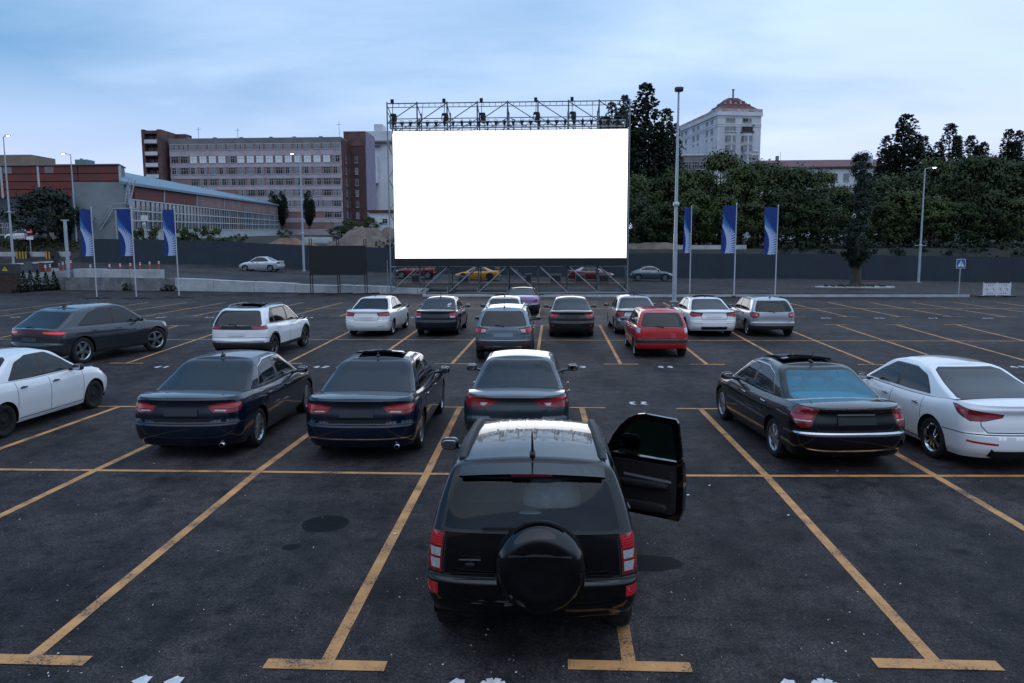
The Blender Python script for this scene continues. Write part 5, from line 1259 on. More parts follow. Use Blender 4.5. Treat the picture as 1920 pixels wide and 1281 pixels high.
# small lamps: one built, the rest copied
def par():
    r = thing('stage_lamp', 'x', 'lamp', (0, 0, 0), 0, 'row of small lamps on the truss')
    b = MB(); b.lathe([(.001, .06), (.09, .05), (.12, -.02), (.10, -.10), (.05, -.28), (.001, -.30)], n=10); b.build('housing', [mBlk], r)
    b = MB(); b.box(-.13, -.115, -.02, .02, -.1, .14); b.box(.115, .13, -.02, .02, -.1, .14); b.box(-.13, .13, -.02, .02, .13, .15); b.build('yoke', [mBlk], r)
    b = MB(); b.cyl((0, 0, -.30), (.0, .0, -.75), .022, n=5); b.build('cable', [mBlk], r); return r
p0 = par()
xl = [-8.0+.605*i for i in range(27)]
for i, x in enumerate(xl):
    o = p0 if i == 0 else copy_tree(p0); o.location = (ox+x, YS-.98, 12.16+random.uniform(-.02, .02)); o.rotation_euler = (random.uniform(-.1, .1), random.uniform(-.12, .12), random.uniform(0, 3)); o['label'] = 'small black lamp in the evenly spaced row along the silver truss above the screen'
def mover(lean):
    r = thing('moving_head_lamp', 'x', 'stage light', (0, 0, 0), 0, 'stage lights over the screen')
    b = MB(); b.sup((0, 0, -.08), (.22, .18, .09), 4, 14, 8); b.build('base', [mBlk], r)
    b = MB(); b.box(-.24, -.19, -.06, .06, -.50, -.12); b.box(.19, .24, -.06, .06, -.50, -.12); b.build('yoke', [mBlk], r)
    b = MB(); rt = Matrix.Rotation(lean, 4, 'Y').to_3x3(); b.sup((.06, -.05, -.42), (.17, .16, .34), 3.2, 14, 8, 0, rt); b.build('head', [mBlk], r)
    b = MB(); b.cyl((-.05, 0, 0), (-.02, 0, .75), .025, n=6); b.box(-.17, .05, -.08, .08, .75, 1.0); b.cyl((.1, 0, -.1), (.2, .1, -1.2), .03, n=5); b.build('hoist', [mBlk], r); return r
for i, (px, lb) in enumerate([(737, 'black moving stage light at the left end over the screen'), (834, 'second black moving stage light from the left over the screen'), (904, 'black moving stage light left of the middle over the screen'), (1006, 'black moving stage light right of the middle over the screen'), (1074, 'fifth black moving stage light from the left over the screen'), (1171, 'black moving stage light at the right end in front of the poplar')]):
    o = mover(.25 if i % 2 else -.15); p = at(px, 210, YS-.5); o.location = (p[0], YS-.45, 12.86); o['label'] = lb
# grey boxes on the deck
for px, w_, h_, lb in [(780, .62, .62, 'grey box on the deck under the left part of the screen'), (870, .8, .5, 'dark box on the deck in front of the yellow coupe'), (991, .5, .66, 'dark grey box on the deck right of the screen centre'), (1042, .8, .62, 'wide grey box on the deck below the right half of the screen'), (1088, .72, .62, 'grey box on the deck in front of the maroon saloon'), (1132, .75, .60, 'grey box on the deck at the right end under the screen')]:
    p = at(px, 520, YS+1.2); r = thing('equipment_box', lb, 'box', (p[0], YS+1.2, .80), 0, 'boxes on the deck under the screen')
    b = MB(); b.box(-w_/2, w_/2, -.3, .3, .03, h_); b.build('case', [mBoxG], r)
    b = MB(); b.box(-w_/2-.015, w_/2+.015, -.315, .315, h_-.05, h_+.01); b.build('lid', [mBoxG], r)
    b = MB(); b.box(-w_/2+.06, w_/2-.06, -.312, -.302, .10, h_-.12); b.build('front_grille', [MT_PLAS], r)
# dark hoarding on legs, left of the screen
hb = thing('billboard', 'dark blank billboard on thin black legs left of the screen', 'billboard', (-15.7, 56.6, 0))
mBB = M('dark_board', (.007,.008,.009), .6); pTL, pBR = at(579, 461, 56.6), at(686, 514, 56.6)
b = MB(); b.box(pTL[0]+15.7, pBR[0]+15.7, -.05, .05, pBR[2], pTL[2]); b.build('board', [mBB], hb)
b = MB(); b.box(pTL[0]+15.62, pBR[0]+15.8, -.07, .07, pBR[2]-.07, pBR[2]-.005); b.build('bottom_rail', [MT_RUB], hb)
for px in (582, 586, 633, 637, 684, 688):
    p = at(px, 540, 56.6); b = MB(); x = p[0]+15.7; b.box(x-.03, x+.03, .06, .12, 0, pTL[2]+(.5 if px > 630 else .55)); b.build('leg', [MT_RUB], hb)
for px in (584, 635, 686):
    p = at(px, 540, 56.6); b = MB(); x = p[0]+15.7; b.beam((x-.85, -.55, .05), (x+.85, .7, .05), .08, .08); b.build('foot', [MT_RUB], hb)

# ================================================================ FLAGS
mNavy = M('navy_cloth', (.007,.038,.205), .8); mMid = M('mid_blue_cloth', (.02,.12,.36), .8); mMid2 = M('bright_blue_cloth', (.05,.20,.48), .8); mPale = M('pale_blue_cloth', (.40,.50,.72), .8); mPole = M('white_pole', (.50,.53,.57), .4, .2)
def lerp2(poly, t):
    n = len(poly)-1; i = min(int(t*n), n-1); f = t*n-i; return (poly[i][0]+(poly[i+1][0]-poly[i][0])*f, poly[i][1]+(poly[i+1][1]-poly[i][1])*f)
def flag(label, px, py, Y, wide, yaw, hgt=6.15):
    p = gnd(px, py); x, y = p[0], p[1]; z0 = 0.
    r = thing('flag_pole', label, 'flag', (x, y, z0), yaw, 'blue banner flags')
    b = MB(); b.cyl((0, 0, .05), (0, 0, hgt), .045, .03, 10); b.sup((0, 0, hgt+.04), (.055, .055, .05), 2, 10, 6); b.build('pole', [mPole], r)
    b = MB(); b.box(-1.05, 1.05, -.05, .05, 0, .05); b.box(-.05, .05, -1.05, 1.05, .001, .047); b.lathe([(.16, .05), (.15, .11), (.06, .13)], n=14); b.build('stand', [MT_PLAS], r)
    fh, fw = 3.15, wide; zt_, zb_ = hgt-.08, hgt-.08-fh; ph = random.uniform(0, 6); am = random.uniform(.6, 2.0); r.rotation_euler.z += random.uniform(-.22, .22)
    def C(u, v, o):
        a = (1-u); return (-.05-a*fw*(.97+.03*math.cos(v*5+ph)), am*(math.sin(a*3.2+v*2.2+ph)*.09*a+math.sin(v*4+ph)*.04*a+math.sin(a*9+v*3-ph)*.018*a)+o, zb_+v*fh-.05*a*math.sin(v*3+ph)*.4)
    b = MB(); nu, nv = 8, 24
    b.add([C(i/nu, j/nv, 0) for j in range(nv+1) for i in range(nu+1)], [(j*(nu+1)+i, j*(nu+1)+i+1, (j+1)*(nu+1)+i+1, (j+1)*(nu+1)+i) for j in range(nv) for i in range(nu)], 0, True)
    A = [(0,.56),(.16,.485),(.30,.39),(.38,.30),(.41,.20),(.38,.09),(.30,0)]
    Bq = [(.0,.64),(.22,.60),(.5,.545),(.78,.485),(1.,.43),(1.,.30),(1.,.18),(1.,.08),(1.,0)]
    N = 17
    for off in (-.006, .006):
        for i in range(N):
            t0, t1 = i/N, (i+1)/N; wdt = .46; tm = (t0+t1)/2; q0, q1 = tm-(t1-t0)*wdt/2, tm+(t1-t0)*wdt/2
            a0, a1 = lerp2(A, t0), lerp2(A, t1); m0, m1 = lerp2(Bq, t0), lerp2(Bq, t1)
            # full at the left, narrowing bars to the right
            k0, k1 = ((a0[0]*.62+m0[0]*.38), (a0[1]*.62+m0[1]*.38)), ((a1[0]*.62+m1[0]*.38), (a1[1]*.62+m1[1]*.38))
            if i == 0: k0, k1 = ((a0[0]+m0[0])/2, (a0[1]+m0[1])/2), ((a1[0]*.4+m1[0]*.6), (a1[1]*.4+m1[1]*.6))
            r0, r1 = lerp2(Bq, q0), lerp2(Bq, q1)
            for st in range(3):
                f0, f1 = st/3, (st+1)/3
                L2 = lambda P, Q, f: (P[0]+(Q[0]-P[0])*f, P[1]+(Q[1]-P[1])*f)
                c = [L2(a0, k0, f0), L2(a0, k0, f1), L2(a1, k1, f1), L2(a1, k1, f0)]; b.add([C(*q_, off) for q_ in c], [(0,1,2,3)], 1)
                c = [L2(k0, r0, f0), L2(k0, r0, f1), L2(k1, r1, f1), L2(k1, r1, f0)]; b.add([C(*q_, off) for q_ in c], [(0,1,2,3)], 1)
        wedge = [(0,.86),(.12,.79),(.30,.70),(.5,.62),(.72,.54),(1.,.44)]
        for i in range(5):
            for m_, (f0, f1) in ((3, (0, .45)), (2, (.45, 1))):
                lo0, lo1 = lerp2(Bq[:5], i/5), lerp2(Bq[:5], (i+1)/5); h0, h1 = wedge[i], wedge[i+1]
                L2 = lambda P, Q, f: (P[0]+(Q[0]-P[0])*f, P[1]+(Q[1]-P[1])*f)
                c = [L2(lo0, h0, f0), L2(lo1, h1, f0), L2(lo1, h1, f1), L2(lo0, h0, f1)]; b.add([C(*q_, off*.8) for q_ in c], [(0,1,2,3)], m_)
    b.build('flag', [mNavy, mPale, mMid, mMid2], r, recalc=False)
flag('blue striped banner flag furthest left, beside the thin grey post', 182, 560, 0, .86, .0)
flag('middle of the three blue striped banner flags at left', 256, 560, 0, .86, .0)
flag('blue striped banner flag at left nearest the silver saloon', 336, 558, 0, .86, .0)
flag('narrow furled looking blue banner flag beside the tall lamp mast', 1293, 553, 0, .52, .0, 6.2)
flag('middle of the three blue striped banner flags at right', 1376, 558, 0, .92, .0, 6.2)
flag('blue striped banner flag at right nearest the lone poplar', 1453, 556, 0, .92, .0, 6.1)

# ================================================================ LAMP POSTS AND SMALL THINGS
mGal = M('galvanised_post', (.44,.50,.56), .4, .4, var=.2, vscale=2); mLamp = M('lit_lamp', (1,1,1), .4, emit=(1., .92, .82), estr=14.); mDark = M('dark_metal', (.02,.022,.025), .5)
def mast(label, px, py, Y, pytop, r0, r1, lit=0, side=1, group='lamp posts', collar=None):
    p = at(px, py, Y); z0 = ground_z(p[0], Y); t = CH+(p[2]-CH)+(py-pytop)/CF*Y*1.0; r = thing('lamp_post', label, 'lamp post', (p[0], Y, z0), 0, group); h = at(px, pytop, Y)[2]-z0
    b = MB(); b.cyl((0, 0, 0), (0, 0, h*.33), r0, r0*.8+r1*.2, 12); b.cyl((0, 0, h*.33), (0, 0, h), r0*.72+r1*.1, r1, 12); b.build('pole', [mGal], r)
    b = MB(); b.box(-r0*1.8, r0*1.8, -r0*1.8, r0*1.8, 0, .03); b.build('base_plate', [mGal], r)
    if collar: b = MB(); z = h*collar; b.lathe([(r0*.8, z-.09), (r0*1.25, z-.06), (r0*1.25, z+.06), (r0*.8, z+.09)], n=12); b.box(-.55, .55, -.04, .04, z-.03, z+.03); b.build('collar', [mGal], r)
    return r, h
r, h = mast('tall white lamp mast with a dark floodlight behind the white saloon', 1264, 566, 48.7, 170, .14, .06, collar=None)
b = MB(); b.sup((.0, -.08, h+.05), (.26, .20, .14), 5, 16, 8); b.build('floodlight', [mDark], r); b = MB(); b.lathe([(.16, h*.46), (.19, h*.465), (.19, h*.475), (.14, h*.48)], n=12); b.build('joint', [mGal], r)
def lit_mast(label, px, py, Y, pytop, side, collar=.33, r0=.13):
    r, h = mast(label, px, py, Y, pytop, r0, .05, collar=collar)
    b = MB(); b.cyl((0, 0, h), (side*.55, -.25, h+.10), .035, n=8); b.build('arm', [mGal], r)
    b = MB(); b.sup((side*.70, -.32, h+.12), (.30, .15, .05), 3.5, 16, 8); b.build('lamp_head', [mGal], r)
    b = MB(); b.sup((side*.72, -.33, h+.07), (.15, .10, .03), 3, 14, 6); b.build('lamp_glass', [mLamp], r)
lit_mast('lit lamp post rising past the brown tower, behind the dark billboard', 570, 503, 80, 291, -1)
lit_mast('lit lamp post among the dark trees near the crossing sign', 1722, 527, 78, 317, 1)
lit_mast('lit lamp post in front of the red factory front', 145, 470, 92, 290, -1, None)
lit_mast('lit lamp post at the far left edge', 25, 490, 78, 257, 1, .42)
# plain post with a cross bar
p = at(128, 503, 62.9); r = thing('grey_post', 'plain thick grey post with a short cross bar left of the first flag', 'post', (p[0], 62.9, 1.0))
b = MB(); b.cyl((0, 0, 0), (0, 0, 4.75), .14, .13, 12); b.build('pole', [mGal], r); b = MB(); b.box(-.32, .32, -.06, .06, 4.72, 4.82); b.build('cross_bar', [mGal], r)
# pedestrian crossing sign
p = gnd(1797, 556); r = thing('crossing_sign', 'blue square pedestrian crossing sign with a white triangle on a thin post', 'road sign', (p[0], p[1], 0))
b = MB(); b.cyl((0, 0, 0), (.0, 0, 2.55), .035, n=10); b.build('post', [mGal], r)
mBS = M('sign_blue', (.01,.10,.36), .4); mWS = M('sign_white', (.72,.76,.80), .4); mBkS = M('sign_black', (.01,.01,.012), .5)
b = MB(); b.box(-.30, .30, -.055, -.04, 1.90, 2.52, 1); b.box(-.275, .275, -.060, -.054, 1.925, 2.495, 0); b.prism([(-.22, 2.02), (.22, 2.02), (0, 2.42)], -.066, -.059, 1, 'y')
for pl in ([(-.02,2.05),(.0,2.16),(.06,2.05)], [(0,2.16),(.02,2.25),(-.06,2.18)], [(.02,2.25),(.08,2.17)]):
    for a, c in zip(pl[:-1], pl[1:]): b.beam((a[0], -.069, a[1]), (c[0], -.069, c[1]), .008, .028, 2, (0,1,0))
b.sup((.025, -.069, 2.29), (.026, .006, .026), 2, 10, 6, 2); b.build('sign_plate', [mBS, mWS, mBkS], r)
# water-filled style barrier with red dots
p = gnd(1868, 557); r = thing('road_barrier', 'white plastic barrier with rows of red and grey marks at the right edge', 'barrier', (p[0], p[1], 0))
mWpl = M('white_plastic', (.66,.68,.72), .45, var=.1, vscale=3); mRpl = M('red_reflector', (.35,.02,.05), .4); mGpl = M('grey_mark', (.18,.22,.23), .6)
for sx_ in (-1, 1):
    b = MB(); x0 = -.86 if sx_ < 0 else .02; x1 = x0+.84
    b.box(x0, x1, -.03, .03, .12, .90); 
    for z in (.80, .24):
        for i in range(5): xx_ = x0+.14+i*.14; b.sup((xx_, -.032, z), (.035 if 0 < i < 4 else .014, .008, .045), 3, 10, 6, 1 if 0 < i < 4 else 2)
    for i in range(2): xx_ = x0+.20+i*.42; b.beam((xx_-.03, -.033, .62), (xx_+.05, -.033, .42), .008, .07, 2, (0,1,0))
    b.build('panel', [mWpl, mRpl, mGpl], r)
for x in (-.88, 0, .88): b = MB(); b.box(x-.02, x+.02, -.035, .035, .05, .97); b.build('post', [mWpl], r)
for x in (-.85, .85): b = MB(); b.box(x-.32, x+.22, -.35, .35, 0, .10); b.build('foot', [MT_RUB], r)
# flexible posts along the ramp
def flexpost():
    r = thing('flexible_post', 'x', 'bollard', (0, 0, 0), 0, 'orange flexible posts'); 
    b = MB(); b.cyl((0,0,.02), (0,0,.80), .075, .065, 10); b.build('tube', [M('orange_plastic', (.50,.07,.04), .5)], r)
    b = MB(); b.cyl((0,0,.56), (0,0,.66), .08, n=10); b.cyl((0,0,.72), (0,0,.80), .079, n=10); b.build('reflective_band', [mWS], r)
    b = MB(); b.lathe([(.17, 0), (.15, .03), (.07, .05)], n=12); b.build('foot', [MT_RUB], r); return r
f0 = flexpost()
fp = [(170, 508, 67, 'orange flexible post between the first two flags'), (206, 509, 68, 'orange flexible post left of the middle left flag'), (226, 509, 69, 'orange flexible post half covered by the middle left flag pole'), (245, 507, 70, 'orange flexible post just left of the middle left pole'), (263, 504, 71.5, 'orange flexible post just right of the middle left pole'), (281, 501, 73, 'orange flexible post in mid gap between the second and third flags'), (298, 499, 74.5, 'orange flexible post nearest the third left flag'),
    (85, 505, 66, 'orange flexible post left of the black ticket pillar by the gate'), (94, 503, 67, 'orange flexible post touching the black ticket pillar on its left'), (110, 501, 69, 'orange flexible post touching the black ticket pillar on its right'), (118, 500, 71, 'second orange flexible post right of the black ticket pillar'), (125, 499, 73, 'orange flexible post against the thick grey post'), (133, 498, 74, 'orange flexible post just right of the thick grey post')]
for i, (px, py, Y, lb) in enumerate(fp):
    o = f0 if i == 0 else copy_tree(f0); p = at(px, py, Y); o.location = (p[0], Y, ground_z(p[0], Y)); o['label'] = lb
# entry gate: ticket pillar, barrier arm, cabinet
p = at(103, 498, 68); zg = ground_z(p[0], 68); r = thing('ticket_pillar', 'tall black ticket pillar on a white base by the entry gate', 'ticket machine', (p[0], 68, zg))
b = MB(); b.box(-.22, .22, -.18, .18, .42, 1.95); b.build('housing', [mDark], r); b = MB(); b.box(-.2, .2, -.25, .25, 0, .42); b.build('base', [mConL], r); b = MB(); b.box(-.12, .12, -.19, -.181, 1.3, 1.55); b.build('display', [MT_GLASSD], r)
p = at(60, 498, 66.5); zg = ground_z(p[0], 66.5); r = thing('barrier_gate', 'white barrier arm across the entry with a grey box', 'barrier', (p[0], 66.5, zg))
b = MB(); b.box(-.55, .15, -.3, .3, 0, 1.02); b.build('drive_box', [M('gate_grey', (.07,.085,.10), .6)], r); b = MB(); b.beam((-3.6, -.1, .72), (2.0, -.1, 1.05), .08, .10); b.build('barrier_arm', [mWpl], r)
p = at(4, 497, 65.5); r = thing('gate_post', 'dark red steel post at the far left edge by the gate', 'post', (p[0], 65.5, ground_z(p[0], 65.5))); b = MB(); b.box(-.12, .12, -.12, .12, 0, .85); b.build('post', [M('dull_red', (.12,.03,.03), .6)], r); b = MB(); b.box(-.14, .14, -.14, .14, .85, .90); b.build('cap', [mDark], r)
p = at(78, 500, 66); r = thing('gate_post', 'dark red steel post between barrier box and orange posts', 'post', (p[0], 66, ground_z(p[0], 66))); b = MB(); b.box(-.14, .14, -.14, .14, 0, .95); b.build('post', [M('dull_red', (.12,.03,.03), .6)], r); b = MB(); b.box(-.16, .16, -.16, .16, .95, 1.0); b.build('cap', [mDark], r)
# no-entry sign, far kerb blocks
p = at(58, 470, 88); zg = ground_z(p[0], 88); r = thing('no_entry_sign', 'red no entry sign with a white plate below, in front of the round tree', 'road sign', (p[0], 88, zg-.2)); zt_ = at(58, 437, 88)[2]-zg+.2
b = MB(); b.cyl((0, 0, 0), (0, 0, zt_+.5), .05, n=8); b.build('post', [mGal], r)
b = MB(); b.lathe([(.001, -.07), (.42, -.07), (.42, -.05), (.001, -.05)], (0, 0, zt_+.1), 'y', 24); b.box(-.30, .30, -.078, -.069, zt_+.02, zt_+.18, 1); b.build('sign_disc', [M('sign_red', (.40,.015,.03), .4), mWS], r)
b = MB(); b.box(-.42, .42, -.06, -.045, zt_-.78, zt_-.40); b.build('lower_plate', [mWS], r)
mYB, nt_, bY_ = nmat('yellow_black_stripes'); w_ = nt_.nodes.new('ShaderNodeTexWave'); w_.inputs['Scale'].default_value = .9; w_.inputs['Distortion'].default_value = 0; L_(nt_, texco(nt_), w_.inputs['Vector']); cr_ = ramp(nt_, w_.outputs['Fac'], [(.49, (.02,.02,.02)), (.51, (.45,.28,.03))]); L_(nt_, cr_.outputs['Color'], bY_.inputs['Base Color'])
b = MB(); pa, pb = at(0, 471, 87), at(120, 471, 87); zk_ = ground_z(pa[0], 87); b.box(pa[0]-10, pb[0]+.5, 87, 87.4, zk_-.4, zk_+.55); tag(b.build('kerb', [mConL]), kind='structure')
for px, lb in ((42, 'yellow and black striped kerb block left of the ticket pillar'), (97, 'yellow and black striped kerb block behind the ticket pillar')):
    p = at(px, 470, 86.5); b = MB(); b.box(-.65, .65, -.25, .3, -.1, .72); b.box(-.6, .6, -.2, .25, .72, .76); o = b.build('striped_block', [mYB]); o.location = (p[0], 86.5, ground_z(p[0], 86.5)); tag(o, lb, 'kerb block', 'striped kerb blocks')
# electric cabinet with a warning triangle
p = gnd(19, 549); r = thing('electric_cabinet', 'rusty dark electric cabinet with a yellow warning triangle beside the small conifers', 'cabinet', (p[0], p[1], 0), .1)
b = MB(); b.box(-.68, .68, -.4, .4, .02, 1.5); b.build('lower_case', [M('rust_brown', (.06,.03,.02), .8, var=.5, vscale=3, col2=(.02,.018,.018))], r)
b = MB(); b.box(-.72, .72, -.44, .44, 1.5, 2.25); b.build('upper_case', [M('cabinet_grey', (.03,.035,.04), .6)], r); b = MB(); b.prism([(-.22, 1.72), (.22, 1.72), (0, 2.08)], -.455, -.445, 0, 'y'); b.beam((0, -.458, 2.0), (-.03, -.458, 1.88), .01, .03, 1, (0,1,0)); b.beam((-.03, -.458, 1.88), (.03, -.458, 1.88), .01, .03, 1, (0,1,0)); b.beam((.03, -.458, 1.88), (-.01, -.458, 1.76), .01, .03, 1, (0,1,0)); b.build('warning_sign', [M('warn_yellow', (.55,.38,.02), .5), mBkS], r)

# ================================================================ BUILDINGS
mPink = M('pink_render', (.50,.425,.475), .9, var=.22, vscale=.35, bmp=.15, bscale=3); mPinkS = M('pink_pier', (.30,.18,.175), .9, var=.25, vscale=.5); mBrn = M('brown_brick', (.115,.060,.062), .92, var=.35, vscale=.7, bmp=.2, bscale=5)
mBrn2 = M('weathered_brown_render', (.17,.095,.09), .92, var=.45, vscale=.5, col2=(.085,.045,.048)); mGreyR = M('grey_parapet', (.22,.21,.22), .9, var=.25, vscale=.4); mLav = M('lavender_render', (.27,.235,.33), .9, var=.15, vscale=.4)
mWinF = M('window_frame_white', (.40,.41,.43), .5); mWinD = M('window_dark', (.012,.013,.016), .25); mWinG = M('window_glass_grey', (.03,.036,.044), .06, spec=.8); mWinP = M('window_painted_reflection', (.86,.90,.95), .10, .0, coat=1., var=.12, vscale=.9); mWinC = M('window_curtain', (.24,.26,.30), .4, var=.3, vscale=.8)  # mWinP: the reflected bright sky is put into the pale base colour
mWhiteT = M('white_tower_render', (.66,.68,.72), .9, var=.18, vscale=.25); mRedRoof = M('red_tin_roof', (.12,.026,.027), .55, var=.35, vscale=.6); mStain = M('rust_stain', (.34,.20,.18), .9, var=.5, vscale=.5, col2=(.55,.55,.58))
_win = {}
def window_mesh(kind, w, h):
    k = (kind, round(w, 2), round(h, 2))
    if k in _win: return _win[k]
    b = MB(); gm = {'bright': mWinP, 'glass': mWinG, 'curtain': mWinC, 'open': mWinC, 'dark': mWinD}[kind]
    b.box(-w/2, w/2, 0, .12, 0, h, 1)
    if kind == 'open': b.box(-w/2+w*random.choice((.1, .45)), -w/2+w*random.choice((.55, .92)), -.01, .05, .05*h, h*.96, 2)
    t = .075
    for x in (-w/2, -w/6, w/6, w/2-t) if w > 1.6 else (-w/2, -t/2, w/2-t): b.box(x, x+t, -.05, .0, 0, h, 0)
    for z in (0, h*.62, h-t): b.box(-w/2+t, w/2-t, -.045, -.001, z, z+t, 0)
    b.box(-w/2-.08, w/2+.08, -.16, -.051, -.12, -.02, 0)
    o = b.build('window', [mWinF, gm, mWinD]); _win[k] = o.data; bpy.data.objects.remove(o); return _win[k]
def window(parent, x, y, z, w, h, kind, rz=0):
    o = bpy.data.objects.new('window', window_mesh(kind, w, h)); link(o, parent); o.location = (x, y, z); o.rotation_euler = (0, 0, rz); return o
# ---- pink office block
D = 228.; X_ = lambda px, d=D: at(px, 400, d)[0]; Z_ = lambda py, d=D, px=480: at(px, py, d)[2]
bx = X_(324); r = thing('office_block', 'long derelict pink office block with rows of windows, some broken', 'building', (bx, D, 6.)); o6 = 6.
W_ = X_(643)-bx; rows_ = [(270.4, 280.6), (292, 305.4), (313.4, 326.6), (334.6, 347.8), (355.8, 368), (376.6, 388), (397.6, 409), (418, 429)]
b = MB(); b.box(0, W_, 0.16, 15, -3, Z_(259)-o6); b.build('wall', [mPink], r)
b = MB(); zt0, zb0 = Z_(258.5)-o6, Z_(268.5)-o6; b.box(-.1, W_+.1, -.05, 15.1, zb0, zt0); b.build('parapet', [mGreyR], r)
for (a, c) in rows_:
    b = MB(); b.box(.3, W_-.4, .09, .155, Z_(c)-o6-.02, Z_(a)-o6+.02); b.build('pier_band', [mPinkS], r)
edges = [268.5]+[q for a, c in rows_ for q in (a, c)]
for i in range(len(rows_)):
    zt1 = Z_(rows_[i-1][1] if i else 268.5)-o6; zb1 = Z_(rows_[i][0])-o6
    b = MB(); b.box(0, W_, -.02, .15, zb1+.02, zt1-.02); b.build('spandrel', [mPink], r)
pit = W_/18.05
vis_from = [0, 0, 0, 2, 7, 11, 16, 17]
for ri, (a, c) in enumerate(rows_):
    for ci in range(vis_from[ri], 18):
        x = pit*(ci+.52); q = random.random()
        if ri == 0: kd = 'open' if ci in (0, 1, 7, 9, 13) else 'curtain'
        elif ri == 1: kd = 'dark' if ci < 2 else ('open' if ci in (6, 17) else 'bright')
        else: kd = 'open' if q < .40 else 'glass' if q < .68 else 'dark' if q < .80 else 'curtain'
        window(r, x, 0, Z_(c)-o6, pit*.76, Z_(a)-Z_(c), kd)
b = MB(); b.box(W_, W_+.3, .2, 14.9, -3, Z_(262)-o6); b.build('gable_wall', [mBrn], r)
for i in range(6):
    for y in (3.5, 9.5):
        window(r, W_+.42, y, Z_(rows_[i+1][1])-o6, 1.6, 1.8, 'glass', PI/2)
for i, x in enumerate((4, 12, 20, 29, 36, 44)): b = MB(); b.box(x, x+.9, 3, 4, zt0-.02, zt0+.7); b.build('roof_vent', [mGreyR], r)
for px, hh in ((366, 4.), (440, 3.5), (632, 5.)): b = MB(); x = X_(px)-bx; b.cyl((x, 5, zt0), (x, 5, zt0+hh), .06, n=5); b.cyl((x-.8, 5, zt0+hh*.85), (x+.8, 5, zt0+hh*.85), .04, n=4); b.build('roof_aerial', [mDark], r)
# ---- brown stair tower with balconies (part of the same street front, a block of its own)
x0, x1 = X_(280), X_(316); r = thing('stair_tower', 'narrow brown stair tower with stacked balconies at the left end of the office block', 'building', (x0, 226, 6.)); w2 = x1-x0; zt0 = Z_(242.5)-6
b = MB(); b.box(0, .9, 0, 9, -3, zt0); b.box(w2-1.2, w2, 0, 9, -3, zt0); b.box(.9, w2-1.2, 1.6, 9, -3, zt0-.8); b.box(.9, w2-1.2, 0, 1.59, zt0-1.2, zt0-.3); b.build('wall', [mBrn2], r)
b = MB(); b.box(w2-1.19, w2+3.2, 9.01, 13, -3, zt0-.1); b.build('rear_wall', [mBrn], r)
for py in (268, 290.5, 312, 333):
    z = Z_(py)-6; b = MB(); b.box(.91, w2-1.21, -.3, 1.58, z-.35, z-.1); b.box(.91, w2-1.21, -.3, -.2, z-.09, z+.95, 1); b.build('balcony', [mBrn2, mWhiteT], r)
    for xx_ in (1.6, 3.6): window(r, xx_+.3, 1.55, z+.1, 1.1, 1.9, 'dark')
# ---- brown tower right of it
d2 = 236; x0, x1 = X_(649, d2), X_(688, d2); r = thing('brown_tower', 'tall windowed brown brick tower between the office block and the white tower', 'building', (x0, d2, 6.)); zt0 = Z_(247, d2, 670)-6
b = MB(); b.box(0, x1-x0, 0, 12, -3, zt0); b.build('wall', [mBrn], r)
b = MB(); b.box(-.1, x1-x0+.1, -.12, 12.1, zt0-4.2, zt0+.1); b.build('patched_top', [mBrn2], r)
b = MB(); b.box(x1-x0+.002, x1-x0+.25, .1, 12.0, -3, zt0-.2); b.build('side_wall', [mLav], r)
for ri in range(1, 7):
    for xx_ in (1.0, 3.6): window(r, xx_, -.06, Z_(rows_[ri][1]+2, d2)-6, 1.0, 1.9, 'glass' if ri % 2 else 'curtain')
# ---- white panel tower behind the screen edge
d3 = 275; x0, x1 = X_(690, d3), X_(750, d3); r = thing('white_tower', 'white panel tower with a rooftop block, left of the screen edge', 'building', (x0, d3, 6)); zt0 = Z_(246, d3, 715)-6; w2 = x1-x0
b = MB(); b.box(0, w2, 0, 14, -3, zt0); b.build('wall', [mWhiteT], r)
b = MB(); xa, xb = X_(704, d3)-x0, X_(719, d3)-x0; b.box(xa, xb, 1, 8, zt0-.1, Z_(232, d3, 712)-6); b.build('rooftop_block', [mWhiteT], r)
b = MB(); b.box(-.1, w2, -1.3, 0, Z_(268, d3, 712)-6, Z_(264.5, d3, 712)-6); b.box(-.1, w2*.45, -1.5, 0, Z_(274, d3, 712)-6, Z_(272, d3, 712)-6); b.build('roof_gallery', [mGreyR], r)
b = MB(); b.box(.3, w2*.36, -1.4, -.01, 20, Z_(294, d3, 700)-6); b.build('bay', [mWhiteT], r)
for i in range(7): 
    for xx_ in (1.1, 2.8): window(r, xx_, -1.42, Z_(319+i*11.3, d3, 700)-6, 1.2, 1.5, 'glass' if (i+int(xx_)) % 3 else 'dark')
window(r, 1.9, -1.42, Z_(306, d3, 700)-6, 2.6, 2.6, 'dark')
d4 = 205; x0, x1 = X_(692, d4), X_(752, d4); r = thing('low_white_shed', 'low white building with a dark red roof edge at the tower foot', 'building', (x0, d4, 6)); zt0 = Z_(398, d4, 715)-6
b = MB(); b.box(0, x1-x0, 0, 8, -4, zt0); b.build('wall', [mWhiteT], r); b = MB(); b.box(-.4, x1-x0+.4, -.6, 8.4, zt0, zt0+.55); b.build('roof', [mRedRoof], r); window(r, 4.2, -.02, zt0-3, 1.4, 1.3, 'dark')
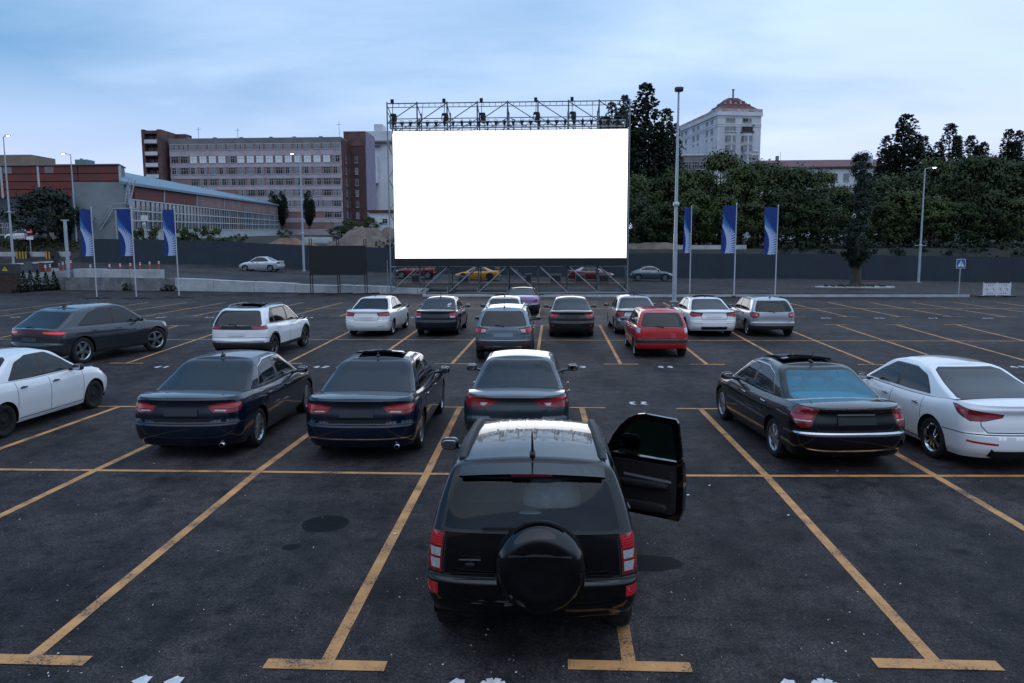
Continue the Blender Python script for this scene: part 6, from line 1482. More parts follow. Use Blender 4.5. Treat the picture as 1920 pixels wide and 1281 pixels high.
# ---- long factory hall seen along its side
mRust = M('rusty_red_panel', (.20,.040,.034), .85, var=.55, vscale=.45, col2=(.115,.05,.045), bmp=.3, bscale=4); mRust2 = M('faded_pink_panel', (.28,.20,.20), .85, var=.4, vscale=.35, col2=(.22,.10,.09)); mCorr = M('grey_corrugated_sheet', (.155,.185,.20), .5, .3, var=.3, vscale=.5); mRoofB = M('blue_grey_roof', (.14,.24,.31), .5, .2, var=.2, vscale=.4); mMul = M('pale_mullion', (.42,.47,.50), .5); mGlF = M('factory_glass', (.018,.024,.028), .15, var=.6, vscale=.35)
A2, B2 = np.array([at(240, 400, 95)[0], 95.]), np.array([at(525, 400, 219)[0], 219.]); dA = (B2-A2)/np.linalg.norm(B2-A2); nA2 = np.array([dA[1], -dA[0]])
def wallpt(px, py, off=0.):
    d = ray(px, py); base = A2+nA2*off
    # C + s d on the wall plane
    s = (nA2@base)/(d[:2]@nA2); p = _C+d*s; return p
fh = thing('factory_hall', 'long factory hall with red rusty panels and a band of tall windows', 'building', (A2[0], A2[1], 3.)); fo = np.array([A2[0], A2[1], 3.])
def wq(name, mats, quads, off0=0., thick=.25):
    b = MB()
    for pts in quads:
        f_ = [wallpt(px, py, off0)-fo for px, py in pts]; bk = [p-np.array([nA2[0], nA2[1], 0])*thick for p in f_]; n = len(f_)
        b.add(f_+bk, [tuple(range(n)), tuple(reversed(range(n, 2*n)))]+[(i, (i+1) % n, (i+1) % n+n, i+n) for i in range(n)])
    return b.build(name, mats, fh)
yl = lambda px, a, c: a+(c-a)*(px-240)/(525-240)          # height along the wall between the near and far ends
top = lambda px: yl(px, 344, 386.5); redb = lambda px: yl(px, 371, 403.5); wt = lambda px: yl(px, 373.5, 405); wb_ = lambda px: yl(px, 432, 430.5)
wq('wall', [mCorr], [[(232, 452), (566, 452), (566, 393), (232, 342)]], -.3, 6.)
wq('upper_panel', [mRust], [[(a+.6, redb(a)), (c-.6, redb(c)), (c-.6, top(c)), (a+.6, top(a))] for a, c in ((252, 307), (308.5, 368))])
wq('upper_panel', [mRust2], [[(a+.6, redb(a)), (c-.6, redb(c)), (c-.6, top(c)), (a+.6, top(a))] for a, c in ((370, 420), (421, 470), (471, 536))])
wq('upper_panel', [mRust], [[(537, 408), (566, 410), (566, 393), (537, 390.5)]])
wq('window_band', [mGlF], [[(245, wb_(245)), (523, wb_(523)), (523, wt(523)), (245, wt(245))]], -.05, .15)
mul = []; prev = None
for i in range(62):
    t = i/61; P0 = A2+dA*(1.3+t*(np.linalg.norm(B2-A2)-2)); q = P0-_C[:2]; 
    lam = (q[0]*_R[0]+q[1]*_R[1])/(q[0]*_F[0]+q[1]*_F[1]); px = 960+CF*lam*1.0
    # the pixel column only fixes where along the wall the bar stands
    mul.append(px)
for i, px in enumerate(mul):
    b = MB()
    z0 = wallpt(px, wb_(px))[2]-fo[2]; z1 = wallpt(px, wt(px))[2]-fo[2]; t = i/61; P0 = A2+dA*(1.3+t*(np.linalg.norm(B2-A2)-2))-fo[:2]; w_ = .11 if i % 4 else .2
    b.beam((P0[0], P0[1], z0), (P0[0], P0[1], z1), w_, w_); b.build('mullion', [mMul], fh)
for k_ in (0, .36, .68, 1.0):
    e = [wallpt(px, wt(px)+(wb_(px)-wt(px))*k_, .06)-fo for px in np.linspace(246, 523, 14)]; b = MB()
    for p, q in zip(e[:-1], e[1:]): b.beam(p, q, .13, .16)
    b.build('transom', [mMul], fh)
wq('base_wall', [mConL], [[(246, 456), (545, 456), (545, 431.5), (246, 433)]], .02, .2)
wq('end_window', [mGlF], [[(a, 430), (a+6.2, 430.3), (a+6.2, 412), (a, 411)] for a in (541, 549, 557)], .03, .1)
for px in (307.7, 369, 420.5, 470.5, 536.5):
    p, q = wallpt(px, redb(px), .1)-fo, wallpt(px, top(px), .1)-fo; b = MB(); b.beam(p, q, .16, .16); b.build('panel_joint', [mMul], fh)
# roof: eave on the wall, upper edge set back
ev = [wallpt(px, top(px)-2.5, .45)-fo for px in np.linspace(228, 566, 12)]; rd_ = [wallpt(px, 322+(389.5-322)*((px-228)/(566-228)), -5)-fo for px in np.linspace(222, 566, 12)]
b = MB(); n = 12; vs = [tuple(p) for p in ev]+[tuple(p) for p in rd_]+[(p[0], p[1], p[2]-.35) for p in ev]
b.add(vs, [(i, i+1, n+i+1, n+i) for i in range(n-1)]+[(i, i+1, 2*n+i+1, 2*n+i) for i in range(n-1)]); b.build('roof', [mRoofB], fh)
# grey end building with the lettering-like relief
pA, pB = wallpt(566, 440), None; dE = pA[1]; xE0, xE1 = pA[0], at(617, 440, dE)[0]; r = thing('factory_annex', 'plain grey sheet clad annex at the far end of the factory hall', 'building', (xE0, dE, 3)); zA = lambda py: at(590, py, dE)[2]-3
b = MB(); b.add([(0, 0, -3), (xE1-xE0, 0, -3), (xE1-xE0, 0, zA(400)), (0, 0, zA(391)), (0, 14, -3), (xE1-xE0, 14, -3), (xE1-xE0, 14, zA(398)), (0, 14, zA(389))], [(0,1,2,3), (1,5,6,2), (4,7,6,5), (3,2,6,7), (0,3,7,4)]); b.build('wall', [mCorr], r)
for i in range(3): window(r, 3.2+i*1.5, -.02, zA(423.5), 1.0, 1.7, 'curtain')
b = MB(); b.box(-.1, xE1-xE0+.2, -.1, .0, zA(391.5)-.02, zA(390.5)); b.build('eave', [mGreyR], r)
# ---- red panelled factory front at far left
DF = 97.5; fr_x0, fr_x1 = at(-60, 400, DF)[0], at(230, 400, DF)[0]; r = thing('factory_building', 'factory front of big rusty red panels over grey corrugated sheet at far left', 'building', (fr_x0, DF, 3)); zF = lambda py: at(110, py, DF)[2]-3; fw = fr_x1-fr_x0
b = MB(); b.prism([(0, .25), (fw-.05, .25), (fw-1.6, 4), (0, 4)], -2, zF(312)); b.build('wall', [mCorr], r)
b = MB(); m = 150; vs = []
for j in range(m+1): vs += [(fw*.998*j/m, -.06 if j % 2 else .14, zF(452)), (fw*.998*j/m, -.06 if j % 2 else .14, zF(370.5))]
b.add(vs, [(2*j, 2*j+2, 2*j+3, 2*j+1) for j in range(m)]); b.build('corrugated_sheet', [mCorr], r)
cols = [-60, 8, 78, 152, 230]; ys_ = [311, 326, 340.5, 355, 370]
for i in range(4):
    for j in range(4):
        b = MB(); xa, xb = at(cols[i], 400, DF)[0]-fr_x0+.05, at(cols[i+1], 400, DF)[0]-fr_x0-.05; jj = random.uniform(0, .04); b.box(xa, xb, -.12-jj, .2, zF(ys_[j+1])+.05, zF(ys_[j])-.05); b.build('red_panel', [mRust], r)
for px in (10, 79, 231):
    b = MB(); x = at(px, 400, DF)[0]-fr_x0; b.box(x-.14, x+.14, -.22, -.17, zF(371), zF(312)); b.build('panel_joint', [mMul], r)
for px, py in ((22, 318), (100, 318)): b = MB(); x = at(px, 400, DF)[0]-fr_x0; b.box(x-.6, x+.6, -.2, -.17, zF(py+7), zF(py-5)); b.build('patch', [mGreyR], r)
b = MB(); b.prism([(-.2, -.3), (fw+.1, -.3), (fw-1.5, 4.2), (-.2, 4.2)], zF(311)+.02, zF(308.5)); b.build('roof_edge', [mGreyR], r)
for px in (3, 13): window(r, at(px, 400, DF)[0]-fr_x0, -.02, zF(440), 1.0, 1.5, 'glass')
p = at(20, 305, 120); b = MB(); b.box(-5, 3.4, 0, 6, -3, 1.2); o = b.build('rooftop_hut', [M('tan_render', (.28,.22,.17), .9, var=.3, vscale=.4)]); o.location = p; tag(o, 'tan rooftop hut behind the red factory front at far left', 'rooftop block')
p = at(152, 309, 112); b = MB(); b.box(-.9, .9, 0, 2, -1.5, .75); b.cyl((-.5, 1, .75), (-.5, 1, 1.0), .2, n=8); o = b.build('rooftop_tank', [M('teal_tank', (.13,.22,.24), .6)]); o.location = p; tag(o, 'small teal tank on the roof of the red factory front', 'tank')
# steel stair between front and hall
pS = at(240, 452, 93.5); r = thing('steel_stair', 'steel outdoor stair and landing at the corner of the factory', 'stair', (pS[0], 93.5, pS[2])); zS = lambda py: at(240, py, 93.5)[2]-pS[2]; xS = lambda px: at(px, 400, 93.5)[0]-pS[0]
def bar(p, q, w=.08, nm='rail'): b = MB(); b.beam(p, q, w, w); b.build(nm, [mGal], r)
bar((xS(217), 0, 0), (xS(217), 0, zS(390)), .16, 'post'); bar((xS(243), 0, 0), (xS(245), 0, zS(375)), .16, 'post'); bar((xS(236), 1, 0), (xS(236), 1, zS(340)), .12, 'post')
b = MB(); b.box(xS(212), xS(247), -.2, 1.4, zS(392), zS(390)); b.build('landing', [mGal], r)
bar((xS(186), 0, zS(432)), (xS(214), 0, zS(391)), .14); bar((xS(186), 0, zS(422)), (xS(214), 0, zS(381)), .06); bar((xS(213), 0, zS(381)), (xS(246), 0, zS(381)), .06)
bar((xS(240), .6, zS(382)), (xS(252), .6, zS(337)), .14); bar((xS(231), .6, zS(380)), (xS(240), .6, zS(333)), .10); bar((xS(236), .6, zS(385)), (xS(246), .6, zS(333)), .07)
for t in np.linspace(.1, .9, 8): bar((xS(231+9*t), .6, zS(380-47*t)), (xS(240+12*t), .6, zS(382-45*t)), .05, 'tread')
# traffic signal like box on a post in front of the windows
p = at(273, 447, 92); r = thing('signal_post', 'grey post with a square box and a round lens before the factory windows', 'post', (p[0], 92, p[2])); zz = lambda py: at(273, py, 92)[2]-p[2]
b = MB(); b.cyl((0, 0, 0), (0, 0, zz(405)), .16, n=8); b.build('pole', [mConL], r); b = MB(); b.box(-.36, .36, -.2, .2, zz(415), zz(404)); b.build('box', [mWhiteT], r); b = MB(); b.lathe([(.12, -.22), (.22, -.22), (.22, -.16)], (0, 0, zz(421.5)), 'y', 14); b.build('lens_ring', [mWhiteT], r)
# ---- white apartment tower at right
rzT = R_(10); pT = at(1344, 300, 237); r = thing('apartment_tower', 'white apartment tower with bay windows and a red stepped roof', 'building', (pT[0], 237, 8.), rzT); zT = lambda py: at(1385, py, 237)[2]-8
FW, DP = 13.4, 36; H0 = zT(203)
b = MB(); b.box(0, FW, 0, DP, -6, H0-2.0); b.build('wall', [mWhiteT], r)
b = MB(); b.box(-.35, FW+.35, -.35, DP+.3, H0-2.0, H0-.9); b.build('cornice', [mWhiteT], r)
b = MB(); b.box(-.25, FW+.25, -.25, DP+.2, H0-.9, H0); b.build('stained_parapet', [mStain], r)
for py in (219, 232, 236):
    b = MB(); z = zT(py); b.box(-.12, FW+.12, -.12, DP*.99, z-.12, z+.12); b.build('string_course', [mWhiteT], r)
b = MB()
def tier(z0, z1, i0, i1, m=0):
    a = [(i0, i0), (FW-i0, i0), (FW-i0, 14-i0), (i0, 14-i0)]; c = [(i1, i1), (FW-i1, i1), (FW-i1, 14-i1), (i1, 14-i1)]
    b.add([(x, y, z0) for x, y in a]+[(x, y, z1) for x, y in c], [(0,1,5,4), (1,2,6,5), (2,3,7,6), (3,0,4,7), (4,5,6,7)], m)
tier(H0, H0+1.3, .5, 2.2); tier(H0+1.3, H0+1.9, 2.3, 2.5); tier(H0+1.9, H0+2.3, 3.0, 3.3); tier(H0+2.3, H0+3.0, 3.5, 3.7); tier(H0+3.0, H0+4.1, 4.0, 5.2)
b.add([(.3, 14, H0), (FW-.3, 14, H0), (FW-.3, DP, H0), (.3, DP, H0), (FW/2, 14, H0+1.2), (FW/2, DP, H0+1.2)], [(0,1,4), (1,2,5,4), (2,3,5), (3,0,4,5)])
b.build('roof', [mRedRoof], r)
for i in range(5): b = MB(); b.box(3+i*1.6, 3.5+i*1.6, 2.6, 3.0, H0+1.6, H0+2.3+.5*(i % 2)); b.build('roof_window', [mWinF], r)
b = MB(); b.box(6.0, 6.4, 4, 4.4, H0+3.5, H0+6.2); b.box(5.85, 6.55, 3.85, 4.55, H0+6.2, H0+6.4); b.build('chimney', [mGreyR], r)
bayx = [(2.2, 5.6), (7.2, 10.8)]
for bi, (xa, xb) in enumerate(bayx):
    b = MB(); xm_, hw_ = (xa+xb)/2, (xb-xa)/2; poly = [(xa, 0), (xa+.7, -1.3), (xb-.7, -1.3), (xb, 0)]; b.prism(poly, -6, zT(247.5)); b.build('bay', [mWhiteT], r)
    b = MB(); b.prism([(xa-.2, .0), (xa+.6, -1.55), (xb-.6, -1.55), (xb+.2, 0)], zT(248.3), zT(246.5)); b.build('balcony_slab', [mWhiteT if bi == 0 else mBrn], r)
    b = MB(); b.box(xa+.2, xb-.2, -.6, -.02, zT(247)+.1, zT(236.5)); b.build('loggia', [mWinC if bi == 0 else mWinD], r)
    for k_ in range(4): b = MB(); x = xa+.25+k_*(xb-xa-.5)/3; b.box(x-.06, x+.06, -.68, -.61, zT(246.8), zT(236.5)); b.build('loggia_post', [mWinF if bi == 0 else mBrn2], r)
    for py in (265.5, 283.8, 302, 320):
        for xx_ in (xm_-.72, xm_+.72): window(r, xx_, -1.33, zT(py), .95, 1.75, 'curtain')
        window(r, xa+.30, -.70, zT(py), .8, 1.75, 'glass', -1.08); window(r, xb-.30, -.70, zT(py), .8, 1.75, 'glass', 1.08)
        b = MB(); b.prism([(xa+.62, -1.42), (xb-.62, -1.42), (xb-.62, -1.3), (xa+.62, -1.3)], zT(py)-1.0, zT(py)-.5); b.build('apron_panel', [mWinF], r)
    window(r, xm_, -.05, zT(228), 2.9, 1.5, 'open' if bi else 'curtain')
    for dx in (-.4, .4): b = MB(); b.box(xm_+dx-.12, xm_+dx+.12, -.02, .1, zT(211.5), zT(210)); b.build('vent', [mWinD], r)
window(r, 12.0, -.05, zT(300), 1.7, 1.6, 'curtain'); window(r, 12.0, -.05, zT(283), 1.7, 1.4, 'bright')
for py in (248, 236): b = MB(); x = 11.0; b.box(x-.25, x+.25, -.4, -.02, zT(py), zT(py)+.6); b.build('air_conditioner', [mGreyR], r)
for bi, x in ((0, 2.4), (0, 4.0), (1, 7.4)): b = MB(); b.box(x-.35, x+.35, -1.9, -1.45, zT(286), zT(286)+.65); b.build('air_conditioner', [mGreyR], r)
b = MB(); b.box(FW, FW+1.2, 3, 7, zT(274), zT(232)); b.build('side_balcony', [M('teal_glazing', (.14,.22,.24), .2)], r)
for i in range(4): b = MB(); z = zT(232)-(zT(232)-zT(274))*i/3; b.box(FW-.02, FW+1.35, 2.9, 7.1, z-.15, z+.15); b.build('side_balcony_slab', [mGreyR], r)
for py, kinds in ((227, 'dark'), (247, 'dark'), (266, 'glass'), (285, 'glass')):
    for y in (4.5, 8.5, 16, 20, 27, 31): window(r, -.06, y, zT(py), 1.7, 1.7, kinds, -PI/2)
for ya in (3.2, 14.8, 25.8):
    b = MB(); b.box(-1.0, -.01, ya, ya+6.6, -6, zT(262)); b.build('side_bay', [mWhiteT], r)
# ---- grey low block left of the tower
d5 = 200; x0, x1 = X_(1246, d5), X_(1327, d5); r = thing('grey_block', 'low grey block with a glazed top floor below the apartment tower', 'building', (x0, d5, 8)); zt0 = at(1285, 292, d5)[2]-8
b = MB(); b.box(0, x1-x0, 0, 12, -5, zt0); b.build('wall', [mGreyR], r); b = MB(); b.box(-.2, x1-x0+.2, -.2, 12.2, zt0, zt0+.4); b.build('roof_edge', [mWhiteT], r)
for i in range(5): window(r, 1.2+i*2.1, -.02, zt0-3.4, 1.8, 1.9, 'glass')
# ---- long red roofed house
d6 = 182; x0, x1 = X_(1421, d6), X_(1656, d6); r = thing('red_roofed_house', 'long white house with a dark red tin roof behind the trees', 'building', (x0, d6, 7)); zt0 = at(1535, 295.5, d6)[2]-7; ze = at(1535, 313, d6)[2]-7; w2 = x1-x0
b = MB(); b.box(0, w2, 0, 14, -5, ze); b.build('wall', [mWhiteT], r)
b = MB(); b.add([(-.5, -.6, ze), (w2+.5, -.6, ze), (w2, 5, zt0), (0, 5, zt0), (-.5, 14.6, ze), (w2+.5, 14.6, ze), (w2, 9, zt0), (0, 9, zt0), (-.5, -.6, ze-.3), (w2+.5, -.6, ze-.3)], [(0,1,2,3), (4,7,6,5), (3,2,6,7), (1,5,6,2), (0,3,7,4), (0,8,9,1)]); b.build('roof', [mRedRoof], r)
b = MB(); b.box(w2-3.5, w2-3.0, -.3, 5, ze, zt0+.3); b.build('fire_wall', [mWhiteT], r)
for px in (1466, 1622): b = MB(); x = X_(px, d6)-x0; b.box(x-.3, x+.3, 5, 5.8, zt0, zt0+1.0); b.cyl((x+.9, 6, zt0), (x+.9, 6, zt0+2.), .04, n=4); b.build('chimney', [mGreyR], r)
for i in range(11):
    for z in (ze-3.2, ze-6.6, ze-10, ze-13.4): window(r, 1.6+i*2.55, -.03, z, 1.3, 1.7, 'glass' if (i+int(z)) % 3 else 'curtain')

# ================================================================ TREES
def leaf_mat(name, c0, c1, c2):
    if name in _mc: return _mc[name]
    m, nt, b = nmat(name); g = nt.nodes.new('ShaderNodeNewGeometry'); n = noise(nt, .45, 4, .55, g.outputs['Position'])
    f = mth(nt, 'ADD', mth(nt, 'MULTIPLY', g.outputs['Random Per Island'], .13), mth(nt, 'MULTIPLY', n.outputs['Fac'], .85))
    L_(nt, ramp(nt, f, [(.2, c0), (.55, c1), (.9, c2)]).outputs['Color'], b.inputs['Base Color']); b.inputs['Roughness'].default_value = .6; b.inputs['Specular IOR Level'].default_value = .25
    b.inputs['Transmission Weight'].default_value = 0
    _mc[name] = m; return m
LF_B = leaf_mat('broad_leaf', (.013,.023,.008), (.031,.054,.016), (.065,.095,.030))
LF_O = leaf_mat('olive_leaf', (.020,.032,.009), (.052,.076,.020), (.11,.135,.040))
LF_P = leaf_mat('poplar_leaf', (.009,.016,.010), (.017,.028,.016), (.032,.045,.024))
LF_C = leaf_mat('conifer_leaf', (.006,.014,.005), (.012,.026,.009), (.022,.040,.014))
LF_L = leaf_mat('bush_leaf', (.02,.032,.010), (.05,.07,.018), (.10,.115,.03))
MT_BARK = M('bark', (.075,.062,.052), .95, var=.5, vscale=4, bmp=.8, bscale=12)
def leaves(cl, nleaf, size, rs, droop=.3):
    """leaf-sized quads round clump centres (x, y, z, radius)"""
    cl = np.array(cl); k = len(cl); idx = rs.integers(0, k, nleaf)
    d = rs.normal(size=(nleaf, 3)); d /= np.linalg.norm(d, axis=1)[:,None]; rad = np.minimum(np.abs(rs.normal(size=nleaf))*.58, 1.02)
    c = cl[idx,:3]+d*rad[:,None]*cl[idx,3:4]*np.array([1, 1, .8])
    nrm = d+rs.normal(size=(nleaf, 3))*.42+np.array([0, 0, .35]); nrm /= np.linalg.norm(nrm, axis=1)[:,None]
    a = np.cross(nrm, rs.normal(size=(nleaf, 3))); a /= np.linalg.norm(a, axis=1)[:,None]; b = np.cross(nrm, a)
    s = size*(.6+.8*rs.random(nleaf))[:,None]
    v = np.stack([c-a*s, c-b*s*.55, c+a*s, c+b*s*.55], 1).reshape(-1, 3)
    cc = np.array([cl[:,0].mean(), cl[:,1].mean(), cl[:,2].min()*.4+cl[:,2].mean()*.6]); ow = c-cc; ow[:,2] *= .6; ow /= np.linalg.norm(ow, axis=1)[:,None]+1e-6
    sn = nrm*.20+d*.55+ow*.80+np.array([0, 0, .15]); sn /= np.linalg.norm(sn, axis=1)[:,None]
    fl = (np.cross(a, b)*sn).sum(1) < 0; F = np.arange(nleaf*4).reshape(-1, 4); F[fl] = F[fl][:, ::-1]
    return v, F, np.repeat(sn, 4, axis=0)
def crown_mesh(name, cl, nleaf, size, mat, seed):
    rs = np.random.default_rng(seed); v, f, sn = leaves(cl, nleaf, size, rs)
    o = mesh_obj(name, v, f, mat, None, None, True, sn); return o
def tree_proto(kind, seed, h, r, trunk_h, nleaf, size, mat):
    rs = random.Random(seed); root = bpy.data.objects.new('tree', None); link(root)
    cl = []; limbs = MB()
    if kind == 'broad':
        tr = .16+h*.012
        limbs.cyl((0,0,-.4), (0,0,trunk_h), tr, tr*.75, 9)
        for i in range(70):
            z = trunk_h+(h-trunk_h)*rs.random()**.85; t = (z-trunk_h)/(h-trunk_h); rr = r*(math.sin(PI*min(1, .18+t*.80))**.75)*(.55+.5*rs.random()); a = rs.uniform(0, 2*PI)
            c = (rr*math.cos(a), rr*math.sin(a), z, r*(.20+.20*rs.random())); cl.append(c)
            if i < 14: limbs.cyl((0,0,trunk_h*.9+(z-trunk_h)*.35), c[:3], tr*.35, .03, 5)
        for i in range(10): cl.append((rs.uniform(-.4,.4)*r, rs.uniform(-.4,.4)*r, h*(.88+.1*rs.random()), r*.22))
        limbs.cyl((0,0,trunk_h), (0,0,h*.85), tr*.7, .05, 7)
    elif kind == 'poplar':
        tr = .22+h*.008; limbs.cyl((0,0,-.4), (0,0,h*.93), tr, .03, 9)
        lobes = [(0, 0, h, .62*r)]+[(.50*r*math.cos(a_), .50*r*math.sin(a_), h*rs.uniform(.66, .93), r*rs.uniform(.36, .50)) for a_ in [k_*1.05+rs.uniform(-.3,.3) for k_ in range(6)]]
        for lx, ly, lh, lr in lobes:
            p1, p2, p3 = rs.uniform(0, 6), rs.uniform(0, 6), rs.uniform(0, 6)
            for i in range(int(1150*lr/r)):
                t = 1-rs.random()**1.15; z = trunk_h+(lh-trunk_h)*t; a = rs.uniform(0, 6.3)
                env = lr*min(1, .35+t*1.8)*(1 if t < .5 else math.sqrt(max(0, 1-((t-.5)/.51)**2)))
                env *= 1+.16*math.sin(3*a+9*t+p1)+.13*math.sin(2*a-17*t+p2)+.08*math.sin(5*a+31*t+p3)
                q = env*(.45+.5*rs.random()**.7); k = min(1, t*2.5)
                cl.append((lx*k+q*math.cos(a), ly*k+q*math.sin(a), z, .16+.20*rs.random()))
            limbs.cyl((0,0,trunk_h*.8), (lx*.9, ly*.9, lh*.75), tr*.3, .03, 5)
    elif kind == 'cone':
        limbs.cyl((0,0,-.05), (0,0,h*.9), .04, .01, 6)
        for i in range(110):
            t = rs.random()**1.15; z = h*t; rr = r*(1-t)**.8*(.5+.5*rs.random()); a = rs.uniform(0, 2*PI); cl.append((rr*math.cos(a), rr*math.sin(a), z, r*(.22*(1-t)+.07)))
        cl.append((0, 0, h*.97, r*.09))
    elif kind == 'bush':
        for i in range(16):
            a = rs.uniform(0, 2*PI); rr = r*rs.random()**.6; z = h*rs.random()*(1-.4*rr/r); cl.append((rr*math.cos(a), rr*math.sin(a), z, r*.28)); limbs.cyl((0,0,-.1), (rr*math.cos(a), rr*math.sin(a), z), .02, .01, 4)
    cr = crown_mesh('crown', cl, nleaf, size, mat, seed); cr.parent = root
    limbs.build('trunk', [MT_BARK], root); return root
def grow_tree(proto, name, label, cat, x, y, z, sc, rz, group, first):
    o = proto if first else copy_tree(proto); o.name = name; o.location = (x, y, z); o.scale = (sc[0], sc[0], sc[1]); o.rotation_euler = (0, 0, rz); tag(o, label, cat, group); return o
used = set()
def put(proto, name, label, cat, x, y, z, sc, group=None, rz=None):
    f = id(proto) not in used and proto.name not in used; 
    first = proto.get('_used') is None
    o = grow_tree(proto, name, label, cat, x, y, z, sc, random.uniform(0, 6) if rz is None else rz, group, first)
    if first: proto['_used'] = 1
    if '_used' in o and not first: del o['_used']
    return o
BR = [tree_proto('broad', 40+i, 10., 4.2, 2.0, 9000, .19, LF_B if i % 2 else LF_O) for i in range(5)]
PO = [tree_proto('poplar', 60+i, 20., 2.8, 1.5, 28000, .16, LF_P) for i in range(4)]
# the wood behind the right hand fence: tops follow the skyline
sky_ = [(1195, 335), (1235, 330), (1275, 322), (1315, 318), (1352, 300), (1392, 322), (1425, 312), (1462, 318), (1500, 322), (1540, 330), (1572, 352), (1640, 338), (1672, 330), (1712, 322), (1752, 308), (1795, 312), (1838, 304), (1880, 300), (1925, 302), (1968, 306)]
place_words = ['at the left end of the wood beside the screen', 'second from the screen in the wood', 'third from the screen, behind the tall lamp mast', 'behind the narrow flag right of the mast', 'below the white apartment tower', 'right of the white tower, behind the middle right flag', 'under the left end of the red roof', 'behind the right flag', 'right of the right flag under the red roof', 'just left of the lone poplar', 'directly behind the lone poplar', 'just right of the lone poplar', 'left of the lit lamp post in the wood', 'just left of the lit lamp post', 'right of the lit lamp post', 'second right of the lit lamp post', 'above the crossing sign', 'between crossing sign and barrier', 'above the white barrier', 'cut by the right edge']
for i, (px, py) in enumerate(sky_):
    Y = 103+((i*7) % 11)*.9; p = at(px, py, Y); z = ground_z(p[0], Y); h = p[2]-z
    put(BR[i % 5], 'leafy_tree', 'dark leafy tree '+place_words[i], 'tree', p[0], Y, z, (max(.85, h/10.5)*random.uniform(.85, 1.1), h/10.*random.uniform(.93, 1.06)), 'leafy trees behind the right fence')
low = ['beside the screen foot', 'behind the tall mast', 'behind the narrow flag', 'behind the middle right flag', 'left of the right flag', 'right of the right flag', 'left of the lone poplar trunk', 'right of the lone poplar trunk', 'left of the lit lamp post foot', 'right of the lit lamp post foot', 'above the crossing sign', 'behind the barrier', 'at the right edge']
for i, px in enumerate((1192, 1252, 1302, 1358, 1412, 1476, 1540, 1660, 1702, 1752, 1806, 1860, 1915)):
    py = 372+12*math.sin(i*2.1); Y = 99.5+(i % 3)*.9; p = at(px, py, Y); z = ground_z(p[0], Y)-.6; h = p[2]-z
    put(BR[(i*2+1) % 5], 'leafy_tree', 'lower dark tree at the front of the wood '+low[i], 'tree', p[0], Y, z, (h/9., h/10.), 'leafy trees behind the right fence')
# shrubs and saplings that fill the foot of the wood
cl = []
for i in range(560):
    x = random.uniform(8, 80); y = random.uniform(87 if x > 24 else 99, 107); cl.append((x, y, ground_z(x, y)+abs(random.gauss(0, 1.5 if y > 97 else .35)), .9))
o = crown_mesh('undergrowth', cl, 28000, .16, LF_P, 12); tag(o, kind='stuff')
# tall poplars
pop = [(1148, 186, 118, 1.0, 'poplar just right of the truss corner, shorter than its neighbour'), (1172, 172, 116, .95, 'slim poplar directly behind the right corner of the truss'), (1212, 149, 114, 1.55, 'tallest broad poplar between the screen and the lamp mast'), (1250, 197, 112, 1.0, 'poplar touching the tall lamp mast on its left'),
    (1663, 250, 128, .95, 'shorter poplar at the left end of the right hand poplar group'), (1700, 209, 128, 1.45, 'highest poplar of the right hand group'), (1733, 250, 130, 1.0, 'poplar leaning on the right side of the highest right hand one'), (1783, 226, 132, 1.15, 'round topped poplar in the middle of the right hand group'), (1760, 262, 133, .9, 'low poplar left of the round topped one'), (1822, 250, 134, 1.1, 'poplar right of the round topped one'), (1845, 262, 135, .8, 'small slim poplar in the gap near the right edge'), (1893, 237, 132, 1.0, 'slim poplar near the right edge'), (1913, 240, 131, 1.0, 'poplar cut by the right edge')]
for i, (px, py, Y, wd, lb) in enumerate(pop):
    p = at(px, py, Y); z = ground_z(p[0], Y); h = p[2]-z; put(PO[i % 4], 'poplar_tree', 'tall dark '+lb, 'tree', p[0], Y, z, (wd, h/20.5), 'tall poplars')
# the lone pruned poplar on its island
p = gnd(1603, 541); 
r = thing('poplar_tree', 'lone pruned poplar with a thick bare trunk on a small kerbed island', 'tree', (p[0], p[1], 0)); rs = random.Random(5); cl = []
for i in range(70):
    t = rs.random(); z = 4.7+t*6.0; w_ = 1.0*(math.sin(PI*(.12+.80*t))**.6)*(.62 if t < .2 else 1); a = rs.uniform(0, 6.3); rr = w_*rs.random()**.6*.95; cl.append((rr*math.cos(a), rr*math.sin(a), z, .44))
for i in range(80):
    t = rs.random(); z = 1.9+t*3.6; w_ = 1.12*(math.sin(PI*(.16+.74*t))**.7); a = rs.uniform(0, 6.3); rr = w_*rs.random()**.6; cl.append((rr*math.cos(a), rr*math.sin(a), z, .44))
o = crown_mesh('crown', cl, 24000, .080, LF_P, 9); o.parent = r
b = MB(); pts = [(0, 0, -.1), (.02, .0, .35), (.03, 0, 1.2), (.02, 0, 2.4), (0, 0, 4.5), (-.03, 0, 7), (0, 0, 10.0)]; rd = [.58, .44, .40, .36, .22, .16, .04]
for i in range(6): b.cyl(pts[i], pts[i+1], rd[i], rd[i+1], 14, 0, False)
for i in range(7): a = i*.9; b.cyl((.15*math.cos(a), .15*math.sin(a), 1.6+.1*i), (.9*math.cos(a), .9*math.sin(a), 3.0+.2*i), .07, .02, 6)
b.build('trunk', [MT_BARK], r)
b = MB(); n = 26
vo = [(3.2*math.cos(2*PI*i/n), 1.1*math.sin(2*PI*i/n)) for i in range(n)]; b.prism(vo, -.05, .16); o = b.build('tree_island', [mConL]); o.location = (p[0], p[1]+.1, 0); tag(o, kind='structure')
cl = [(2.6*math.cos(a)*q, .8*math.sin(a)*q, .15, .22) for a in np.linspace(0, 6.2, 14) for q in (.5, .9)]; o = crown_mesh('grass', cl, 1500, .07, leaf_mat('dry_grass', (.03,.03,.012), (.08,.075,.03), (.16,.13,.06)), 4); o.location = (p[0], p[1]+.1, .05); tag(o, kind='stuff')
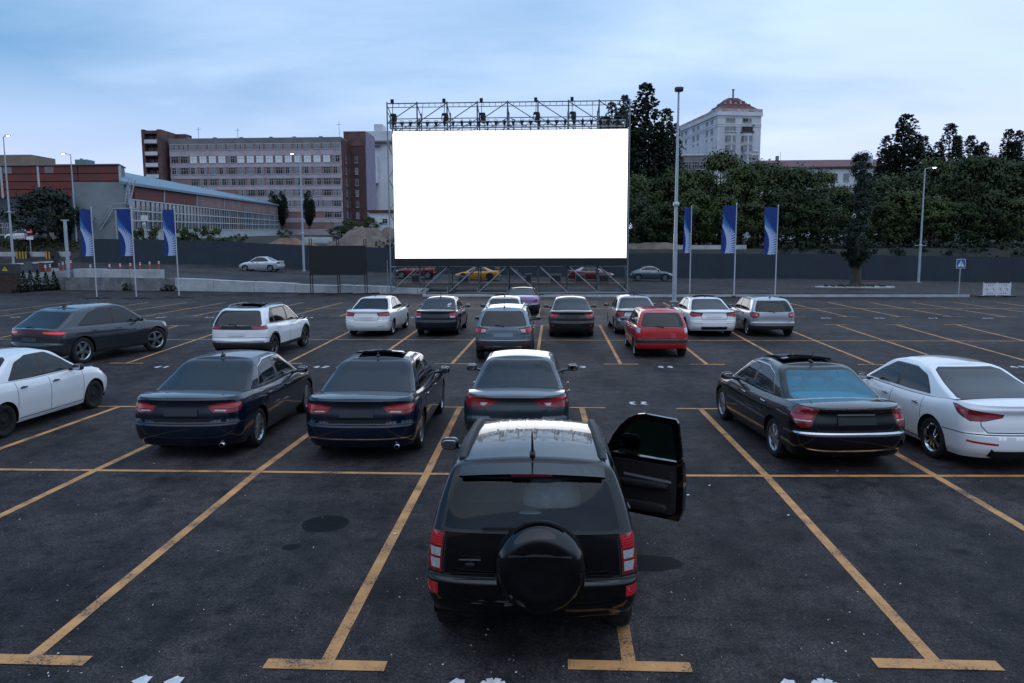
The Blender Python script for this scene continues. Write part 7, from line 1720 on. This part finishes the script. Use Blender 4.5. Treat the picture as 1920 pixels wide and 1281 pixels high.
# round tree at left by the factory
TL = tree_proto('broad', 77, 9., 5.2, 1.6, 7500, .26, LF_P); p = at(84, 356, 91.5); z = ground_z(p[0], 91.5); put(TL, 'leafy_tree', 'wide round dark tree in front of the red factory front', 'tree', p[0], 91.5, z, (.80, (p[2]-z)/9.2))
# trees by the office block and the tower
for i, (px, py, Y, lb) in enumerate([(690, 408, 205, 'dark bushy tree at the foot of the brown tower'), (718, 405, 208, 'bushy tree left of the screen edge at the tower foot'), (655, 415, 200, 'bushy tree right of the grey factory end'), (640, 424, 190, 'low bushy tree beside the grey factory end')]):
    p = at(px, py, Y); z = ground_z(p[0], Y)+.5; put(BR[i], 'leafy_tree', lb, 'tree', p[0], Y, z, (max(.8, (p[2]-z)/9.), (p[2]-z)/10.), 'bushy trees at the foot of the tower')
for i, (px, py, Y, lb) in enumerate([(510, 357, 216, 'left slim tree standing against the pink office block'), (527, 357, 217, 'middle slim tree standing against the pink office block'), (578, 355, 218, 'right slim tree standing against the pink office block')]):
    p = at(px, py, Y); z = 9.; put(PO[i], 'slim_tree', lb, 'tree', p[0], Y, z, (.75, (p[2]-z)/20.5), 'slim trees before the office block')
# small conifers
TC = tree_proto('cone', 91, 1.7, .40, 0, 7000, .040, LF_C)
for i, (px, py, hh, lb) in enumerate([(30, 549, 1.0, 'small clipped conifer nearest the electric cabinet'), (46, 548, 1.02, 'second small conifer from the electric cabinet'), (59, 547, 1.04, 'third small conifer from the electric cabinet'), (73, 546, 1.06, 'tallest looking of the small conifers in the middle of the row'), (88, 545, .92, 'fifth small conifer from the electric cabinet'), (103, 544, .95, 'small conifer at the right end of the row near the stained wall')]):
    p = gnd(px, py); put(TC, 'small_conifer', lb, 'conifer', p[0], p[1], 0, (1.05, hh), 'row of small conifers')
# bushes along the factory and weeds at the wall
BU = tree_proto('bush', 95, 2.0, 1.5, 0, 1700, .12, LF_L)
for i, (px, py, Y, s, lb) in enumerate([(283, 428, 93, 1.3, 'yellow green bush left of the third flag, below the factory windows'), (268, 432, 94, 1.0, 'dark narrow bush at the factory corner'), (344, 428, 95, .9, 'bush hidden partly by the third left flag'), (365, 430, 97, 1.2, 'bush just right of the third left flag'), (390, 426, 98, 1.35, 'largest yellow green bush under the factory windows'), (430, 444, 97, .8, 'low bush right of the largest one under the windows'), (450, 440, 99, .7, 'thin bush near the middle of the factory base'), (535, 432, 103, .8, 'bush above the brown earth heap'), (735, 448, 96, .6, 'small plant on the pale heap beside the screen'), (712, 452, 96, .5, 'tiny plant on the pale heap'), (1888, 462, 95, 1.4, 'pale bush over the fence at the right edge')]):
    p = at(px, py, Y); z = p[2]-1.7*s; put(BU, 'bush', lb, 'bush', p[0], Y, min(z, ground_z(p[0], Y)+1.5), (s, s), 'bushes beyond the fence')
WE = tree_proto('bush', 97, .7, .42, 0, 420, .06, LF_C)
for i, (px, py, s, lb) in enumerate([(240, 545, 1.0, 'weeds at the wall foot by the middle left flag'), (312, 546, .9, 'weeds at the wall foot left of the third flag pole'), (322, 546, .8, 'weeds at the wall foot touching the third flag pole'), (383, 544, .9, 'leafy weed at the wall right of the third flag'), (428, 542, 1.0, 'dark weed clump at the wall below the silver saloon front'), (447, 541, 1.1, 'tall green weed at the wall below the silver saloon'), (466, 541, 1.1, 'tall thin weed at the wall below the silver saloon rear'), (546, 543, 1.0, 'dark weed clump at a joint of the low wall'), (627, 545, .8, 'weed under the dark billboard'), (662, 547, 1.0, 'spreading weeds under the right half of the billboard'), (716, 549, .8, 'weed at the wall right of the billboard')]):
    p = gnd(px, py); put(WE, 'weed', lb, 'weed', p[0], p[1]-.1, 0, (s*1.2, s), 'weeds along the low wall')
# grass bank at far left
cl = []
for i in range(260):
    x = random.uniform(-78, -56); y = random.uniform(88.3, 95); cl.append((x, y, ground_z(x, y)+.05, .55))
o = crown_mesh('grass', cl, 9000, .16, leaf_mat('bank_grass', (.02,.026,.010), (.045,.05,.018), (.08,.075,.03)), 3); tag(o, kind='stuff')

cam = bpy.data.cameras.new('camera'); co = bpy.data.objects.new('camera', cam); COL.objects.link(co)
cam.sensor_width = 36; cam.lens = CF/1920*36; cam.clip_end = 3000; cam.clip_start = .1
mx = Matrix(((_R[0], _U[0], -_F[0], 0), (_R[1], _U[1], -_F[1], 0), (_R[2], _U[2], -_F[2], CH), (0,0,0,1)))
co.matrix_world = mx; SC.camera = co
